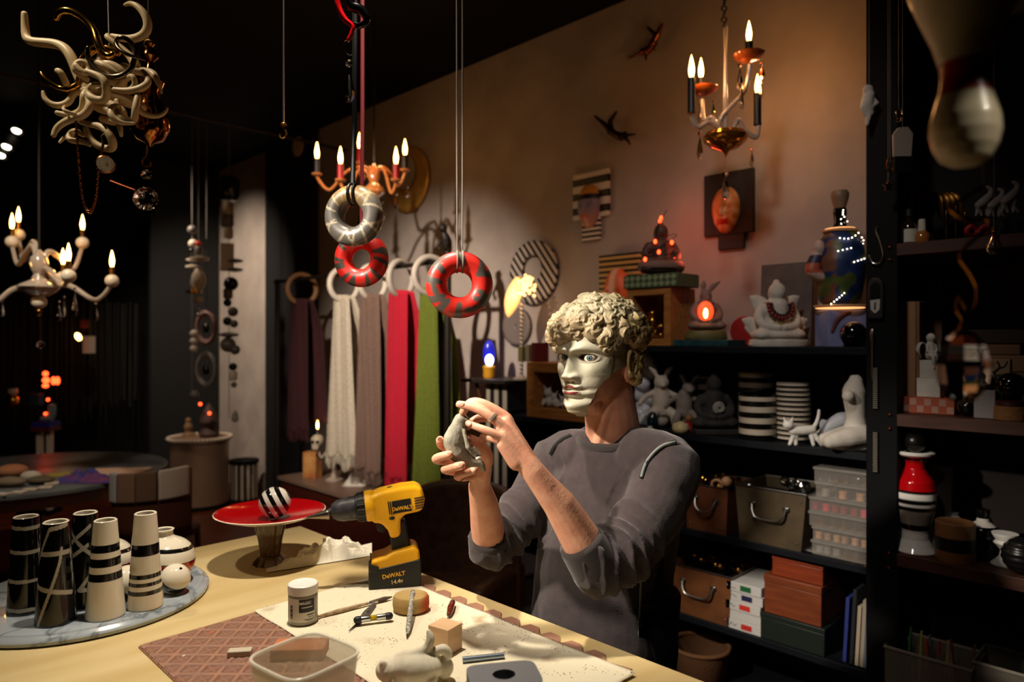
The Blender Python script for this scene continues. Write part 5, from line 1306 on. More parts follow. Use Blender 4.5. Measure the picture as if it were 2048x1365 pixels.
obj('ball', MB(6.5 / F).sphere((0, 0, 0), 12, 18, 12), M_gold, gb); obj('cap', MB(6.5 / F).lathe([(4, 11), (9, 16), (8, 24)], 12), W_, gb); obj('wire', MB().tube([(0, 0, .1), (0, 0, CEIL - P(26, 802, 6.5).z)], .002, 5), M_black, gb)
lb = T('wall_lantern', 'small pale box lantern with one bright bulb in the dark', 'lantern', P(172, 690, 7.2), CAMZ); s = 7.2 / F
obj('lantern_box', MB(s).box((6, 0, 0), (16, 16, 34)), W_, lb); obj('bulb', MB(s).sphere((-13, -4, 16), (5, 5, 8), 12, 8, RY(-30)), M_flame, lb); obj('red_patch', MB(s).box((-4, 4, 42), (14, 6, 16)), mat('dull_red', (84, 16, 14), .5), lb); obj('hanger', MB().tube([(.03, 0, .08), (.03, 0, CEIL - P(172, 690, 7.2).z)], .003, 5), M_black, lb)
for u, v in ((33, 267), (13, 299), (1, 316)):
    q = P(u, v, 6.0); s = 6 / F
    t = T('track_spotlight', {33: 'rightmost of three bright ceiling spotlights at far left', 13: 'middle one of three bright ceiling spotlights at far left', 1: 'ceiling spotlight cut by the left picture edge'}[u], 'spotlight', q, CAMZ)
    obj('can', MB(s).lathe([(13, 30), (13, 4), (10, 4), (10, 28)], 18, (0, 0, 0), RX(-30)), M_black, t); obj('lens', MB(s).sphere((0, 0, 6), (8, 8, 5), 14, 8, RX(-30)), M_warmled, t); obj('stem', MB().tube([Vector((0, 14, 24)) * s, (0, 14 * s, CEIL - q.z)], .01, 6), M_black, t)

# ---- oval table behind, with cushions and cloth, and a chair with swatches
tc = CV(-3.3, 4.75); tcz = .75
ot = T('oval_table', 'oval grey-topped table in the left background', 'table', (tc.x, tc.y, 0), CAMZ)
obj('tabletop', MB().lathe([(.80, tcz - .03), (.85, tcz - .025), (.85, tcz - .004), (.845, tcz), (.002, tcz)], 64), mat('grey_stone_top', (96, 98, 96), .3, c2=(74, 76, 76), ns=5), ot)
obj('skirt', MB().lathe([(.79, tcz - .11), (.80, tcz - .03)], 64, cap=(False, False)), mat('beige_skirt', (150, 124, 98), .6), ot)
obj('pedestal', MB().lathe([(.3, 0), (.3, .03), (.08, .08), (.07, tcz - .1), (.2, tcz - .03)], 24), M_iron, ot)
tq_ = lambda u, v: PZ(u, v, tcz + .002)
def pillow(name, u, v, w_, dp_, h_, col, label, rot=0):
    s = .9 / ((v - V0)) 
    one(name, label, 'cushion', MB(s).sphere((0, 0, h_ * .5), (w_, dp_, h_ * .5), 20, 12), mat(name + str(u), col, .8), tq_(u, v), CAMZ + R_(rot))
pillow('tan_pebble_cushion', 25, 955, 28, 20, 26, (150, 96, 62), 'tan cushion on the oval table', 20)
pillow('grey_pebble_cushion', 20, 974, 32, 16, 20, (112, 96, 76), 'grey-brown cushion at the front of the oval table')
pillow('white_bowl_cushion', 62, 964, 20, 14, 22, (170, 160, 142), 'small white cushion between the brown ones')
pillow('olive_cushion', 82, 968, 26, 18, 16, (84, 72, 50), 'olive-brown cushion beside the small white one')
for k, (u, v) in enumerate(((5, 991), (38, 987), (62, 981), (92, 977), (104, 969))):
    one('white_tile', ['white tile at the left edge of the oval table', 'second white tile from the left on the oval table', 'middle white tile along the oval table rim', 'fourth white tile along the oval table rim', 'white tile nearest the blue cloth'][k], 'tile', MB().box((0, 0, .006), (.075, .05, .010)), W_, tq_(u, v), CAMZ + R_(k * 9 - 10), bevel=.001)
def heap(u, v, w_, d_, h_, seed):
    s = .9 / (v - V0)
    return MB(s).grid(lambda i, j: Vector(((i - .5) * w_, (j - .5) * d_, max(.5, h_ * (math.sin(i * 3.14) * math.sin(j * 3.14)) * (.7 + 1.1 * nz((i * 5 + seed, j * 4, 1)))))), 40, 30)
one('blue_purple_cloth', 'crumpled blue and purple patterned cloth on the oval table', 'cloth', heap(172, 963, 110, 46, 30, 3), mat('blue_purple_print', (40, 52, 120), .8, c2=(110, 46, 80), ns=22), tq_(172, 963), CAMZ, sharp=60)
one('pink_paper', 'pinkish flat sheet at the back of the oval table', 'paper', MB().box((0, 0, .002), (.38, .26, .003)), mat('pink_paper', (206, 166, 140), .8), tq_(232, 944), CAMZ + R_(6))
one('yellow_paper', 'small yellow-green sheet left of the blue cloth', 'paper', MB().box((0, 0, .002), (.14, .12, .003)), mat('yellow_paper', (150, 136, 50), .8), tq_(116, 951), CAMZ + R_(20))
cc = P(300, 945, 4.35); cz = cc.z
chr_ = T('round_back_chair', 'curved dark wooden chair in front of the oval table', 'chair', (cc.x, cc.y, 0), CAMZ)
M_chw = mat('chair_wood', (70, 36, 20), .5)
obj('backrest', MB().grid(lambda i, j: Vector((.26 * math.cos(R_(200 + 140 * i)), .22 * math.sin(R_(200 + 140 * i)) + .1, .42 + (cz - .44 + .05 * i) * j)), 30, 6), M_chw, chr_, solid=.02)
obj('seat', MB().lathe([(.22, .40), (.24, .42), (.24, .44), (.002, .45)], 30, (0, .12, 0)), M_chw, chr_)
for x in (-.17, .17):
    for y in (-.03, .27): obj('leg', MB().tube([(x, y, .41), (x * 1.15, y, 0)], [.02, .014], 8), M_chw, chr_)
for k, (a0, a1, col, lab) in enumerate(((206, 236, (150, 146, 140), 'grey-white cloth swatch on the chair back, leftmost of four'), (238, 266, (112, 82, 62), 'brown cloth swatch on the chair back'), (267, 292, (92, 66, 46), 'dark brown cloth swatch on the chair back, third from left'), (294, 334, (166, 152, 138), 'pale cloth swatch on the chair back, rightmost of four'))):
    def sw_(i, j, a0=a0, a1=a1):
        a = R_(a0 + (a1 - a0) * i); fi = (a0 + (a1 - a0) * i - 200) / 140; zt = .42 + (cz - .44 + .05 * fi) + .012
        t = j * 2 - 1; r = .018 if abs(t) > .08 else .018 * t / .08
        sg = 1 if t > 0 else -1; rr = sg * .019 if abs(t) > .1 else .19 * t
        return Vector(((.26 + rr) * math.cos(a), (.22 + rr) * math.sin(a) + .1, zt - max(0, abs(t) - .1) * .2))
    tag(obj('cloth_swatch', MB().grid(sw_, 12, 30), mat('swatch_%d' % k, col, .9, bump=.2, bs=200), None, (cc.x, cc.y, 0), CAMZ, solid=.004), lab, 'cloth')
# ================================================================ things on and near the long wall
XW = 3.348
def wz(u, v, x=XW): return ZC - (v - V0) / F * x / (S2 * (1 + (u - U0) / F))
def wall_at(u, v, x=XW): return Vector((x, WY(u, x), wz(u, v, x)))
def disc_ring(u, v, hpx, hole, hoff, m, label, name, th=.02):
    p = wall_at(u, v); r = hpx / 2 * (XW / (S2 * (1 + (u - U0) / F))) / F
    n = 56
    def fn(i, j):
        a = i * 2 * math.pi; o = Vector((math.cos(a) * r, math.sin(a) * r)); h = Vector((math.cos(a) * hole * r + hoff[0] * r, math.sin(a) * hole * r + hoff[1] * r)); q = h.lerp(o, j); return Vector((q.x, -th - .004, q.y))
    mb = MB().grid(fn, n, 6, True)
    return one(name, label, 'wall ring' if hole > .1 else 'wall disc', mb, m, p, WALLZ, solid=th)
disc_ring(822, 361, 130, .55, (-.18, .25), mat('gold_leaf_disc', (204, 158, 76), .35, .35, c2=(178, 130, 58), ns=12), 'gold ring-shaped disc on the wall behind the amber chandelier', 'gold_wall_ring')
o = disc_ring(1072, 546, 128, .42, (-.05, .12), stripes('diag_black_white', (22, 20, 20), (186, 172, 158), 'X', .042, .5, .5, (0, 38, 0)), 'black and white diagonally striped ring on the wall', 'striped_wall_ring')
disc_ring(1038, 653, 76, .02, (0, 0), stripes('diag_grey', (96, 86, 80), (124, 112, 104), 'X', .02, .5, .6, (0, 38, 0)), 'grey finely striped disc on the wall behind the shell lamp', 'grey_wall_disc')
p = Vector((3.262, WY(597, 3.262), wz(597, 293, 3.262)))
one('pale_wall_disc', 'small pale round disc high on the black pilaster', 'wall disc', MB().lathe([(.001, 0), (.095, 0), (.098, .006), (.095, .012), (.001, .014)], 40, (0, 0, 0), RX90), mat('pale_disc', (206, 180, 152), .6), p, WALLZ)
# cross-shaped boards with relief faces
def face_relief(w_, h_, fn_col, parent, y0, name='relief_face'):
    def f(i, j):
        a = (i - .5) * math.pi; z = (j - .5) * 2
        ww = math.sqrt(max(0.0, 1 - abs(z) ** 2.4)) * (1 - .14 * max(0, -z))
        x = math.sin(a) * ww * w_ / 2; dep = math.cos(a) * ww * w_ * .36
        xx = math.sin(a) * ww
        dep += w_ * (.14 * math.exp(-(xx / .13) ** 2) * (1 if -.25 < z < .2 else math.exp(-((z + .25) / .06) ** 2) if z <= -.25 else math.exp(-((z - .2) / .2) ** 2)) * (.4 + .6 * max(0, min(1, (.2 - z) / .45)))
                     + .06 * math.exp(-((z + .5) / .1) ** 2 - (xx / .28) ** 2) - .08 * math.exp(-((z - .08) / .1) ** 2 - ((abs(xx) - .36) / .18) ** 2))
        return Vector((x, y0 - dep, z * h_ / 2))
    o = obj(name, MB().grid(f, 40, 60), vmat('painted_relief', .45), parent, sharp=180)
    paint(o, lambda q: fn_col(q.x / (w_ / 2), q.z / (h_ / 2))); return o
def cross_board(u0, u1, v0, v1, lu0, lu1, v2, label, name, fu, fv0, fv1, fw, col, top=None, low=None, mtop=None, mlow=None):
    uc, vc = (u0 + u1) / 2, (v0 + v1) / 2; p = wall_at(uc, v1); yc = p.y
    t = T(name, label, 'wall mask', p, WALLZ)
    X = lambda u: -(WY(u, XW) - yc); Z = lambda v: wz(uc, v) - p.z
    obj('board', MB().bb(X(u0), X(u1), -.024, -.002, 0, Z(v0)), mtop, t, bevel=.004)
    obj('lower_board', MB().bb(X(lu0), X(lu1), -.024, -.002, Z(v2), 0), mlow, t, bevel=.004)
    f = face_relief(X(fu + fw / 2) - X(fu - fw / 2), Z(fv0) - Z(fv1), col, t, -.024); f.location = (X(fu), 0, (Z(fv0) + Z(fv1)) / 2)
    return t, X, Z
def c1(x, z):
    if z > .52: return (196, 140, 50)
    if z > .28: return (26, 24, 28)
    if -.62 < z < -.42 and abs(x) < .35: return (190, 96, 70)
    return mixc((128, 116, 134), (188, 130, 104), (-z - .1) * 1.2)
st1 = stripes('board_stripes', (18, 17, 17), (206, 196, 182), 'Z', .088, .5, .5, off=.06); st2 = stripes('board_fine_stripes', (18, 17, 17), (206, 196, 182), 'Z', .030, .5, .5)
cross_board(1150, 1222, 345, 437, 1168, 1204, 482, 'cross-shaped black and white striped board with a gold-capped face', 'striped_mask_board', 1184, 370, 458, 42, c1, mtop=st1, mlow=st2)
def c2_(x, z):
    if -.66 < z < -.40 and abs(x) < .42: return (172, 26, 16)
    n = nz((x * 3, z * 3, 4)); return mixc((206, 152, 118), (176, 104, 34), .5 + n * 1.6)
mdk = mat('dark_slate_board', (32, 30, 30), .7)
cross_board(1412, 1511, 345, 470, 1440, 1492, 500, 'cross-shaped dark board with a gold and pink red-lipped face', 'dark_mask_board', 1457, 375, 468, 54, c2_, mtop=mdk, mlow=mdk)
# striped panel with orange face, standing on the shelf
p, s = SH(1240, 3.28, 1.6205)
t = T('striped_face_panel', 'yellow and black striped panel with an orange red-lipped face', 'panel', p, WALLZ)
obj('panel', MB(s).box((0, 0, 91), (98, 12, 182)), stripes('yellow_black', (22, 18, 14), (192, 150, 84), 'Z', .032, .5, .5), t, bevel=.003)
f = face_relief(58 * s, 112 * s, lambda x, z: (176, 24, 14) if -.6 < z < -.4 and abs(x) < .4 else mixc((214, 96, 40), (220, 176, 150), 1.4 * math.exp(-(x / .25) ** 2)), t, -6 * s); f.location = (-2 * s, 0, 98 * s)
# flying figures
M_bronze = mat('dark_bronze', (52, 38, 26), .3, .8)
def diver(pts, label, m):
    c = wall_at(*pts['hip']); t = T('diving_figure', label, 'figurine', c, WALLZ)
    g = lambda k, y=-.05: (lambda q: Vector((-(q.y - c.y), y, q.z - c.z)))(wall_at(*pts[k]))
    mb = MB()
    mb.tube([g('hip'), g('waist'), g('neck')], [.026, .022, .026], 10, rnd=True); mb.sphere(g('head'), (.019, .019, .022), 12, 8)
    mb.tube([g('neck'), g('head')], .011, 8)
    for a in ('la', 'ra'): mb.tube([g('neck'), g(a + '1', -.055), g(a + '2', -.06)], [.013, .010, .006], 8, rnd=True)
    for a in ('ll', 'rl'): mb.tube([g('hip'), g(a + '1', -.055), g(a + '2', -.06)], [.022, .016, .008], 8, rnd=True)
    obj('figure_body', organic(mb, .004, 4), m, t)
    obj('wall_pin', MB().tube([g('waist', 0), g('waist', -.05)], .003, 6), M_iron, t)
diver({'hip': (1232, 266), 'waist': (1240, 272), 'neck': (1252, 277), 'head': (1260, 274), 'la1': (1266, 284), 'la2': (1272, 293), 'ra1': (1270, 274), 'ra2': (1282, 273), 'll1': (1219, 252), 'll2': (1202, 237), 'rl1': (1232, 246), 'rl2': (1245, 229)}, 'dark bronze diving figure on the wall left of the chandelier', M_bronze)
diver({'hip': (1316, 92), 'waist': (1311, 101), 'neck': (1303, 107), 'head': (1296, 108), 'la1': (1288, 114), 'la2': (1270, 123), 'ra1': (1303, 116), 'ra2': (1304, 126), 'll1': (1327, 74), 'll2': (1336, 55), 'rl1': (1322, 76), 'rl2': (1308, 62)}, 'small coppery diving figure high on the wall, upper of two', mat('copper_figure', (120, 66, 36), .25, .9))

# ---- chandelier on the right
d = 3.0; s = d / F; c0 = P(1451, 300, d)
ch = T('gold_bowl_chandelier', 'glass chandelier with a gold bowl and four black candle bulbs', 'chandelier', c0, CAMZ)
q = camq(1451, 300, d)
obj('bowl', MB(s).lathe([(.5, -16), (3, -10), (8, -2), (26, 4), (42, 18), (44, 26), (38, 34), (14, 38), (5, 40)], 32), mat('gold_glass_bowl', (190, 122, 40), .12, .85), ch)
obj('rod', MB(s).lathe([(4, 38), (6, 60), (4, 120), (3, 200), (5, 246), (2, 250)], 14), M_armglass, ch)
chain_(ch, q(1448, 56), (0, 0, CEIL - c0.z), .03, .0035, M_iron)
M_amb2 = mat('amber_drip_cup', (170, 84, 30), .15, trans=.3, coat=.3)
for pts, cu_, (cu, c0v, c1v), bh in (([(1436, 268), (1440, 240), (1460, 215), (1490, 180), (1500, 130)], (1498, 116), (1498, 105, 84), 42), ([(1450, 268), (1420, 245), (1395, 255), (1383, 232)], None, (1383, 226, 158), 46), ([(1440, 268), (1425, 236), (1408, 240), (1404, 200)], (1406, 184), (1402, 182, 156), 42), ([(1462, 270), (1476, 240), (1490, 262), (1512, 275), (1517, 252)], None, (1515, 250, 186), 40)):
    y = {1498: -.03, 1383: -.06, 1402: .06, 1515: .05}[cu]
    obj('arm', MB().tube(cr([q(a, b_, y * i / (len(pts) - 1)) for i, (a, b_) in enumerate(pts)], 6), .0105, 10), M_armglass, ch)
    if cu_:
        dc_ = obj('drip_cup', MB(s).lathe([(4, -8), (20, -4), (30, 4), (31, 8), (24, 4), (8, 6)], 10, q(cu_[0], cu_[1], y) / s), M_amb2, ch)
    candle(ch, q(cu, c0v, y), (c0v - c1v) * s, 7.5 * s, M_blkc, bh * s)
for u, v, y, h, w_ in ((1480, 126, -.08, 55, 13), (1524, 124, .02, 40, 15), (1484, 168, -.07, 52, 8), (1400, 262, -.05, 58, 13), (1504, 296, .05, 40, 9), (1400, 205, .05, 40, 8), (1427, 200, .06, 34, 8), (1522, 166, .02, 30, 9)): drop(ch, q(u, v, y), h * s, w_ * s)
obj('crystal_wire', MB().tube([q(1451, 316), q(1451, 345)], .001, 5), M_brass, ch); drop(ch, q(1451, 343), 56 * s, 17 * s, 'crystal_drop')
point('gold_bowl_chandelier_light', P(1520, 165, 3.08), 2.8, (1, .48, .2), .03)
point('gold_bowl_chandelier_light', P(1400, 140, 2.95), 1.6, (1, .45, .16), .03)

# ---- small side table with night light and shell lamp
p, s = SH(1003, 3.1, 0)
zt = wz(1003, 757, 3.1)
tbl = T('side_table', 'small dark-topped table with striped pedestal left of the wooden box', 'table', p, WALLZ)
obj('tabletop', MB().box((0, 0, zt - .012), (.40, .34, .024)), mat('dark_top', (36, 30, 26), .4), tbl, bevel=.003)
obj('pedestal', MB().box((.06, 0, (zt - .024) / 2), (.19, .2, zt - .024)), stripes('pedestal_stripes', (18, 17, 17), (150, 140, 126), 'X', .075, .5, .5), tbl)
for k in (-1, 1): obj('brace', MB().tube([(-.13, k * .1, zt - .03), (-.05 + .02 * k, k * .05, zt - .3)], .012, 8), M_chw, tbl)
def onside(u, x=3.08): return Vector((x, WY(u, x), zt + .0005))
q0 = onside(978, 3.06); s = 3.06 / (S2 * (1 + (978 - U0) / F)) / F
nl = T('night_light', 'blue oval night light with a yellow base', 'lamp', q0, CAMZ)
obj('lamp_base', MB(s).lathe([(10, 0), (12, 4), (11, 14), (13, 22), (9, 26)], 16), mat('yellow_base', (190, 136, 30), .4), nl)
obj('shade', MB(s).sphere((0, 2, 48), (12, 8, 27), 20, 14), mat('blue_glass', (40, 50, 190), .2, trans=.5, emi=(30, 40, 200), es=.2), nl)
obj('bulb', MB(s).sphere((1, -8, 36), (8, 6, 11), 14, 10), mat('white_blue_glow', (220, 220, 255), .3, emi=(214, 210, 255), es=14), nl)
q0 = onside(1043, 3.05); s = 3.05 / (S2 * (1 + (1043 - U0) / F)) / F
sl = T('shell_lamp', 'lamp with glowing shell-shaped shade on a twisted striped pole', 'lamp', q0, CAMZ)
obj('lamp_base', MB(s).lathe([(18, 0), (19, 3), (8, 6), (3, 12)], 20), mat('striped_base', (150, 140, 126), .5), sl)
tw = obj('pole', MB(s).lathe([(3.2, k * 1.5) for k in range(104)], 12), vmat('twist_paint', .4), sl)
paint(tw, lambda v_: BLK if math.sin(v_.z / s * .75 + math.atan2(v_.y, v_.x)) > 0 else (206, 190, 168))
sh_ = MB(s).grid(lambda i, j: Vector((16 * math.sin(j * 3.0 + .12) ** .7 * math.cos(i * 6.283) - 8 - 18 * j, 12 * math.sin(j * 3.0 + .12) ** .7 * math.sin(i * 6.283), 206 - 80 * j)), 28, 20, True)
obj('shade', sh_, mat('glowing_shell', (255, 214, 150), .5, emi=(255, 170, 84), es=1.2), sl, label='glowing elongated shell shade')
ft = MB(s); random.seed(5)
for k in range(70):
    a = random.uniform(0, 6.28); r = random.uniform(2, 22); ft.sphere((r * math.cos(a) + 6, 9 * math.sin(a), 190 + random.uniform(-14, 22) - r * .4), 3.0, 6, 5)
obj('bead_cluster', ft, mat('glowing_beads', (255, 224, 170), .4, emi=(255, 200, 120), es=2.2), sl, label='cluster of glowing beads at the top')
point('shell_lamp_light', q0 + CV(-.03, -.12, 170 * s), 1.6, (1, .62, .32), .06)
# ---- bust of books left of head: two books on the first wooden box are in the shelf section
# ================================================================ things on the main shelf unit
Z1, Z2, Z3, Z4 = 1.6205, 1.2055, .7605, .3505
def hollow_box(t, w_, dp, h, th, m, opening=None):      # open-fronted box, local x width, y depth (0 = front), z up
    obj('bottom_board', MB().bb(-w_ / 2, w_ / 2, 0, dp, 0, th), m, t, bevel=.002); obj('top_board', MB().bb(-w_ / 2, w_ / 2, 0, dp, h - th, h), m, t, bevel=.002)
    obj('side_board', MB().bb(-w_ / 2, -w_ / 2 + th, 0, dp, th, h - th), m, t); obj('side_board', MB().bb(w_ / 2 - th, w_ / 2, 0, dp, th, h - th), m, t); obj('back_board', MB().bb(-w_ / 2 + th, w_ / 2 - th, dp - .01, dp, th, h - th), m, t)
# first box (left, on the second shelf) with small white figures
y0, y1 = WY(1200, X0), WY(1052, X0); hb_ = .315
bx1 = T('wooden_display_box', 'open wooden display box with small white figures, left of the man', 'box', (X0 + .005, (y0 + y1) / 2, Z2), WALLZ)
hollow_box(bx1, y1 - y0, .30, hb_, .055, M_oak)
random.seed(8)
for k, (u, h) in enumerate(((1088, 30), (1100, 40), (1112, 30), (1128, 26), (1142, 34))):
    p, s = SH(u, 3.0, Z2 + .0555); mb = MB(s)
    mb.sphere((0, 0, h * .3), (h * .3, h * .26, h * .3), 12, 8); mb.sphere((-h * .15, 0, h * .72), h * .22, 12, 8)
    for sg in (-1, 1): mb.tube([(-h * .15 + sg * h * .1, 0, h * .85), (-h * .15 + sg * h * .28, 0, h * 1.1)], [h * .07, h * .04], 8, rnd=True); mb.tube([(sg * h * .25, 0, h * .35), (sg * h * .55, -h * .1, h * .2)], h * .09, 8, rnd=True)
    one('tiny_animal', 'small white ceramic animal in the left wooden box, %s' % ('leftmost of five', 'second of five', 'middle one', 'fourth of five', 'rightmost of five')[k], 'figurine', organic(mb, .004, 2), M_plaster, p, CAMZ + R_(random.uniform(-40, 40)))
for k, (u, w_, h, c) in enumerate(((1054, 12, 30, (120, 112, 70)), (1068, 10, 34, (140, 128, 96)), (1080, 9, 38, (96, 28, 32)))):
    p, s = SH(u, 3.0, Z2 + hb_ + .0005)
    bk = T('small_book', ('green-grey book standing on the left wooden box', 'pale book standing between the green and red ones', 'dark red book standing on the left wooden box')[k], 'book', p, WALLZ)
    obj('cover', MB(s).box((0, 0, h / 2), (w_, 40, h)), mat('book_%d' % k, c, .7), bk, bevel=.001); obj('pages', MB(s).box((0, 2, h / 2 + .8), (w_ * .7, 37, h - 1)), mat('paper_edge', (190, 178, 150), .9), bk)
# cube box on the top shelf with gold figure
yb0, yb1 = WY(1340, X0), WY(1253, X0)
bx2 = T('wooden_cube_box', 'open wooden cube box on the top shelf right of the head', 'box', (X0 + .002, (yb0 + yb1) / 2, Z1), WALLZ)
hollow_box(bx2, yb1 - yb0, .23, .285, .035, M_oak)
p, s = SH(1305, 2.99, Z1 + .0355)
def buddha(s, H, wide=.42, head=True, ears=False):
    mb = MB(s * H)
    mb.sphere((0, 0, .11), (wide, .26, .11), 20, 12); mb.sphere((-.26, -.06, .12), (.16, .18, .1), 14, 10); mb.sphere((.26, -.06, .12), (.16, .18, .1), 14, 10)
    mb.tube([(0, .04, .15), (0, .04, .36), (0, .03, .54)], [.21, .2, .19], 16, rnd=True); mb.sphere((0, .03, .50), (.27, .15, .13), 16, 10)
    for sg in (-1, 1): mb.tube(cr([(sg * .22, .03, .54), (sg * .29, 0, .40), (sg * .24, -.1, .27), (sg * .05, -.19, .23)], 4), [.085, .08, .075, .06], 10, rnd=True)
    mb.tube([(0, .02, .56), (0, .02, .70)], [.10, .08], 10)
    if head:
        mb.sphere((0, .0, .80), (.135, .14, .155), 16, 12); mb.sphere((0, .03, .955), (.055, .055, .05), 12, 8)
        for sg in (-1, 1): mb.sphere((sg * .12, .02, .76), (.02, .03, .06), 8, 6)
        mb.sphere((0, -.12, .775), (.02, .025, .035), 8, 6)
    return mb
one('gold_figure', 'small gold seated figure inside the wooden cube box', 'figurine', organic(buddha(s, 62), .004, 2), M_gold, p, CAMZ)
p, s = SH(1322, 2.99, Z1 + .286)
gbx = T('green_patterned_box', 'flat green diamond-patterned box on the wooden cube', 'box', p, WALLZ)
obj('box_body', MB(s).box((0, 0, 13), (124, 80, 26)), mat('dark_green_box', (70, 84, 58), .6), gbx, bevel=.002)
for k in range(9):
    for r in range(2): obj('diamond', MB(s).prism([(-6.5, 0), (0, 6), (6.5, 0), (0, -6)], -41, -39.5, c=(-54 + k * 13.5, 0, 7 + r * 12)), mat('pale_green_diamond', (128, 140, 104), .6), gbx)
zg = Z1 + .286 + 26 * s + .0005; p = Vector((p.x, p.y, zg))
bd = T('lit_seated_statue', 'dark seated statue wreathed with small red lights on the green box', 'statue', p, CAMZ)
obj('statue_body', organic(buddha(s, 108, .40), .005, 2), mat('dark_brown_clay2', (62, 40, 34), .6), bd)
obj('plinth', MB(s).lathe([(46, 0), (48, 4), (44, 12), (42, 14)], 24, sy=.7), mat('grey_pink_stone', (110, 84, 76), .7), bd)
bd.children[0].location = (0, 0, 13 * s)
for u, v in ((1330, 430), (1327, 437), (1311, 483), (1352, 480), (1320, 503), (1287, 521), (1358, 515)):
    q = PX(u, v, 2.93); q = _TM[bd.name].inverted() @ q; q.y = -16 * s if v > 440 else 0
    obj('red_light', MB(s).sphere(q / s, (3.4, 3.4, 4.6), 10, 8), M_redled, bd)
obj('light_wire', MB(s).tube(cr([(10, -6, 130), (-14, -16, 78), (28, -16, 80), (-4, -20, 56), (-36, -16, 36), (34, -16, 44)], 5), .7, 5), M_black, bd)
point('statue_red_glow', PX(1345, 450, 3.12), 1.0, (1, .13, .06), .05); point('statue_red_glow', PX(1368, 510, 3.05), .6, (1, .13, .06), .03)
# teal book with rabbit lamp
p, s = SH(1408, 3.02, Z1)
one('teal_book', 'flat teal patterned book lying on the top shelf', 'book', MB(s).box((0, 0, 6), (140, 74, 12)), mat('teal_cloth', (16, 72, 78), .6, c2=(10, 48, 54), ns=40), p, WALLZ, bevel=.002)
p = Vector((p.x, WY(1412, 3.02), Z1 + 12 * s + .0005))
rb = T('rabbit_lamp', 'seated rabbit-eared statue lamp with a glowing red hollow', 'lamp', p, CAMZ)
obj('stand', MB(s).lathe([(40, 0), (42, 3), (40, 14), (36, 18)], 24, sy=.8), mat('olive_stand', (96, 92, 50), .6), rb)
rmb = buddha(s, 92, .40, False); rmb.sphere((0, .01, .76), (.13, .13, .15), 14, 10)
for sg in (-1, 1): rmb.tube(cr([(sg * .07, .02, .85), (sg * .16, .02, .98), (sg * .34, .03, 1.10)] if sg > 0 else [(-.05, .02, .85), (-.05, .02, 1.0), (-.04, .03, 1.12)], 4), [.035, .07, .015], 10, flat=.5, rnd=True)
rmb.sphere((0, -.12, .7), (.05, .05, .04), 10, 8)
ro = obj('statue_body', organic(rmb, .005, 2), mat('pink_grey_clay', (126, 100, 90), .65), rb); ro.location = (0, 0, 17 * s)
obj('lamp_window', MB(s).sphere((-6, -19, 56), (16, 8, 20), 16, 10), mat('red_lamp_glow', (255, 96, 50), .4, emi=(255, 74, 34), es=1.6), rb, label='glowing red-orange hollow')
obj('lamp_flame', MB(s).sphere((-8, -26, 52), (4.5, 3, 10), 10, 8), M_flame, rb)
# red disc, white winged statue, grey panel
p, s = SH(1490, 3.14, Z1)
one('red_disc', 'red round disc standing behind the white winged statue', 'disc', MB(s).lathe([(.5, -4), (28, -4), (30, 0), (28, 4), (.5, 4)], 36, (0, 0, 29.5), RX90), mat('matte_red', (150, 14, 16), .5), p, WALLZ + R_(10))
p, s = SH(1572, 3.24, Z1)
one('felt_board', 'grey square felt board leaning on the wall behind the white statue', 'board', MB(s).box((0, 0, 82), (104, 6, 164), rot=RX(-4)), mat('grey_felt', (92, 86, 82), .9, c2=(78, 72, 70), ns=12), p + Vector((0, 0, .004)), WALLZ)
p, s = SH(1557, 3.04, Z1)
ws_ = T('winged_white_statue', 'white seated winged statue with bead necklaces', 'statue', p, CAMZ)
obj('statue_body', organic(buddha(s, 126, .42), .005, 2), M_plaster, ws_)
ws_.children[0].location = (-3 * s, 0, 8 * s)
obj('plinth', MB(s).lathe([(58, 0), (60, 3), (58, 12), (54, 14)], 28, sy=.55), M_plaster, ws_)
for sg in (-1, 1):
    for x0, z0, x1, z1 in ((16, 62, 48, 100), (26, 22, 64, 54)):
        pts = [(sg * x0, 16, z0), (sg * (x0 * .5 + x1 * .5), 18, z0 * .4 + z1 * .6 + 3), (sg * x1, 20, z1)]
        obj('wing', MB(s).tube(cr(pts, 5), [15, 17, 17, 15, 12, 8, 3], 12, flat=.4, rnd=True).tube([(sg * x0, 15, z0 - 12), (sg * (x1 - 6), 18, z1 - 16)], [12, 4], 10, flat=.4, rnd=True), M_plaster, ws_)
for kk, (R0, zc, m, rr) in enumerate(((24, 82, mat('red_bead', (110, 26, 18), .35), 4.6), (18, 82, mat('dark_bead', (34, 28, 26), .3), 3.6))):
    for k in range(22 if kk == 0 else 20):
        a = 2 * math.pi * k / (22 if kk == 0 else 20)
        obj('necklace_bead', MB(s).sphere((R0 * math.sin(a) - 3, -18 - 10 * math.cos(a) if math.cos(a) > -.2 else 4, zc - (30 if kk == 0 else 24) * math.cos(a) * .9 if math.cos(a) > 0 else zc + 2), rr, 10, 8), m, ws_)
obj('gold_bib', MB(s).sphere((-6, -20, 34), (18, 8, 18), 16, 10), mat('champagne_foil', (176, 158, 116), .25, .5), ws_)
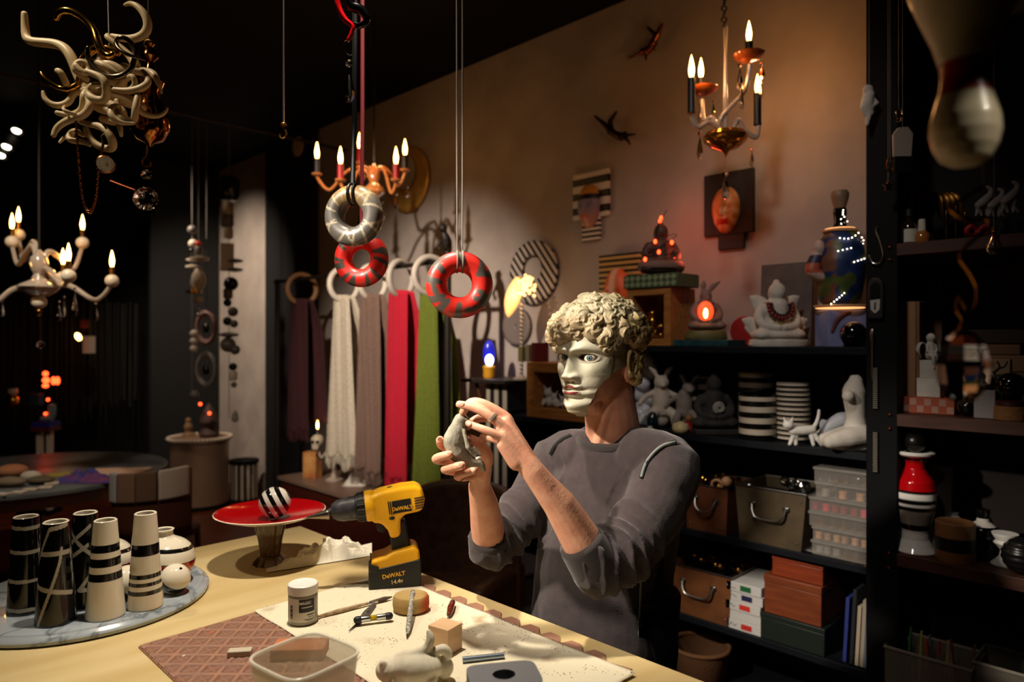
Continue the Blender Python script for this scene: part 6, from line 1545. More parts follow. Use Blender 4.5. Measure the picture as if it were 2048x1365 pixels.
# map lamp
p, s = SH(1680, 3.06, Z1)
gl_ = T('blue_globe_lamp', 'tall blue and green painted lamp with glowing rings and LED dots', 'lamp', p, CAMZ)
bmat = vmat('painted_globe', .45)
o = obj('lower_box', MB(s).box((0, 0, 36), (74, 62, 72)), mat('pale_blue_print', (112, 120, 168), .6, c2=(150, 152, 190), ns=10), gl_, bevel=.003)
obj('figure_print', MB(s).tube(cr([(-30, -32, 30), (-22, -32, 50), (-10, -32, 62), (4, -32, 68)], 4), [3, 5, 5, 3], 8, flat=.4, rnd=True), mat('brown_print', (96, 52, 50), .7), gl_)
M_ringglow = mat('ring_glow', (255, 206, 150), .4, emi=(255, 176, 110), es=1.5)
obj('lower_ring', MB(s).lathe([(30, 78), (48, 78), (50, 80), (48, 83), (30, 83)], 40), mat('tan_rim', (200, 150, 104), .5), gl_); obj('lower_glow', MB(s).lathe([(34, 76.8), (45, 76.8), (45, 77.8), (34, 77.8)], 40), M_ringglow, gl_)
go_ = obj('globe_body', MB(s).lathe([(lerpl([30, 38, 42, 47, 48, 44, 36, 28], 60)[k], lerpl([84, 92, 110, 140, 170, 196, 216, 228], 60)[k]) for k in range(60)], 96), bmat, gl_)
def gcol(q):
    n = nz(q / s * .035 + Vector((3, 1, 7))); n2 = nz(q / s * .05 + Vector((9, 4, 1)))
    if n > .08: return mixc((54, 70, 32), (84, 92, 40), n2 + .5)
    if q.x < -24 * s and n2 > .0: return (104, 64, 46)
    return mixc((20, 34, 72), (34, 56, 104), n2 + .5)
paint(go_, gcol)
obj('upper_ring', MB(s).lathe([(14, 228), (32, 229), (33, 231), (31, 234), (14, 236)], 36), mat('tan_rim', (200, 150, 104), .5), gl_); obj('upper_glow', MB(s).lathe([(18, 234.6), (28, 233.6), (28, 236), (18, 237)], 36), M_ringglow, gl_)
obj('neck', MB(s).lathe([(14, 236), (11, 250), (13, 268), (12, 276)], 20), M_blackgl, gl_); obj('cap', MB(s).lathe([(10, 274), (16, 296), (17, 306), (14, 312), (.5, 312)], 24), mat('tan_cap', (120, 96, 74), .5), gl_)
for (x0, z0, x1, z1, n) in ((-18, 212, 18, 222, 6), (-24, 186, -2, 191, 4), (4, 164, 36, 174, 5), (-34, 84, -14, 104, 6), (28, 214, 46, 206, 3)):
    for k in range(n):
        t_ = k / (n - 1); x = x0 + (x1 - x0) * t_; z = z0 + (z1 - z0) * t_ - (6 * math.sin(t_ * 3.14) if n == 6 and z0 > 200 else 0)
        y = -math.sqrt(max(0, 49.5 ** 2 - x * x)) if z < 205 else -math.sqrt(max(0, 42 ** 2 - x * x)) if abs(x) < 40 else 0
        obj('led_dot', MB(s).sphere((x, y, z), 1.1, 8, 6), M_warmled, gl_)
for k in range(7): obj('led_dot', MB(s).sphere((random.uniform(-8, 8), -14, 244 + k * 4.5), 1.0, 8, 6), M_warmled, gl_)
pf = MB(s); pf.sphere((-46, -8, 196), (12, 14, 17), 14, 10); pf.tube(cr([(-48, -6, 182), (-56, -6, 160), (-58, -8, 150), (-40, -14, 138), (-32, -14, 150)], 4), [13, 15, 14, 9, 8], 12, rnd=True)
po = obj('clinging_figure', organic(pf, .005, 2), vmat('painted_figure', .5), gl_)
paint(po, lambda q: (166, 78, 52) if 146 < q.z / s < 166 else (36, 38, 62) if 166 < q.z / s < 182 else (176, 150, 138))
p, s = SH(1707, 2.96, Z1)
one('black_ball', 'glossy black ball at the right end of the top shelf', 'ball', MB(s).sphere((0, 0, 25.5), 25.5, 28, 20), M_blackgl, p)

# ---------------- second shelf
M_bunny = mat('bisque_white', (196, 182, 166), .6)
def rabbit(u, x, H, label, m, lean=0):
    p, s = SH(u, x, Z2); mb = MB(s * H)
    mb.tube([(0, 0, .30), (0, 0, .46), (0, 0, .60)], [.15, .15, .12], 14, rnd=True); mb.sphere((lean * .1, -.03, .74), (.125, .13, .12), 14, 10); mb.sphere((lean * .1, -.14, .70), (.05, .05, .04), 10, 8)
    for sg in (-1, 1):
        mb.tube(cr([(sg * .06 + lean * .1, 0, .82), (sg * .12 + lean * .12, 0, .93), (sg * .20 + lean * .14, .02, 1.0)], 4), [.03, .05, .012], 8, flat=.5, rnd=True)
        mb.tube(cr([(sg * .12, 0, .57), (sg * .27, -.02, .50), (sg * .36, -.06, .40)], 4), [.055, .05, .04], 8, rnd=True)
        mb.tube(cr([(sg * .09, -.02, .28), (sg * .17, -.16, .22), (sg * .20, -.16, .05), (sg * .22, -.26, .03)], 4), [.09, .08, .06, .045], 10, rnd=True)
    mb.sphere((0, .05, .16), (.16, .14, .16), 14, 10)
    return one('rabbit_figurine', label, 'figurine', organic(mb, .005, 2), m, p, CAMZ)
rabbit(1322, 3.02, 122, 'white standing rabbit figurine with raised ears nearest the man', M_bunny)
rabbit(1368, 3.08, 108, 'greyish leaning rabbit figurine behind the white one', mat('grey_bisque', (130, 120, 110), .7), .8)
p, s = SH(1290, 3.1, Z2); mb = MB(s); random.seed(3)
for k in range(16): mb.sphere((random.uniform(-16, 16), random.uniform(-10, 10), 20 + k * 7.6), random.uniform(11, 17), 12, 8)
mb.lathe([(20, 0), (22, 6), (14, 20)], 16)
one('bubbly_white_vase', 'bubbly milky white glass piece partly hidden behind the mask', 'vase', organic(mb, .005, 1), mat('milky_glass', (206, 206, 210), .2, coat=.4), p, CAMZ)
p, s = SH(1305, 2.93, Z2); one('dark_egg', 'glossy dark teal egg in front of the white rabbit', 'egg', MB(s).sphere((0, 0, 18), (12, 12, 18), 18, 12), mat('dark_teal_glaze', (10, 36, 44), .1, coat=.6), p)
p, s = SH(1361, 2.93, Z2)
pt = T('cream_pot', 'tiny cream lidded pot at the shelf edge', 'pot', p, CAMZ); obj('pot_body', MB(s).lathe([(12, 0), (16, 4), (17, 10), (15, 14)], 20), mat('cream_pot_glaze', (206, 190, 138), .35), pt); obj('lid', MB(s).lathe([(16, 14), (15, 17), (8, 19), (3, 22), (.5, 22)], 20), mat('cream_pot_glaze', (206, 190, 138), .35), pt)
p, s = SH(1378, 2.99, Z2); tk = T('red_trinket', 'small red and brown trinket between rabbit and dark statue', 'trinket', p, CAMZ); obj('trinket_base', MB(s).lathe([(10, 0), (12, 4), (8, 12), (9, 20)], 14), mat('trinket_red', (150, 22, 20), .4), tk); obj('trinket_top', MB(s).sphere((0, 0, 27), 8, 12, 8), mat('trinket_tan', (140, 96, 56), .5), tk)
p, s = SH(1428, 3.02, Z2)
db = T('dark_seated_statue', 'dark grey seated statue with a white spiral on its chest', 'statue', p, CAMZ)
mdk2 = mat('charcoal_stone', (48, 46, 44), .8, c2=(36, 34, 33), ns=30)
obj('statue_body', organic(buddha(s, 112, .40), .006, 2), mdk2, db).location = (0, 0, 8 * s); obj('plinth', MB(s).box((0, 0, 5), (84, 56, 10)), mdk2, db, bevel=.004)
obj('spiral', MB(s).tube([(2 + (2 + k * .19) * math.cos(k * .33), -28 - .0 * k, 54 + (2 + k * .19) * math.sin(k * .33)) for k in range(52)], 1.1, 6), mat('spiral_white', (190, 186, 178), .6), db)
p, s = SH(1408, 3.2, Z2); one('striped_tall_box', 'tall black and white striped box behind the dark statue', 'box', MB(s).box((0, 0, 50), (28, 28, 100)), stripes('tallbox', (16, 15, 15), (176, 160, 140), 'Z', .055, .5, .5), p, CAMZ, bevel=.002)
# striped canister with lid knob; box behind; stacked bowls
cst = lambda n, per, off=0: stripes(n, (14, 13, 13), (204, 192, 172), 'Z', per, .5, .3, off=off)
p, s = SH(1515, 2.99, Z2)
cn = T('striped_canister', 'black and white ringed ceramic canister with domed lid', 'canister', p, CAMZ)
obj('canister_body', MB(s).lathe([(35, 0), (36, 2), (36, 84), (34, 86)], 40), cst('canister_rings', 22 * s, 0), cn); obj('lid', MB(s).lathe([(36, 86), (35, 89), (26, 94), (8, 96), (.5, 96)], 40), M_blackgl, cn); obj('knob', MB(s).sphere((4, -8, 98), (6, 6, 4), 12, 8), M_blackgl, cn)
p, s = SH(1512, 3.2, Z2); one('striped_drum', 'tall striped cylinder behind the canister', 'canister', MB(s).lathe([(34, 0), (34, 118), (32, 120), (.5, 120)], 36), cst('drum_rings', 20 * s), p)
p, s = SH(1586, 3.06, Z2)
bst = mat('stack_white', (208, 196, 178), .3)
for k in range(12):
    r = 34 - abs(k - 5) * .35
    one('striped_bowl', 'black-rimmed white bowl in the tall stack, %s from the shelf' % ('first', 'second', 'third', 'fourth', 'fifth', 'sixth', 'seventh', 'eighth', 'ninth', 'tenth', 'eleventh', 'twelfth')[k], 'bowl', MB(s).lathe([(r - 6, 0), (r, 2), (r, 4.4), (r - 1, 4.5), (r - 1, 8.5), (r, 8.7), (r - 3, 9.2), (1, 9.2)], 36), stripes('bowl_band', (14, 13, 13), (208, 196, 178), 'Z', 9.6 * s, .46, .3), p + Vector((0, 0, k * 9.6 * s)), group='stacked striped bowls')
p, s = SH(1605, 2.925, Z2); mb = MB(s)
mb.tube(cr([(-18, 0, 30), (0, 0, 30), (18, 0, 32)], 4), [9, 10, 9], 12, rnd=True); mb.sphere((-30, -4, 42), (11, 10, 9), 14, 10); mb.tube([(-22, 0, 36), (-28, -2, 41)], 7, 8)
for sg in (-1, 1): mb.tube([(-30 + sg * 6, -4, 48), (-30 + sg * 9, -4, 58)], [4, 1], 6, rnd=True)
for x, dx in ((-16, -8), (-12, 0), (16, 4), (22, 14)): mb.tube([(x, 0, 26), (x + dx * .5, (-4 if dx > 0 else 3), 12), (x + dx, (-4 if dx > 0 else 3), 3)], [6, 4.5, 4], 8, rnd=True)
mb.tube(cr([(22, 0, 36), (28, 0, 46), (32, 0, 60), (33, 0, 70)], 4), [4.5, 4, 3.4, 3], 8, rnd=True)
one('white_cat', 'white ceramic cat walking with raised tail at the shelf edge', 'figurine', organic(mb, .003, 2), M_white, p, CAMZ)
p, s = SH(1632, 3.06, Z2); one('striped_small_ball', 'small black and white striped ball behind the cat', 'ball', MB(s).sphere((0, 0, 14), 14, 20, 14), stripes('smallball', (14, 13, 13), (206, 198, 184), 'Z', 5.5 * s, .5, .25, (20, 20, 0)), p)
p, s = SH(1668, 3.06, Z2); mb = MB(s)
mb.tube(cr([(-24, 0, 20), (-10, 0, 34), (14, 0, 46), (30, 0, 50)], 4), [7, 13, 18, 14], 12, rnd=True); mb.tube(cr([(-24, 0, 20), (-34, -4, 14)], 3), [7, 4], 8, rnd=True)
for x in (-6, 14, 26): mb.tube([(x, -4, 30), (x + 4, -4, 4)], [8, 5], 8, rnd=True)
mb.sphere((-20, 4, 38), (8, 4, 12), 10, 8)
one('white_animal', 'white ceramic animal bending down beside the kneeling torso', 'figurine', organic(mb, .004, 2), mat('blue_white', (186, 188, 194), .5), p, CAMZ)
p, s = SH(1688, 3.03, Z2); lv_ = MB(s); random.seed(6)
pl = T('green_sprig', 'small green artificial sprig behind the kneeling torso', 'plant', p, CAMZ)
obj('stem', MB(s).tube([(0, 0, 0), (0, 0, 34)], 1.5, 6), mat('stem_green', (60, 80, 30), .7), pl)
for k in range(16):
    a = random.uniform(0, 6.28); z = random.uniform(10, 34); q = Vector((math.cos(a) * 12, math.sin(a) * 9, z))
    obj('leaf', MB(s).sphere(q, (9, 4, 2), 8, 6, RZ(math.degrees(a)) @ RY(random.uniform(-50, 40))), mat('leaf_green', (92, 122, 40), .6), pl)
p, s = SH(1700, 2.94, Z2); mb = MB(s)
mb.tube(cr([(14, 6, 36), (14, 4, 66), (12, 4, 90), (10, 4, 118), (14, 6, 136)], 4), [24, 18, 20, 22, 14], 16, rnd=True); mb.tube([(14, 6, 136), (12, 6, 150)], [11, 9], 10)
for sg in (-1, 1):
    mb.sphere((-8 + 5 * sg, -12 + 8 * sg, 110), (12, 12, 12), 12, 10)
    mb.tube(cr([(18, 8 * sg, 30), (-14, 10 * sg - 4, 26), (-46, 10 * sg - 4, 20)], 4), [22, 20, 14], 14, rnd=True); mb.tube(cr([(-46, 10 * sg - 4, 18), (-10, 10 * sg, 8), (24, 10 * sg, 8)], 4), [13, 9, 8], 12, rnd=True)
one('kneeling_torso', 'white headless kneeling torso statue at the shelf end', 'statue', organic(mb, .005, 4), M_plaster, p, CAMZ)
p, s = SH(1712, 3.16, Z2)
gw = T('gold_wing', 'gold wing standing behind the kneeling torso', 'ornament', p, CAMZ); obj('foot', MB(s).lathe([(12, 0), (12, 4), (3, 8), (3, 100)], 12), M_brass, gw)
for k in range(5): obj('feather', MB(s).tube(cr([(6 - k * 2, 0, 96 + k * 9), (-12 - k * 3, -2, 108 + k * 12), (-30 + k * 6, -4, 146 - k * 1)], 4), [4, 8, 7, 5, 2], 8, flat=.3, rnd=True), M_brass, gw)

# ---------------- third and fourth shelves: bins, organisers, boxes
M_rim = mat('dull_chrome', (150, 148, 142), .3, 1)
def handled_bin(u0, u1, z, hpx, label, col, flare=1.08, fill='gold'):
    y0, y1 = WY(u1, X0 + .01), WY(u0, X0 + .01); w_ = y1 - y0; uc = (u0 + u1) / 2; s = SH(uc, X0, z)[1]; h = hpx * s; dp = .30
    t = T('handled_bin', label, 'bin', (X0 + .012, (y0 + y1) / 2, z), WALLZ); m = mat('bin_%d_%d' % (u0, int(z * 100)), col, .5, c2=tuple(int(c * .75) for c in col), ns=10)
    bw = w_ / flare
    def pl_(a, c, th=.006): return a, c
    def wal(x0, x1, yy0, yy1, k0, k1): pass
    obj('front_wall', MB().prism([(-bw / 2, 0), (bw / 2, 0), (w_ / 2, h), (-w_ / 2, h)], 0, .008), m, t); obj('back_wall', MB().prism([(-bw / 2, 0), (bw / 2, 0), (w_ / 2, h), (-w_ / 2, h)], dp - .008, dp), m, t)
    for sg in (-1, 1): obj('side_wall', MB()._add([(sg * bw / 2, .008, 0), (sg * bw / 2, dp - .008, 0), (sg * w_ / 2, dp - .008, h), (sg * w_ / 2, .008, h), (sg * (bw / 2 - .006), .008, 0), (sg * (bw / 2 - .006), dp - .008, 0), (sg * (w_ / 2 - .006), dp - .008, h), (sg * (w_ / 2 - .006), .008, h)], [(0, 1, 2, 3), (7, 6, 5, 4), (0, 3, 7, 4), (1, 5, 6, 2), (3, 2, 6, 7), (0, 4, 5, 1)]), m, t)
    obj('bottom', MB().bb(-bw / 2 + .006, bw / 2 - .006, .008, dp - .008, 0, .008), m, t)
    obj('rim', MB().tube([(-w_ / 2, 0, h), (w_ / 2, 0, h), (w_ / 2, dp, h), (-w_ / 2, dp, h)], .005, 8, True), M_rim, t)
    hw = w_ * .24; hz = h * .62
    for sg in (-1, 1): obj('handle_mount', MB().box((sg * hw, -.006, hz + .02), (.028, .012, .018)), M_rim, t, bevel=.003)
    obj('handle', MB().tube(cr([(-hw, -.01, hz + .02), (-hw + .01, -.022, hz - .015), (-hw + .035, -.026, hz - .035), (hw - .035, -.026, hz - .035), (hw - .01, -.022, hz - .015), (hw, -.01, hz + .02)], 4), .0055, 8), M_rim, t)
    for sx in (-1, 1):
        for zz_ in (.14, .86): obj('rivet', MB().sphere((sx * (bw / 2 + (w_ - bw) / 2 * zz_ - .018), -.001, h * zz_), .004, 8, 6), M_rim, t)
    return t, w_, dp, h
def fill_bin(t, w_, dp, h, n, cols, seed, lab, nm):
    random.seed(seed); base = Vector(t.location)
    for k in range(n):
        x = random.uniform(-.42, .42) * w_; y = random.uniform(.06, dp - .05); q = base + Vector((y, -x, h * .82 + random.uniform(0, .03))); r = random.uniform(.014, .026); c = random.choice(cols)
        mb = MB(); kind = k % 3
        if kind == 0: mb.sphere((0, 0, r), r, 12, 8)
        elif kind == 1: mb.lathe([(r * .4, 0), (r, r * .3), (r * .5, r * 1.2), (r * .9, r * 2), (r * .3, r * 2.6)], 12, (0, 0, 0), RX(random.uniform(-60, 60)))
        else: mb.torus((0, 0, r), r, r * .28, RX(random.uniform(20, 90)) @ RZ(random.uniform(0, 90)), 16, 8)
        one(nm, lab, 'ornament', mb, c, q, random.uniform(0, 3), group=lab)
    ws('fill_bed', MB().bb(base.x + .02, base.x + dp - .02, base.y - w_ * .44, base.y + w_ * .44, base.z + h * .55, base.z + h * .8), mat('dark_fill', (30, 24, 20), .9), t)
M_tan2 = mat('tan_ball', (176, 130, 92), .5)
a = handled_bin(1370, 1455, Z3, 92, 'brown metal-rimmed bin on the third shelf beside the sleeve', (104, 58, 32)); fill_bin(*a, 9, [M_gold, M_brass, M_tan2], 1, 'small bauble in the heap filling the bin beside the sleeve', 'bin_bauble')
a = handled_bin(1470, 1612, Z3, 112, 'olive-grey metal-rimmed bin in the middle of the third shelf', (84, 70, 48), 1.16); fill_bin(*a, 10, [M_crystal, M_steel, M_glass], 2, 'glass or steel trinket in the heap filling the olive-grey bin', 'bin_trinket')
a = handled_bin(1335, 1462, Z4, 96, 'brown metal-rimmed bin on the fourth shelf', (116, 70, 36)); fill_bin(*a, 12, [M_gold, M_brass, M_gold], 3, 'gold ornament in the heap filling the fourth shelf bin', 'bin_ornament')
M_clearp = mat('clear_plastic', (200, 192, 182), .25, alpha=.13); M_clearrim = mat('clear_plastic_rim', (190, 184, 174), .3, alpha=.32)
def organiser(u0, u1, z, h, label, seed, cols, nin):
    y0, y1 = WY(u1, X0 + .02), WY(u0, X0 + .02); w_ = y1 - y0; dp = .24
    t = T('plastic_organiser', label, 'organiser', (X0 + .03, (y0 + y1) / 2, z), WALLZ)
    mb = MB()
    for b_ in ((-w_ / 2, w_ / 2, 0, .002, 0, h - .012), (-w_ / 2, w_ / 2, dp - .002, dp, 0, h - .012), (-w_ / 2, -w_ / 2 + .002, 0, dp, 0, h - .012), (w_ / 2 - .002, w_ / 2, 0, dp, 0, h - .012), (-w_ / 2, w_ / 2, 0, dp, 0, .002)): mb.bb(*b_)
    obj('tray', mb, M_clearp, t); obj('lid', MB().box((0, dp / 2, h - .006), (w_ + .01, dp + .01, .011)), M_clearrim, t, bevel=.002)
    for k in range(1, 5): obj('divider', MB().bb(-w_ / 2 + w_ * k / 5 - .0008, -w_ / 2 + w_ * k / 5 + .0008, .003, dp - .003, .002, h - .014), M_clearp, t)
    random.seed(seed); base = Vector(t.location)
    for k in range(nin):
        x = -w_ / 2 + w_ * (k + .5) / nin + random.uniform(-.004, .004); r = min(h * .36, .017, w_ / nin * .42); q = base + Vector((.022 + random.uniform(0, .006), -x, .0025))
        one('bead_spool', 'small spool or bead inside the ' + label.split(' in the')[0], 'bead', MB().lathe([(r * .8, 0), (r, r * .2), (r * .85, r), (r, r * 1.7), (r * .7, r * 1.9)], 12), random.choice(cols), q, group='contents of ' + label.split(' in the')[0])
zz_ = Z3; lab = ('lowest clear organiser with a gold disc in the stack', 'clear organiser of tan beads in the stack', 'clear organiser of gold spools in the stack', 'clear organiser of pink beads in the stack', 'nearly empty clear organiser in the stack', 'topmost clear organiser of glass beads in the stack')
ccs = ([M_gold, M_clearrim], [M_tan2, mat('tan_bead2', (150, 110, 84), .5)], [M_gold, M_brass], [mat('pink_bead', (190, 40, 70), .4), mat('dark_pink_bead', (130, 20, 40), .4)], [M_tan2, M_clearrim], [M_brass, M_glass, M_steel])
for k, (u0, h) in enumerate(((1622, .058), (1624, .058), (1617, .060), (1617, .060), (1630, .064), (1627, .060))):
    organiser(u0, 1733, zz_, h, lab[k], k, ccs[k], 6 if k != 4 else 3); zz_ += h + .0006
# white boxes
nm_ = [('green', (24, 92, 50)), ('navy', (30, 30, 70)), ('red', (200, 50, 36)), (None, None), ('crimson', (190, 40, 34))]
y0, y1 = WY(1522, X0 + .01), WY(1452, X0 + .01)
hB = .042
for k in range(5):
    col_ = nm_[4 - k]
    t = T('white_carton', 'white flat carton %s in the pile of five' % ('at the bottom with a crimson label', 'without a label', 'with a red label', 'with a navy label', 'on top with a green label')[k], 'carton', (X0 + .012 + .004 * (k % 2), (y0 + y1) / 2 + .004 * ((k * 7) % 3 - 1), Z4 + k * (hB + .0005)), WALLZ)
    obj('carton', MB().box((0, .13, hB / 2), (y1 - y0, .26, hB)), mat('white_card', (196, 194, 190), .7), t, bevel=.002)
    if col_[0]: obj('label_sticker', MB().box((.01, -.0006, hB * .5), (.05, .001, hB * .55)), mat('sticker_' + col_[0], col_[1], .6), t)
    if k != 1:
        random.seed(k + 40); obj('ink_scrawl', MB().tube(cr([Vector((-.085 + .006 * i, -.0012, hB * .5 + random.uniform(-.007, .007))) for i in range(9)], 3), .0009, 5), M_ink, t)
y0, y1 = WY(1642, X0), WY(1523, X0); s = SH(1580, X0, Z4)[1]
M_cedar = mat('cedar_wood', (128, 62, 28), .5, c2=(98, 44, 20), ns=5, stretch=(1, 8, 8)); M_dkgreen = mat('dark_green_tin', (22, 32, 26), .5)
def lidbox(name, label, x, yc, z, w_, dp, h, m, cat='box'):
    t = T(name, label, cat, (x, yc, z), WALLZ); obj('box_body', MB().box((0, dp / 2, h * .4), (w_, dp, h * .8)), m, t, bevel=.003); obj('lid', MB().box((0, dp / 2, h * .9), (w_ + .004, dp + .004, h * .195)), m, t, bevel=.003); return t
hg = .115
lidbox('green_tin_box', 'dark green box at the bottom under the wooden boxes', X0 + .01, (y0 + y1) / 2, Z4, y1 - y0 + .02, .3, hg, M_dkgreen)
lidbox('wooden_box', 'large reddish wooden box stacked on the dark green box', X0 + .015, (y0 + y1) / 2, Z4 + hg + .001, y1 - y0 - .01, .27, .165, M_cedar)
t = lidbox('small_wooden_box', 'smaller red-brown wooden box on the large one', X0 + .03, (y0 + y1) / 2 - .015, Z4 + hg + .167, .215, .2, .085, mat('red_cedar', (140, 58, 26), .45, c2=(110, 42, 18), ns=5, stretch=(1, 8, 8)))
t = T('clear_case', 'flat clear plastic case on top of the small wooden box', 'case', (X0 + .05, (y0 + y1) / 2 - .01, Z4 + hg + .2525), WALLZ); obj('tray', MB().box((0, .08, .018), (.17, .15, .034)), M_clearp, t, bevel=.004); obj('lid', MB().box((0, .08, .041), (.18, .16, .011)), M_clearrim, t, bevel=.003)
for k, (u, h, c, lb_) in enumerate(((1692, 130, (36, 50, 120), 'blue folder standing at the shelf end'), (1706, 150, (24, 26, 34), 'black folder standing beside the blue one'), (1716, 120, (168, 154, 132), 'cream folder standing between black and grey'), (1726, 135, (150, 140, 124), 'beige folder nearest the shelf end'), (1732, 110, (90, 96, 102), 'grey thin folder leaning on the black post'))):
    p, s = SH(u, X0 + .02, Z4); one('folder', lb_, 'folder', MB(s).box((0, 60, h / 2), (7, 120, h), rot=RY(3)), mat('folder_%d' % k, c, .6), p + Vector((0, 0, .004)), WALLZ, bevel=.001)
p, s = SH(1400, 2.95, .061)
bsk = T('wicker_basket', 'brown basket low under the shelf beside the sweater', 'basket', p, CAMZ); obj('basket_body', MB(s).lathe([(44, 0), (52, 10), (58, 60), (56, 62), (50, 12), (2, 6)], 28, cap=(True, False)), mat('wicker', (92, 60, 34), .8, bump=.8, bs=120), bsk); obj('basket_rim', MB(s).torus((0, 0, 62), 57, 4, None, 36, 8), mat('wicker_rim', (110, 74, 42), .8), bsk)
# clear storage bins behind the man on the left
for k, (z, x) in enumerate(((.0, 2.62), (.235, 2.62))):
    t = T('storage_tub', ('lower', 'upper')[k] + ' of two clear storage tubs behind the man', 'tub', (x, WY(985, 2.62) - .1, z + .0005), WALLZ)
    obj('tub_body', MB().box((0, .0, .105), (.42, .3, .21), taper=1.06), M_clearp, t, bevel=.02, seg=3); obj('lid', MB().box((0, 0, .222), (.47, .34, .022)), mat('smoke_lid', (84, 84, 86), .35), t, bevel=.008, seg=3)
# ================================================================ right shelf unit, post and near hanging things
ZB1, ZB2, ZB3, ZB4 = 2.0105, 1.3715, .8475, .3305
XB = 2.98
def sh(u, z, x=XB): return SH(u, x, z)
# post: s-hook, opener, ruler strips, hanging charms
p = PX(1757, 528, 2.866); s = 2.72 / F
one('s_hook', 'steel S-hook hanging on the black post', 'hook', MB(s).tube(cr([(-1, 0, 62), (8, 0, 84), (12, 0, 80), (-2, 0, 74), (-4, 0, 64), (4, 0, 38), (8, 0, 16), (2, 0, 2), (-10, 0, 2), (-16, 0, 14), (-17, 0, 20)][3:], 5), 1.5, 8), M_steel, p, WALLZ)
p = PX(1752, 638, 2.87)
op = T('black_hand_tool', 'black hanging hand tool with a white shield label on the post', 'tool', p, WALLZ)
obj('handle', MB(s).prism([(-14, 0), (14, 0), (15, 50), (13, 72), (6, 80), (-6, 80), (-13, 72), (-15, 50)], -4, 3), M_bp, op, bevel=.004); obj('grip_inset', MB(s).prism([(-9, 40), (9, 40), (9, 64), (4, 71), (-4, 71), (-9, 64)], -5.4, -4), M_black, op, bevel=.001)
obj('shield_label', MB(s).prism([(-9, 36), (9, 38), (8, 18), (0, 10), (-8, 18)], -5.5, -4), mat('label_white', (170, 168, 160), .6), op); obj('label_mark', MB(s).prism([(-1, 32), (2, 32), (1, 17), (-2, 17)], -5.9, -5.4), M_ink, op)
p = PX(1745, 760, 2.872); one('steel_scribe', 'thin steel rod hanging below the black tool', 'rod', MB(s).lathe([(1.2, 0), (2.6, 8), (2.6, 74), (4, 78), (4, 96), (2, 100)], 12), M_rim, p, WALLZ)
for v0, v1, lb_ in ((737, 818, 'upper ridged measuring strip on the black post'), (866, 945, 'lower ridged measuring strip on the black post')):
    p = PX(1751, v1, 2.873); t = T('measuring_strip', lb_, 'ruler', p, WALLZ); h = v1 - v0
    obj('strip', MB(s).box((0, 0, h / 2), (9, 3, h)), M_black, t)
    for k in range(20): obj('tick', MB(s).box((0, -1.8, (k + .5) * h / 20), (8, 1.2, h / 44)), mat('tick_grey', (120, 112, 98), .6), t)
def hang(name, u, v, x, label, cat, build, zt=None):
    p = PX(u, v, x); s_ = (x / (S2 * (1 + (u - U0) / F))) / F; t = T(name, label, cat, p, CAMZ); build(t, s_)
    obj('hanging_thread', MB().tube([(0, 0, .01), (0, 0, (zt or CEIL) - p.z)], .0008, 5), M_cord, t); return t
def fig_white(t, s):
    mb = MB(s); mb.sphere((-2, 0, 34), (11, 9, 12), 12, 8); mb.tube(cr([(0, 0, 24), (-4, 0, 8), (2, 0, -10)], 4), [11, 12, 8], 12, rnd=True); mb.tube([(6, 0, 18), (14, -4, 6), (4, -6, 0)], [6, 5, 4], 8, rnd=True); mb.tube([(-6, 0, 16), (-14, 0, 0), (-8, 0, -14)], [6, 5, 4], 8, rnd=True); mb.tube([(0, 0, -8), (-4, 0, -34)], [8, 4], 8, rnd=True)
    obj('figure_body', organic(mb, .004, 2), M_plaster, t)
hang('white_hanging_figure', 1738, 215, 2.83, 'small white hanging figure at the wall edge beside the black post', 'figurine', fig_white)
def tagb(t, s): obj('tag_body', MB(s).prism([(-19, -32), (17, -32), (20, 14), (10, 28), (-10, 26), (-20, 12)], -3, 3, ), mat('pale_tag', (150, 136, 124), .7), t, bevel=.002); obj('dark_pocket', MB(s).box((0, 0, -48), (34, 8, 30)), M_black, t)
hang('pale_tag', 1805, 282, 2.80, 'pale house-shaped tag hanging right of the post', 'tag', tagb)
def star(t, s):
    pts = []
    for k in range(10): a = R_(90 + 36 * k); r = 11 if k % 2 == 0 else 5; pts.append((r * math.cos(a), r * math.sin(a)))
    obj('star_body', MB(s).prism(pts, -2, 2), mat('rose_steel', (150, 110, 100), .25, 1), t); obj('stud', MB(s).sphere((0, -2.5, 0), 3, 10, 8), M_crystal, t)
hang('star_charm', 1776, 373, 2.79, 'small metal star charm hanging beside the post', 'charm', star)
def glch(t, s): obj('glass_loop', MB(s).torus((0, 0, 0), 9, 2.6, RX90, 20, 8, .7), M_glass, t); obj('glass_bead', MB(s).sphere((0, 0, -14), 5, 10, 8), M_crystal, t)
hang('glass_charm', 1797, 226, 2.79, 'small glass bead charm high beside the post', 'charm', glch)
def keyc(t, s): obj('oval_loop', MB(s).torus((0, 0, 0), 13, 1.6, RX90, 24, 6, .55), M_brass, t); obj('blade', MB(s).box((0, 0, -18), (3, 2, 12)), M_brass, t)
hang('oval_key_charm', 1780, 330, 2.79, 'thin oval brass loop hanging above the star', 'charm', keyc)

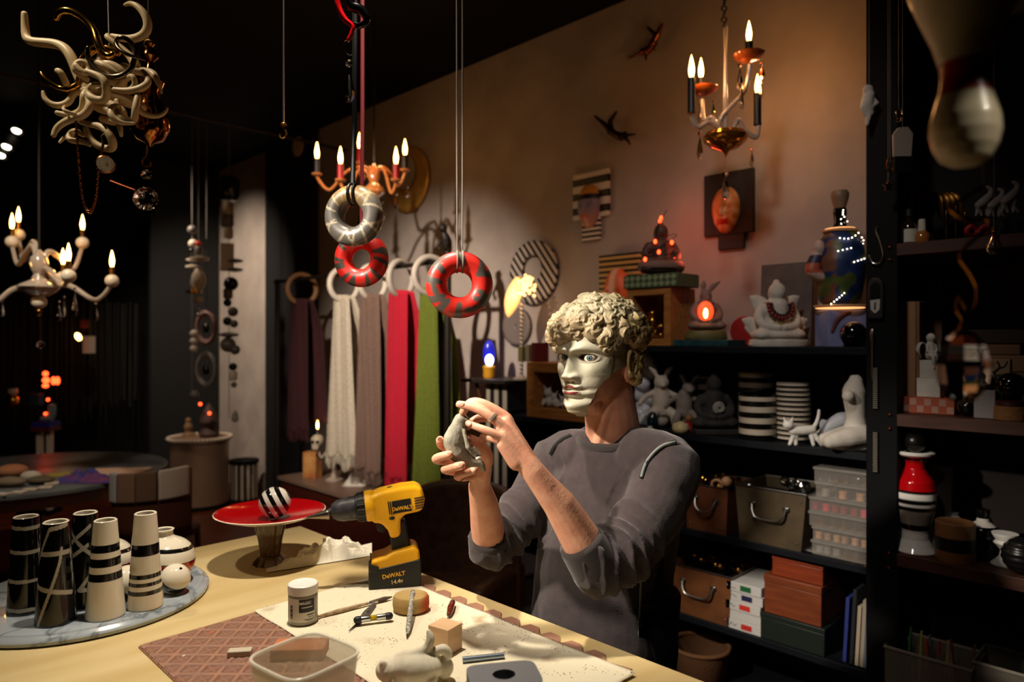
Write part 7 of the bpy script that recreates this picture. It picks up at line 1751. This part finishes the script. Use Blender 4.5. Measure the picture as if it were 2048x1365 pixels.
# ---- top shelf
def bottle(u, prof, label, m, mc, lab=None, name='bottle'):
    p, s = sh(u, ZB1, 2.93); t = T(name, label, 'bottle', p, CAMZ); body, capz = prof
    obj('bottle_body', MB(s).lathe(body, 24), m, t); obj('stopper', MB(s).lathe(capz, 18), mc, t)
    if lab: obj('paper_label', MB(s).grid(lambda i, j: Vector((lab[0] * math.sin(-1.1 + 2.2 * i), -lab[0] * math.cos(-1.1 + 2.2 * i), lab[1] + (lab[2] - lab[1]) * j)), 16, 2), mat('label_white2', (186, 180, 168), .7), t)
bottle(1818, ([(15, 0), (16, 2), (16, 36), (12, 44), (6, 48), (6, 58)], [(7, 56), (8, 57), (8, 70), (6, 72)]), 'dark glass bottle with white label and black cap', mat('dark_brown_glass', (34, 22, 12), .1, coat=.5), M_bp, (16.3, 4, 30))
bottle(1844, ([(13, 0), (14, 2), (14, 18), (9, 24), (6, 26)], [(7, 25), (7.5, 27), (6.5, 48), (5, 49)]), 'small amber nail polish bottle with white cap', mat('amber_polish', (150, 90, 36), .15, coat=.5), mat('white_cap', (200, 190, 170), .4), None, 'polish_bottle')
p, s = sh(1855, ZB1, 3.1)
gf = T('gold_flower_ornament', 'drooping gold flower ornament on the upper right shelf', 'ornament', p, CAMZ)
obj('stem', MB(s).tube(cr([(10, 0, 0), (4, 0, 60), (-10, 0, 108), (-34, 0, 116), (-46, 0, 96)], 5), [4, 4, 4, 4, 5], 8), M_brass, gf); obj('foot', MB(s).lathe([(20, 0), (20, 4), (6, 8)], 20, (10, 0, 0)), M_brass, gf)
for k in range(9): a = -60 + k * 40; obj('petal', MB(s).tube(cr([(-40 + k * 11, 0, 110), (-48 + k * 13, -8, 92), (-50 + k * 14, -10, 72 - 6 * (k % 3))], 4), [4, 9, 10, 8, 3], 8, flat=.35, rnd=True), mat('old_gold', (120, 80, 30), .35, .9), gf)
for k, (u, h) in enumerate(((1893, 66), (1912, 74), (1930, 60))):
    p, s = sh(u, ZB1, 3.0); one('gold_candlestick', ('slim gold stick on the upper right shelf, left of three', 'tallest gold stick on the upper right shelf', 'short gold stick beside the red bow')[k], 'ornament', MB(s).lathe([(9, 0), (9, 3), (3, 6), (4, h * .4), (2.5, h * .6), (5, h * .8), (3, h)], 14), mat('dark_gold', (128, 84, 34), .25, 1), p)
p, s = sh(1955, ZB1, 2.93)
rbw = T('red_bow', 'red ribbon bow on the upper right shelf', 'bow', p, CAMZ)
for sg in (-1, 1): obj('loop', MB(s).tube(cr([(0, 0, 14), (sg * 14, -4, 26), (sg * 22, 0, 16), (sg * 12, 4, 6), (0, 0, 12)], 5), 4.5, 8, flat=.5), mat('red_ribbon', (150, 22, 18), .6), rbw)
obj('knot', MB(s).sphere((0, -3, 13), 7, 12, 8), mat('red_ribbon', (150, 22, 18), .6), rbw); obj('tail', MB(s).tube([(0, 0, 12), (10, -2, 1)], 4, 6, flat=.4), mat('red_ribbon', (150, 22, 18), .6), rbw)
for k, (u, sc) in enumerate(((1966, 1.0), (1990, .95), (2018, 1.05))):
    p, s = sh(u, ZB1, 3.1); mb = MB(s * sc); mb.tube(cr([(-8, 0, 78), (0, 0, 84), (12, 0, 96)], 4), [8, 9, 7], 10, rnd=True); mb.tube(cr([(12, 0, 96), (16, 0, 108), (8, 0, 114)], 4), [5, 5, 3.5], 8, rnd=True)
    for x, dx in ((-8, -6), (-6, 4), (8, 10), (10, -2)): mb.tube([(x, 0, 78), (x + dx * .4, 2, 66), (x + dx, 0, 56)], [5, 3.5, 2.5], 8, rnd=True)
    t = T('white_horse', ('leftmost', 'middle', 'rightmost')[k] + ' of three white prancing horses on the upper right shelf', 'figurine', p, CAMZ); obj('horse_body', organic(mb, .004, 2), mat('dusty_white', (150, 138, 132), .7), t); obj('stand_rod', MB(s).tube([(0, 0, 4), (0, 0, 78 * sc)], 1.6, 6), M_iron, t); obj('stand_foot', MB(s).lathe([(12, 0), (12, 4), (2, 5)], 16), M_iron, t)
p = PX(1988, 470, 2.84); lb2 = T('glass_light_bulb', 'clear round glass bulb hanging from the upper right shelf', 'bulb', p, CAMZ); s = 2.84 / (S2 * (1 + (1988 - U0) / F)) / F
obj('glass_globe', MB(s).lathe([(4, 4), (6, -6), (13, -18), (15, -28), (11, -38), (.5, -42)], 20), M_glass, lb2); obj('screw_base', MB(s).lathe([(5, 4), (6, 6), (5, 9), (6, 12), (4, 16)], 14), M_brass, lb2); obj('hanging_thread', MB().tube([(0, 0, .02), (0, 0, CEIL - p.z)], .0008, 5), M_cord, lb2)
# ---- middle shelf
M_tanb = mat('tan_board', (132, 94, 62), .7, c2=(112, 78, 50), ns=4, stretch=(8, 8, 1))
p, s = sh(1822, ZB2, 3.0)
bp3 = T('tan_board', 'tall tan board standing at the left of the middle shelf', 'board', p, WALLZ)
obj('board_face', MB(s).box((12, 60, 110), (6, 120, 220)), M_tanb, bp3, bevel=.002); obj('board_edge', MB(s).box((-11, 0, 110), (40, 6, 220)), mat('tan_edge', (150, 110, 76), .7), bp3, bevel=.002)
p, s = sh(1876, ZB2, 3.2); one('thin_brown_board', 'narrow upright brown board behind the angel', 'board', MB(s).box((0, 0, 128), (16, 10, 256)), mat('brown_strip', (92, 58, 28), .6), p, WALLZ, bevel=.002)
p, s = sh(1857, ZB2, 2.96)
cb = T('red_checker_box', 'flat box with orange and pink checker pattern under the angel', 'box', p, WALLZ)
obj('box_body', MB(s).box((0, 30, 16), (92, 70, 32)), mat('checker_orange', (150, 66, 36), .6), cb, bevel=.002)
for k in range(7):
    for r in range(2):
        if (k + r) % 2 == 0: obj('checker_square', MB(s).box((-39 + k * 13, -5.4, 9 + r * 14), (12, 1.2, 13)), mat('checker_pink', (160, 116, 100), .6), cb)
p = p + Vector((30 * s, 0, 32 * s + .0005)); q = Vector((p.x, WY(1862, p.x), p.z))
b1 = one('white_block', 'larger white block under the angel', 'block', MB(s).box((0, 0, 19), (42, 40, 38)), M_plaster, q, WALLZ, bevel=.002)
b2 = one('white_block', 'smaller white block directly below the sitting angel', 'block', MB(s).box((0, 0, 18), (34, 34, 36)), M_plaster, q + Vector((.004, 0, 38 * s + .0005)), WALLZ, bevel=.002)
q = q + Vector((-.005, 0, 74 * s + .001)); an_ = T('angel_figurine', 'small white angel sitting on two white blocks', 'figurine', q, CAMZ)
mb = MB(s); mb.tube(cr([(0, 0, 10), (0, 0, 24), (0, 0, 34)], 4), [10, 8, 7], 12, rnd=True); mb.sphere((0, -1, 45), (9, 9, 9.5), 12, 10)
for sg in (-1, 1): mb.tube([(sg * 5, -3, 10), (sg * 5, -17, 8), (sg * 4, -19, -12)], [5, 4.5, 3.5], 8, rnd=True); mb.tube([(sg * 8, -2, 30), (sg * 10, -6, 18), (sg * 3, -9, 14)], [3.5, 3, 3], 8, rnd=True)
obj('angel_body', organic(mb, .003, 2), M_plaster, an_)
for sg in (-1, 1): obj('wing', MB(s).tube(cr([(sg * 4, 6, 30), (sg * 16, 8, 34), (sg * 22, 8, 20), (sg * 16, 8, 6)], 4), [4, 8, 8, 3], 10, flat=.3, ref=(0, 1, 0), rnd=True), M_plaster, an_)
p, s = sh(1992, ZB2, 3.24)
pf_ = T('dark_portrait_panel', 'dark brown panel with a faint hatted portrait silhouette', 'picture', p + Vector((0, 0, 168 * s)), WALLZ)
obj('panel', MB(s).box((0, 0, 62), (110, 8, 124)), mat('dark_panel', (54, 38, 26), .7), pf_, bevel=.003)
obj('silhouette', MB(s).prism([(-34, 4), (34, 4), (26, 40), (12, 50), (14, 70), (26, 76), (24, 80), (14, 82), (10, 98), (-10, 98), (-14, 82), (-24, 80), (-26, 76), (-14, 70), (-12, 50), (-26, 40)], -5, -4), mat('silhouette_dark', (28, 20, 15), .8), pf_)
p, s = sh(2000, ZB2, 3.1)
st0 = p.copy()
def blk(u, w_, h, dz, x, label, m, dpt=46, nm='wood_block_stack'):
    q, s = SH(u, x, ZB2); one(nm, label, 'block', MB(s).box((0, 0, h / 2), (w_, dpt, h)), m, q + Vector((0, 0, dz * s)), WALLZ, bevel=.003)
blk(2010, 100, 84, 0, 3.16, 'wide tan box at the back of the middle shelf', M_tanb); blk(1995, 120, 32, 84.5, 3.16, 'tan plank box lying on the wide tan box', mat('tan_board2', (140, 100, 66), .7)); blk(1986, 96, 20, 117, 3.16, 'thin tan box on top of the pile, under the portrait', mat('tan_board3', (120, 84, 56), .7)); blk(1992, 100, 28, 137.5, 3.2, 'dark thin box directly under the portrait', mat('dark_box', (44, 30, 22), .7))
q, s = SH(1992, 3.0, ZB2)
trb = T('tree_print_box', 'tan cube printed with a black branching tree', 'box', q + Vector((0, 0, 0)), WALLZ)
obj('box_body', MB(s).box((0, 12, 58), (46, 24, 116)), mat('tree_box', (160, 132, 100), .7), trb, bevel=.002)
tm = MB(s)
for pts, r in (([(0, -1, 76), (-2, -1, 90), (6, -1, 100), (2, -1, 112)], 1.7), ([(-2, -1, 88), (-12, -1, 96), (-18, -1, 108)], 1.4), ([(4, -1, 98), (14, -1, 102), (19, -1, 112)], 1.3), ([(-2, -1, 82), (12, -1, 86), (20, -1, 84)], 1.3), ([(-10, -1, 95), (-20, -1, 92)], 1), ([(-6, -1, 78), (-18, -1, 80)], 1.2)): tm.tube(cr([Vector(a) for a in pts], 4), r, 6)
obj('tree_print', tm, M_ink, trb)
for u, x, r, z0, lb_ in ((2022, 2.94, 27, 40, 'big glossy black ball on a woven stand'), (1936, 2.95, 19, 0, 'black ball on the middle right shelf behind the crystal'), (1972, 2.95, 16, 56, 'grey-black ball on the pale block')):
    q, s = SH(u, x, ZB2); one('black_sphere', lb_, 'ball', MB(s).sphere((0, 0, r), r, 26, 18), M_blackgl, q + Vector((0, 0, z0 * s + .0008)))
q, s = SH(2022, 2.94, ZB2); wb = T('woven_stand', 'woven drum stand under the big black ball', 'stand', q, CAMZ); obj('stand_body', MB(s).lathe([(28, 0), (30, 4), (28, 28), (.5, 28)], 28), mat('weave', (128, 86, 46), .8, bump=.8, bs=90), wb); obj('stand_ring', MB(s).lathe([(16, 28), (26, 29), (26, 38), (18, 40), (16, 38)], 28), mat('dark_red_wood', (60, 24, 18), .4), wb)
q, s = SH(1972, 2.95, ZB2); one('pale_block', 'pale grey block with a ball on it', 'block', MB(s).box((0, 0, 28), (36, 30, 56)), mat('pale_grey_block', (136, 128, 126), .7), q, WALLZ, bevel=.002)
# ---- lower shelf
p, s = sh(1830, ZB3, 2.95)
rv = T('red_striped_vase', 'tall glossy vase with red top, black and white bands and flared foot', 'vase', p, CAMZ)
prof = [(36, 0), (38, 3), (32, 12), (25, 26), (24, 40), (28, 56), (34, 78), (38, 100), (38, 124), (34, 142), (24, 156), (19, 166), (18, 178), (22, 186), (34, 194), (35, 198), (30, 200), (10, 196)]
pr2 = []
for (a, b_), (c, e) in zip(prof, prof[1:]): pr2 += [(a + (c - a) * k / 8, b_ + (e - b_) * k / 8) for k in range(8)]
o = obj('vase_body', MB(s).lathe(pr2 + [prof[-1]], 48), vmat('glazed_paint', .12, coat=.5), rv)
paint(o, lambda q: (lambda z: WHT if z < 44 else BLK if z < 56 else (150, 142, 128) if z < 84 else BLK if z < 92 else WHT if z < 100 else BLK if z < 108 else WHT if z < 118 else BLK if z < 126 else (170, 8, 14) if z < 182 else BLK if z < 190 else WHT)(q.z / s))
q = p + Vector((0, 0, 199 * s)); one('dark_ball_stopper', 'dark metal ball resting in the mouth of the red vase', 'ball', MB(s).sphere((0, 0, 19), 21, 24, 16), mat('gunmetal', (50, 48, 46), .3, .8), q)
p, s = sh(1910, ZB3, 2.93)
one('wooden_cylinder', 'low wooden cylinder with a broad black band', 'canister', MB(s).lathe([(34, 0), (35, 2), (35, 76), (33, 78), (.5, 78)], 40), ramp_mat('wood_black_band', [(0, (128, 84, 48)), (.28, (12, 11, 11)), (.62, (142, 98, 58))], 'Z', 0, 78 * s, .5), p, CAMZ)
p, s = sh(1880, ZB3, 3.16); one('white_leaning_panel', 'white panel leaning behind the red vase', 'panel', MB(s).box((0, 0, 74), (40, 8, 148), rot=RX(-5)), mat('grey_white_panel', (150, 146, 140), .7), p + Vector((0, 0, .004)), WALLZ)
def smallvase(u, x, prof, label, m, nm='small_vase'):
    p, s = sh(u, ZB3, x); return one(nm, label, 'vase', MB(s).lathe(prof, 28), m, p)
smallvase(1862, 3.06, [(22, 0), (23, 2), (14, 20), (13, 34), (18, 44), (16, 46)], 'small white vase foot behind the red vase', M_white)
smallvase(1905, 3.18, [(12, 0), (20, 16), (22, 34), (14, 50), (10, 56), (11, 60)], 'small round white vase behind the wooden cylinder', M_white)
o = smallvase(1966, 3.04, [(26, 0), (28, 3), (29, 56), (26, 62), (12, 72), (10, 82), (12, 88), (13, 96)], 'black bottle vase with white shoulder', ramp_mat('black_white_bottle', [(0, (10, 10, 11)), (.62, (190, 184, 176)), (.76, (12, 12, 12))], 'Z', 0, 96 * s, .15), 'bottle_vase')
smallvase(2010, 2.99, [(24, 0), (25, 2), (10, 18), (8, 30), (20, 44), (16, 50), (22, 60), (23, 64)], 'white flared footed vase on the lower right shelf', M_white, 'footed_vase')
p, s = sh(2044, ZB3, 2.92); one('grooved_black_ball', 'black grooved ball cut by the right picture edge', 'ball', MB(s).lathe([(max(.4, 36 * math.sin(R_(a)) - (1.6 if (a // 10) % 2 else 0)), 36 - 36 * math.cos(R_(a))) for a in range(0, 181, 5)], 32), mat('grooved_black', (18, 17, 18), .3), p, CAMZ)
# ---- bottom: tub with coloured sticks, second tub
p, s = sh(1868, ZB4, 2.94)
tubm = mat('milky_tub', (120, 112, 100), .4, alpha=.5)
def tub(u, w_, h, label, nm, x=2.96):
    p, s = sh(u, ZB4, x); t = T(nm, label, 'tub', p, WALLZ); w2 = w_ * s; d2 = .2; hh = h * s
    mb = MB()
    for b_ in ((-w2 / 2, w2 / 2, -d2 / 2, -d2 / 2 + .003, 0, hh), (-w2 / 2, w2 / 2, d2 / 2 - .003, d2 / 2, 0, hh), (-w2 / 2, -w2 / 2 + .003, -d2 / 2, d2 / 2, 0, hh), (w2 / 2 - .003, w2 / 2, -d2 / 2, d2 / 2, 0, hh), (-w2 / 2, w2 / 2, -d2 / 2, d2 / 2, 0, .003)): mb.bb(*b_)
    obj('tub_body', mb, tubm, t); obj('rim', MB().tube([(-w2 / 2, -d2 / 2, hh), (w2 / 2, -d2 / 2, hh), (w2 / 2, d2 / 2, hh), (-w2 / 2, d2 / 2, hh)], .006, 8, True), mat('tub_rim', (130, 122, 110), .4), t); return t, p, s, w2, hh
t, p, s, w2, hh = tub(1868, 150, 84, 'milky plastic tub filled with coloured sticks', 'stick_tub')
random.seed(14)
cols = [(170, 30, 40), (190, 150, 40), (60, 110, 60), (150, 140, 120), (180, 170, 60), (120, 30, 60), (90, 90, 96), (190, 80, 40)]
cn_ = ('red', 'amber', 'green', 'beige', 'yellow', 'wine-coloured', 'grey', 'orange')
for k in range(16):
    x = -w2 / 2 * .85 + w2 * .85 * k / 15 + random.uniform(-.004, .004); L = random.uniform(.15, .24); a = random.uniform(-.2, .2); q = p + Vector((random.uniform(-.05, .05), -x, .004)); L = min(L, .25)
    one('coloured_stick', '%s stick standing in the %s half of the milky tub' % (cn_[k % 8], 'left' if k < 8 else 'right'), 'stick', MB().tube([(0, 0, 0), (random.uniform(-.015, .015), a * .1, L)], .0042, 6), mat('stick_%d' % (k % 8), cols[k % 8], .5), q, group='coloured sticks in the milky tub')
t, p, s, w2, hh = tub(2036, 130, 100, 'second milky tub at the lower right corner', 'milky_tub', 3.0)
p, s = sh(2010, ZB4, 2.82)
one('curved_white_tray', 'white curved plastic tray lying at the bottom right', 'tray', MB(s).tube(cr([(-62, 0, 50), (-40, -4, 26), (0, -8, 10), (60, -10, 6)], 5), [6, 8, 8, 8], 10, flat=.6, rnd=True), mat('white_plastic', (170, 174, 176), .4), p, CAMZ)

# ---- near hanging things (out of focus)
d = .74; s = d / F; p = P(1930, 335, d)
bpn = T('bowling_pin', 'large upside-down bowling pin hanging close in the upper right corner', 'bowling pin', p, CAMZ)
pp = [(1, 0), (24, 3), (44, 16), (57, 40), (63, 68), (61, 96), (52, 130), (44, 160), (42, 180), (45, 205), (58, 250), (78, 300), (100, 360), (112, 420), (110, 480), (92, 560), (70, 620), (66, 626), (1, 627)]
fine = []
for (a, b_), (c, e) in zip(pp, pp[1:]): fine += [(a + (c - a) * k / 6, b_ + (e - b_) * k / 6) for k in range(6)]
o = obj('pin_body', MB(s).lathe(fine + [pp[-1]], 48), vmat('worn_lacquer', .35, coat=.3), bpn, sharp=60)
paint(o, lambda q: (150, 12, 16) if 142 < q.z / s < 205 else (206, 190, 158))
obj('eye_bolt', MB(s).torus((0, 0, 632), 8, 2, RX90, 16, 8), M_steel, bpn); obj('hanging_cord', MB().tube([(0, 0, 638 * s), (0, 0, CEIL - p.z)], .0015, 6), M_cord, bpn)
d = .78; s = d / F; p = P(1926, 808, d)
cp_ = T('crystal_pendant', 'blurred faceted crystal pendant on a twisted gold wire, right foreground', 'pendant', p, CAMZ)
obj('crystal', MB(s).lathe([(1, 0), (22, 8), (44, 40), (50, 78), (40, 118), (20, 142), (5, 150)], 9), M_crystal, cp_, sharp=8)
M_gw = mat('gold_wire', (170, 116, 52), .3, 1)
obj('wire_cap', MB(s).lathe([(6, 148), (9, 152), (4, 160), (3, 170)], 12), M_gw, cp_)
obj('gold_wire_loop', MB(s).tube(cr([(0, 0, 168), (-12, 0, 188), (-8, 0, 212), (6, 0, 190)], 5), 3, 8), M_gw, cp_)
obj('gold_wire', MB(s).tube(cr([(0, 0, 168), (24, 0, 190), (30, 0, 226), (14, 0, 262), (-4, 0, 290), (8, 0, 316), (34, 0, 338), (52, 0, 356), (44, 0, 372), (10, 0, 366), (-24, 0, 390), (0, 0, 410), (40, 0, 436)], 5), 4, 8), M_gw, cp_)
obj('hanging_thread', MB().tube([Vector((40, 0, 436)) * s, (40 * s, 0, CEIL - p.z)], .0006, 5), M_cord, cp_)
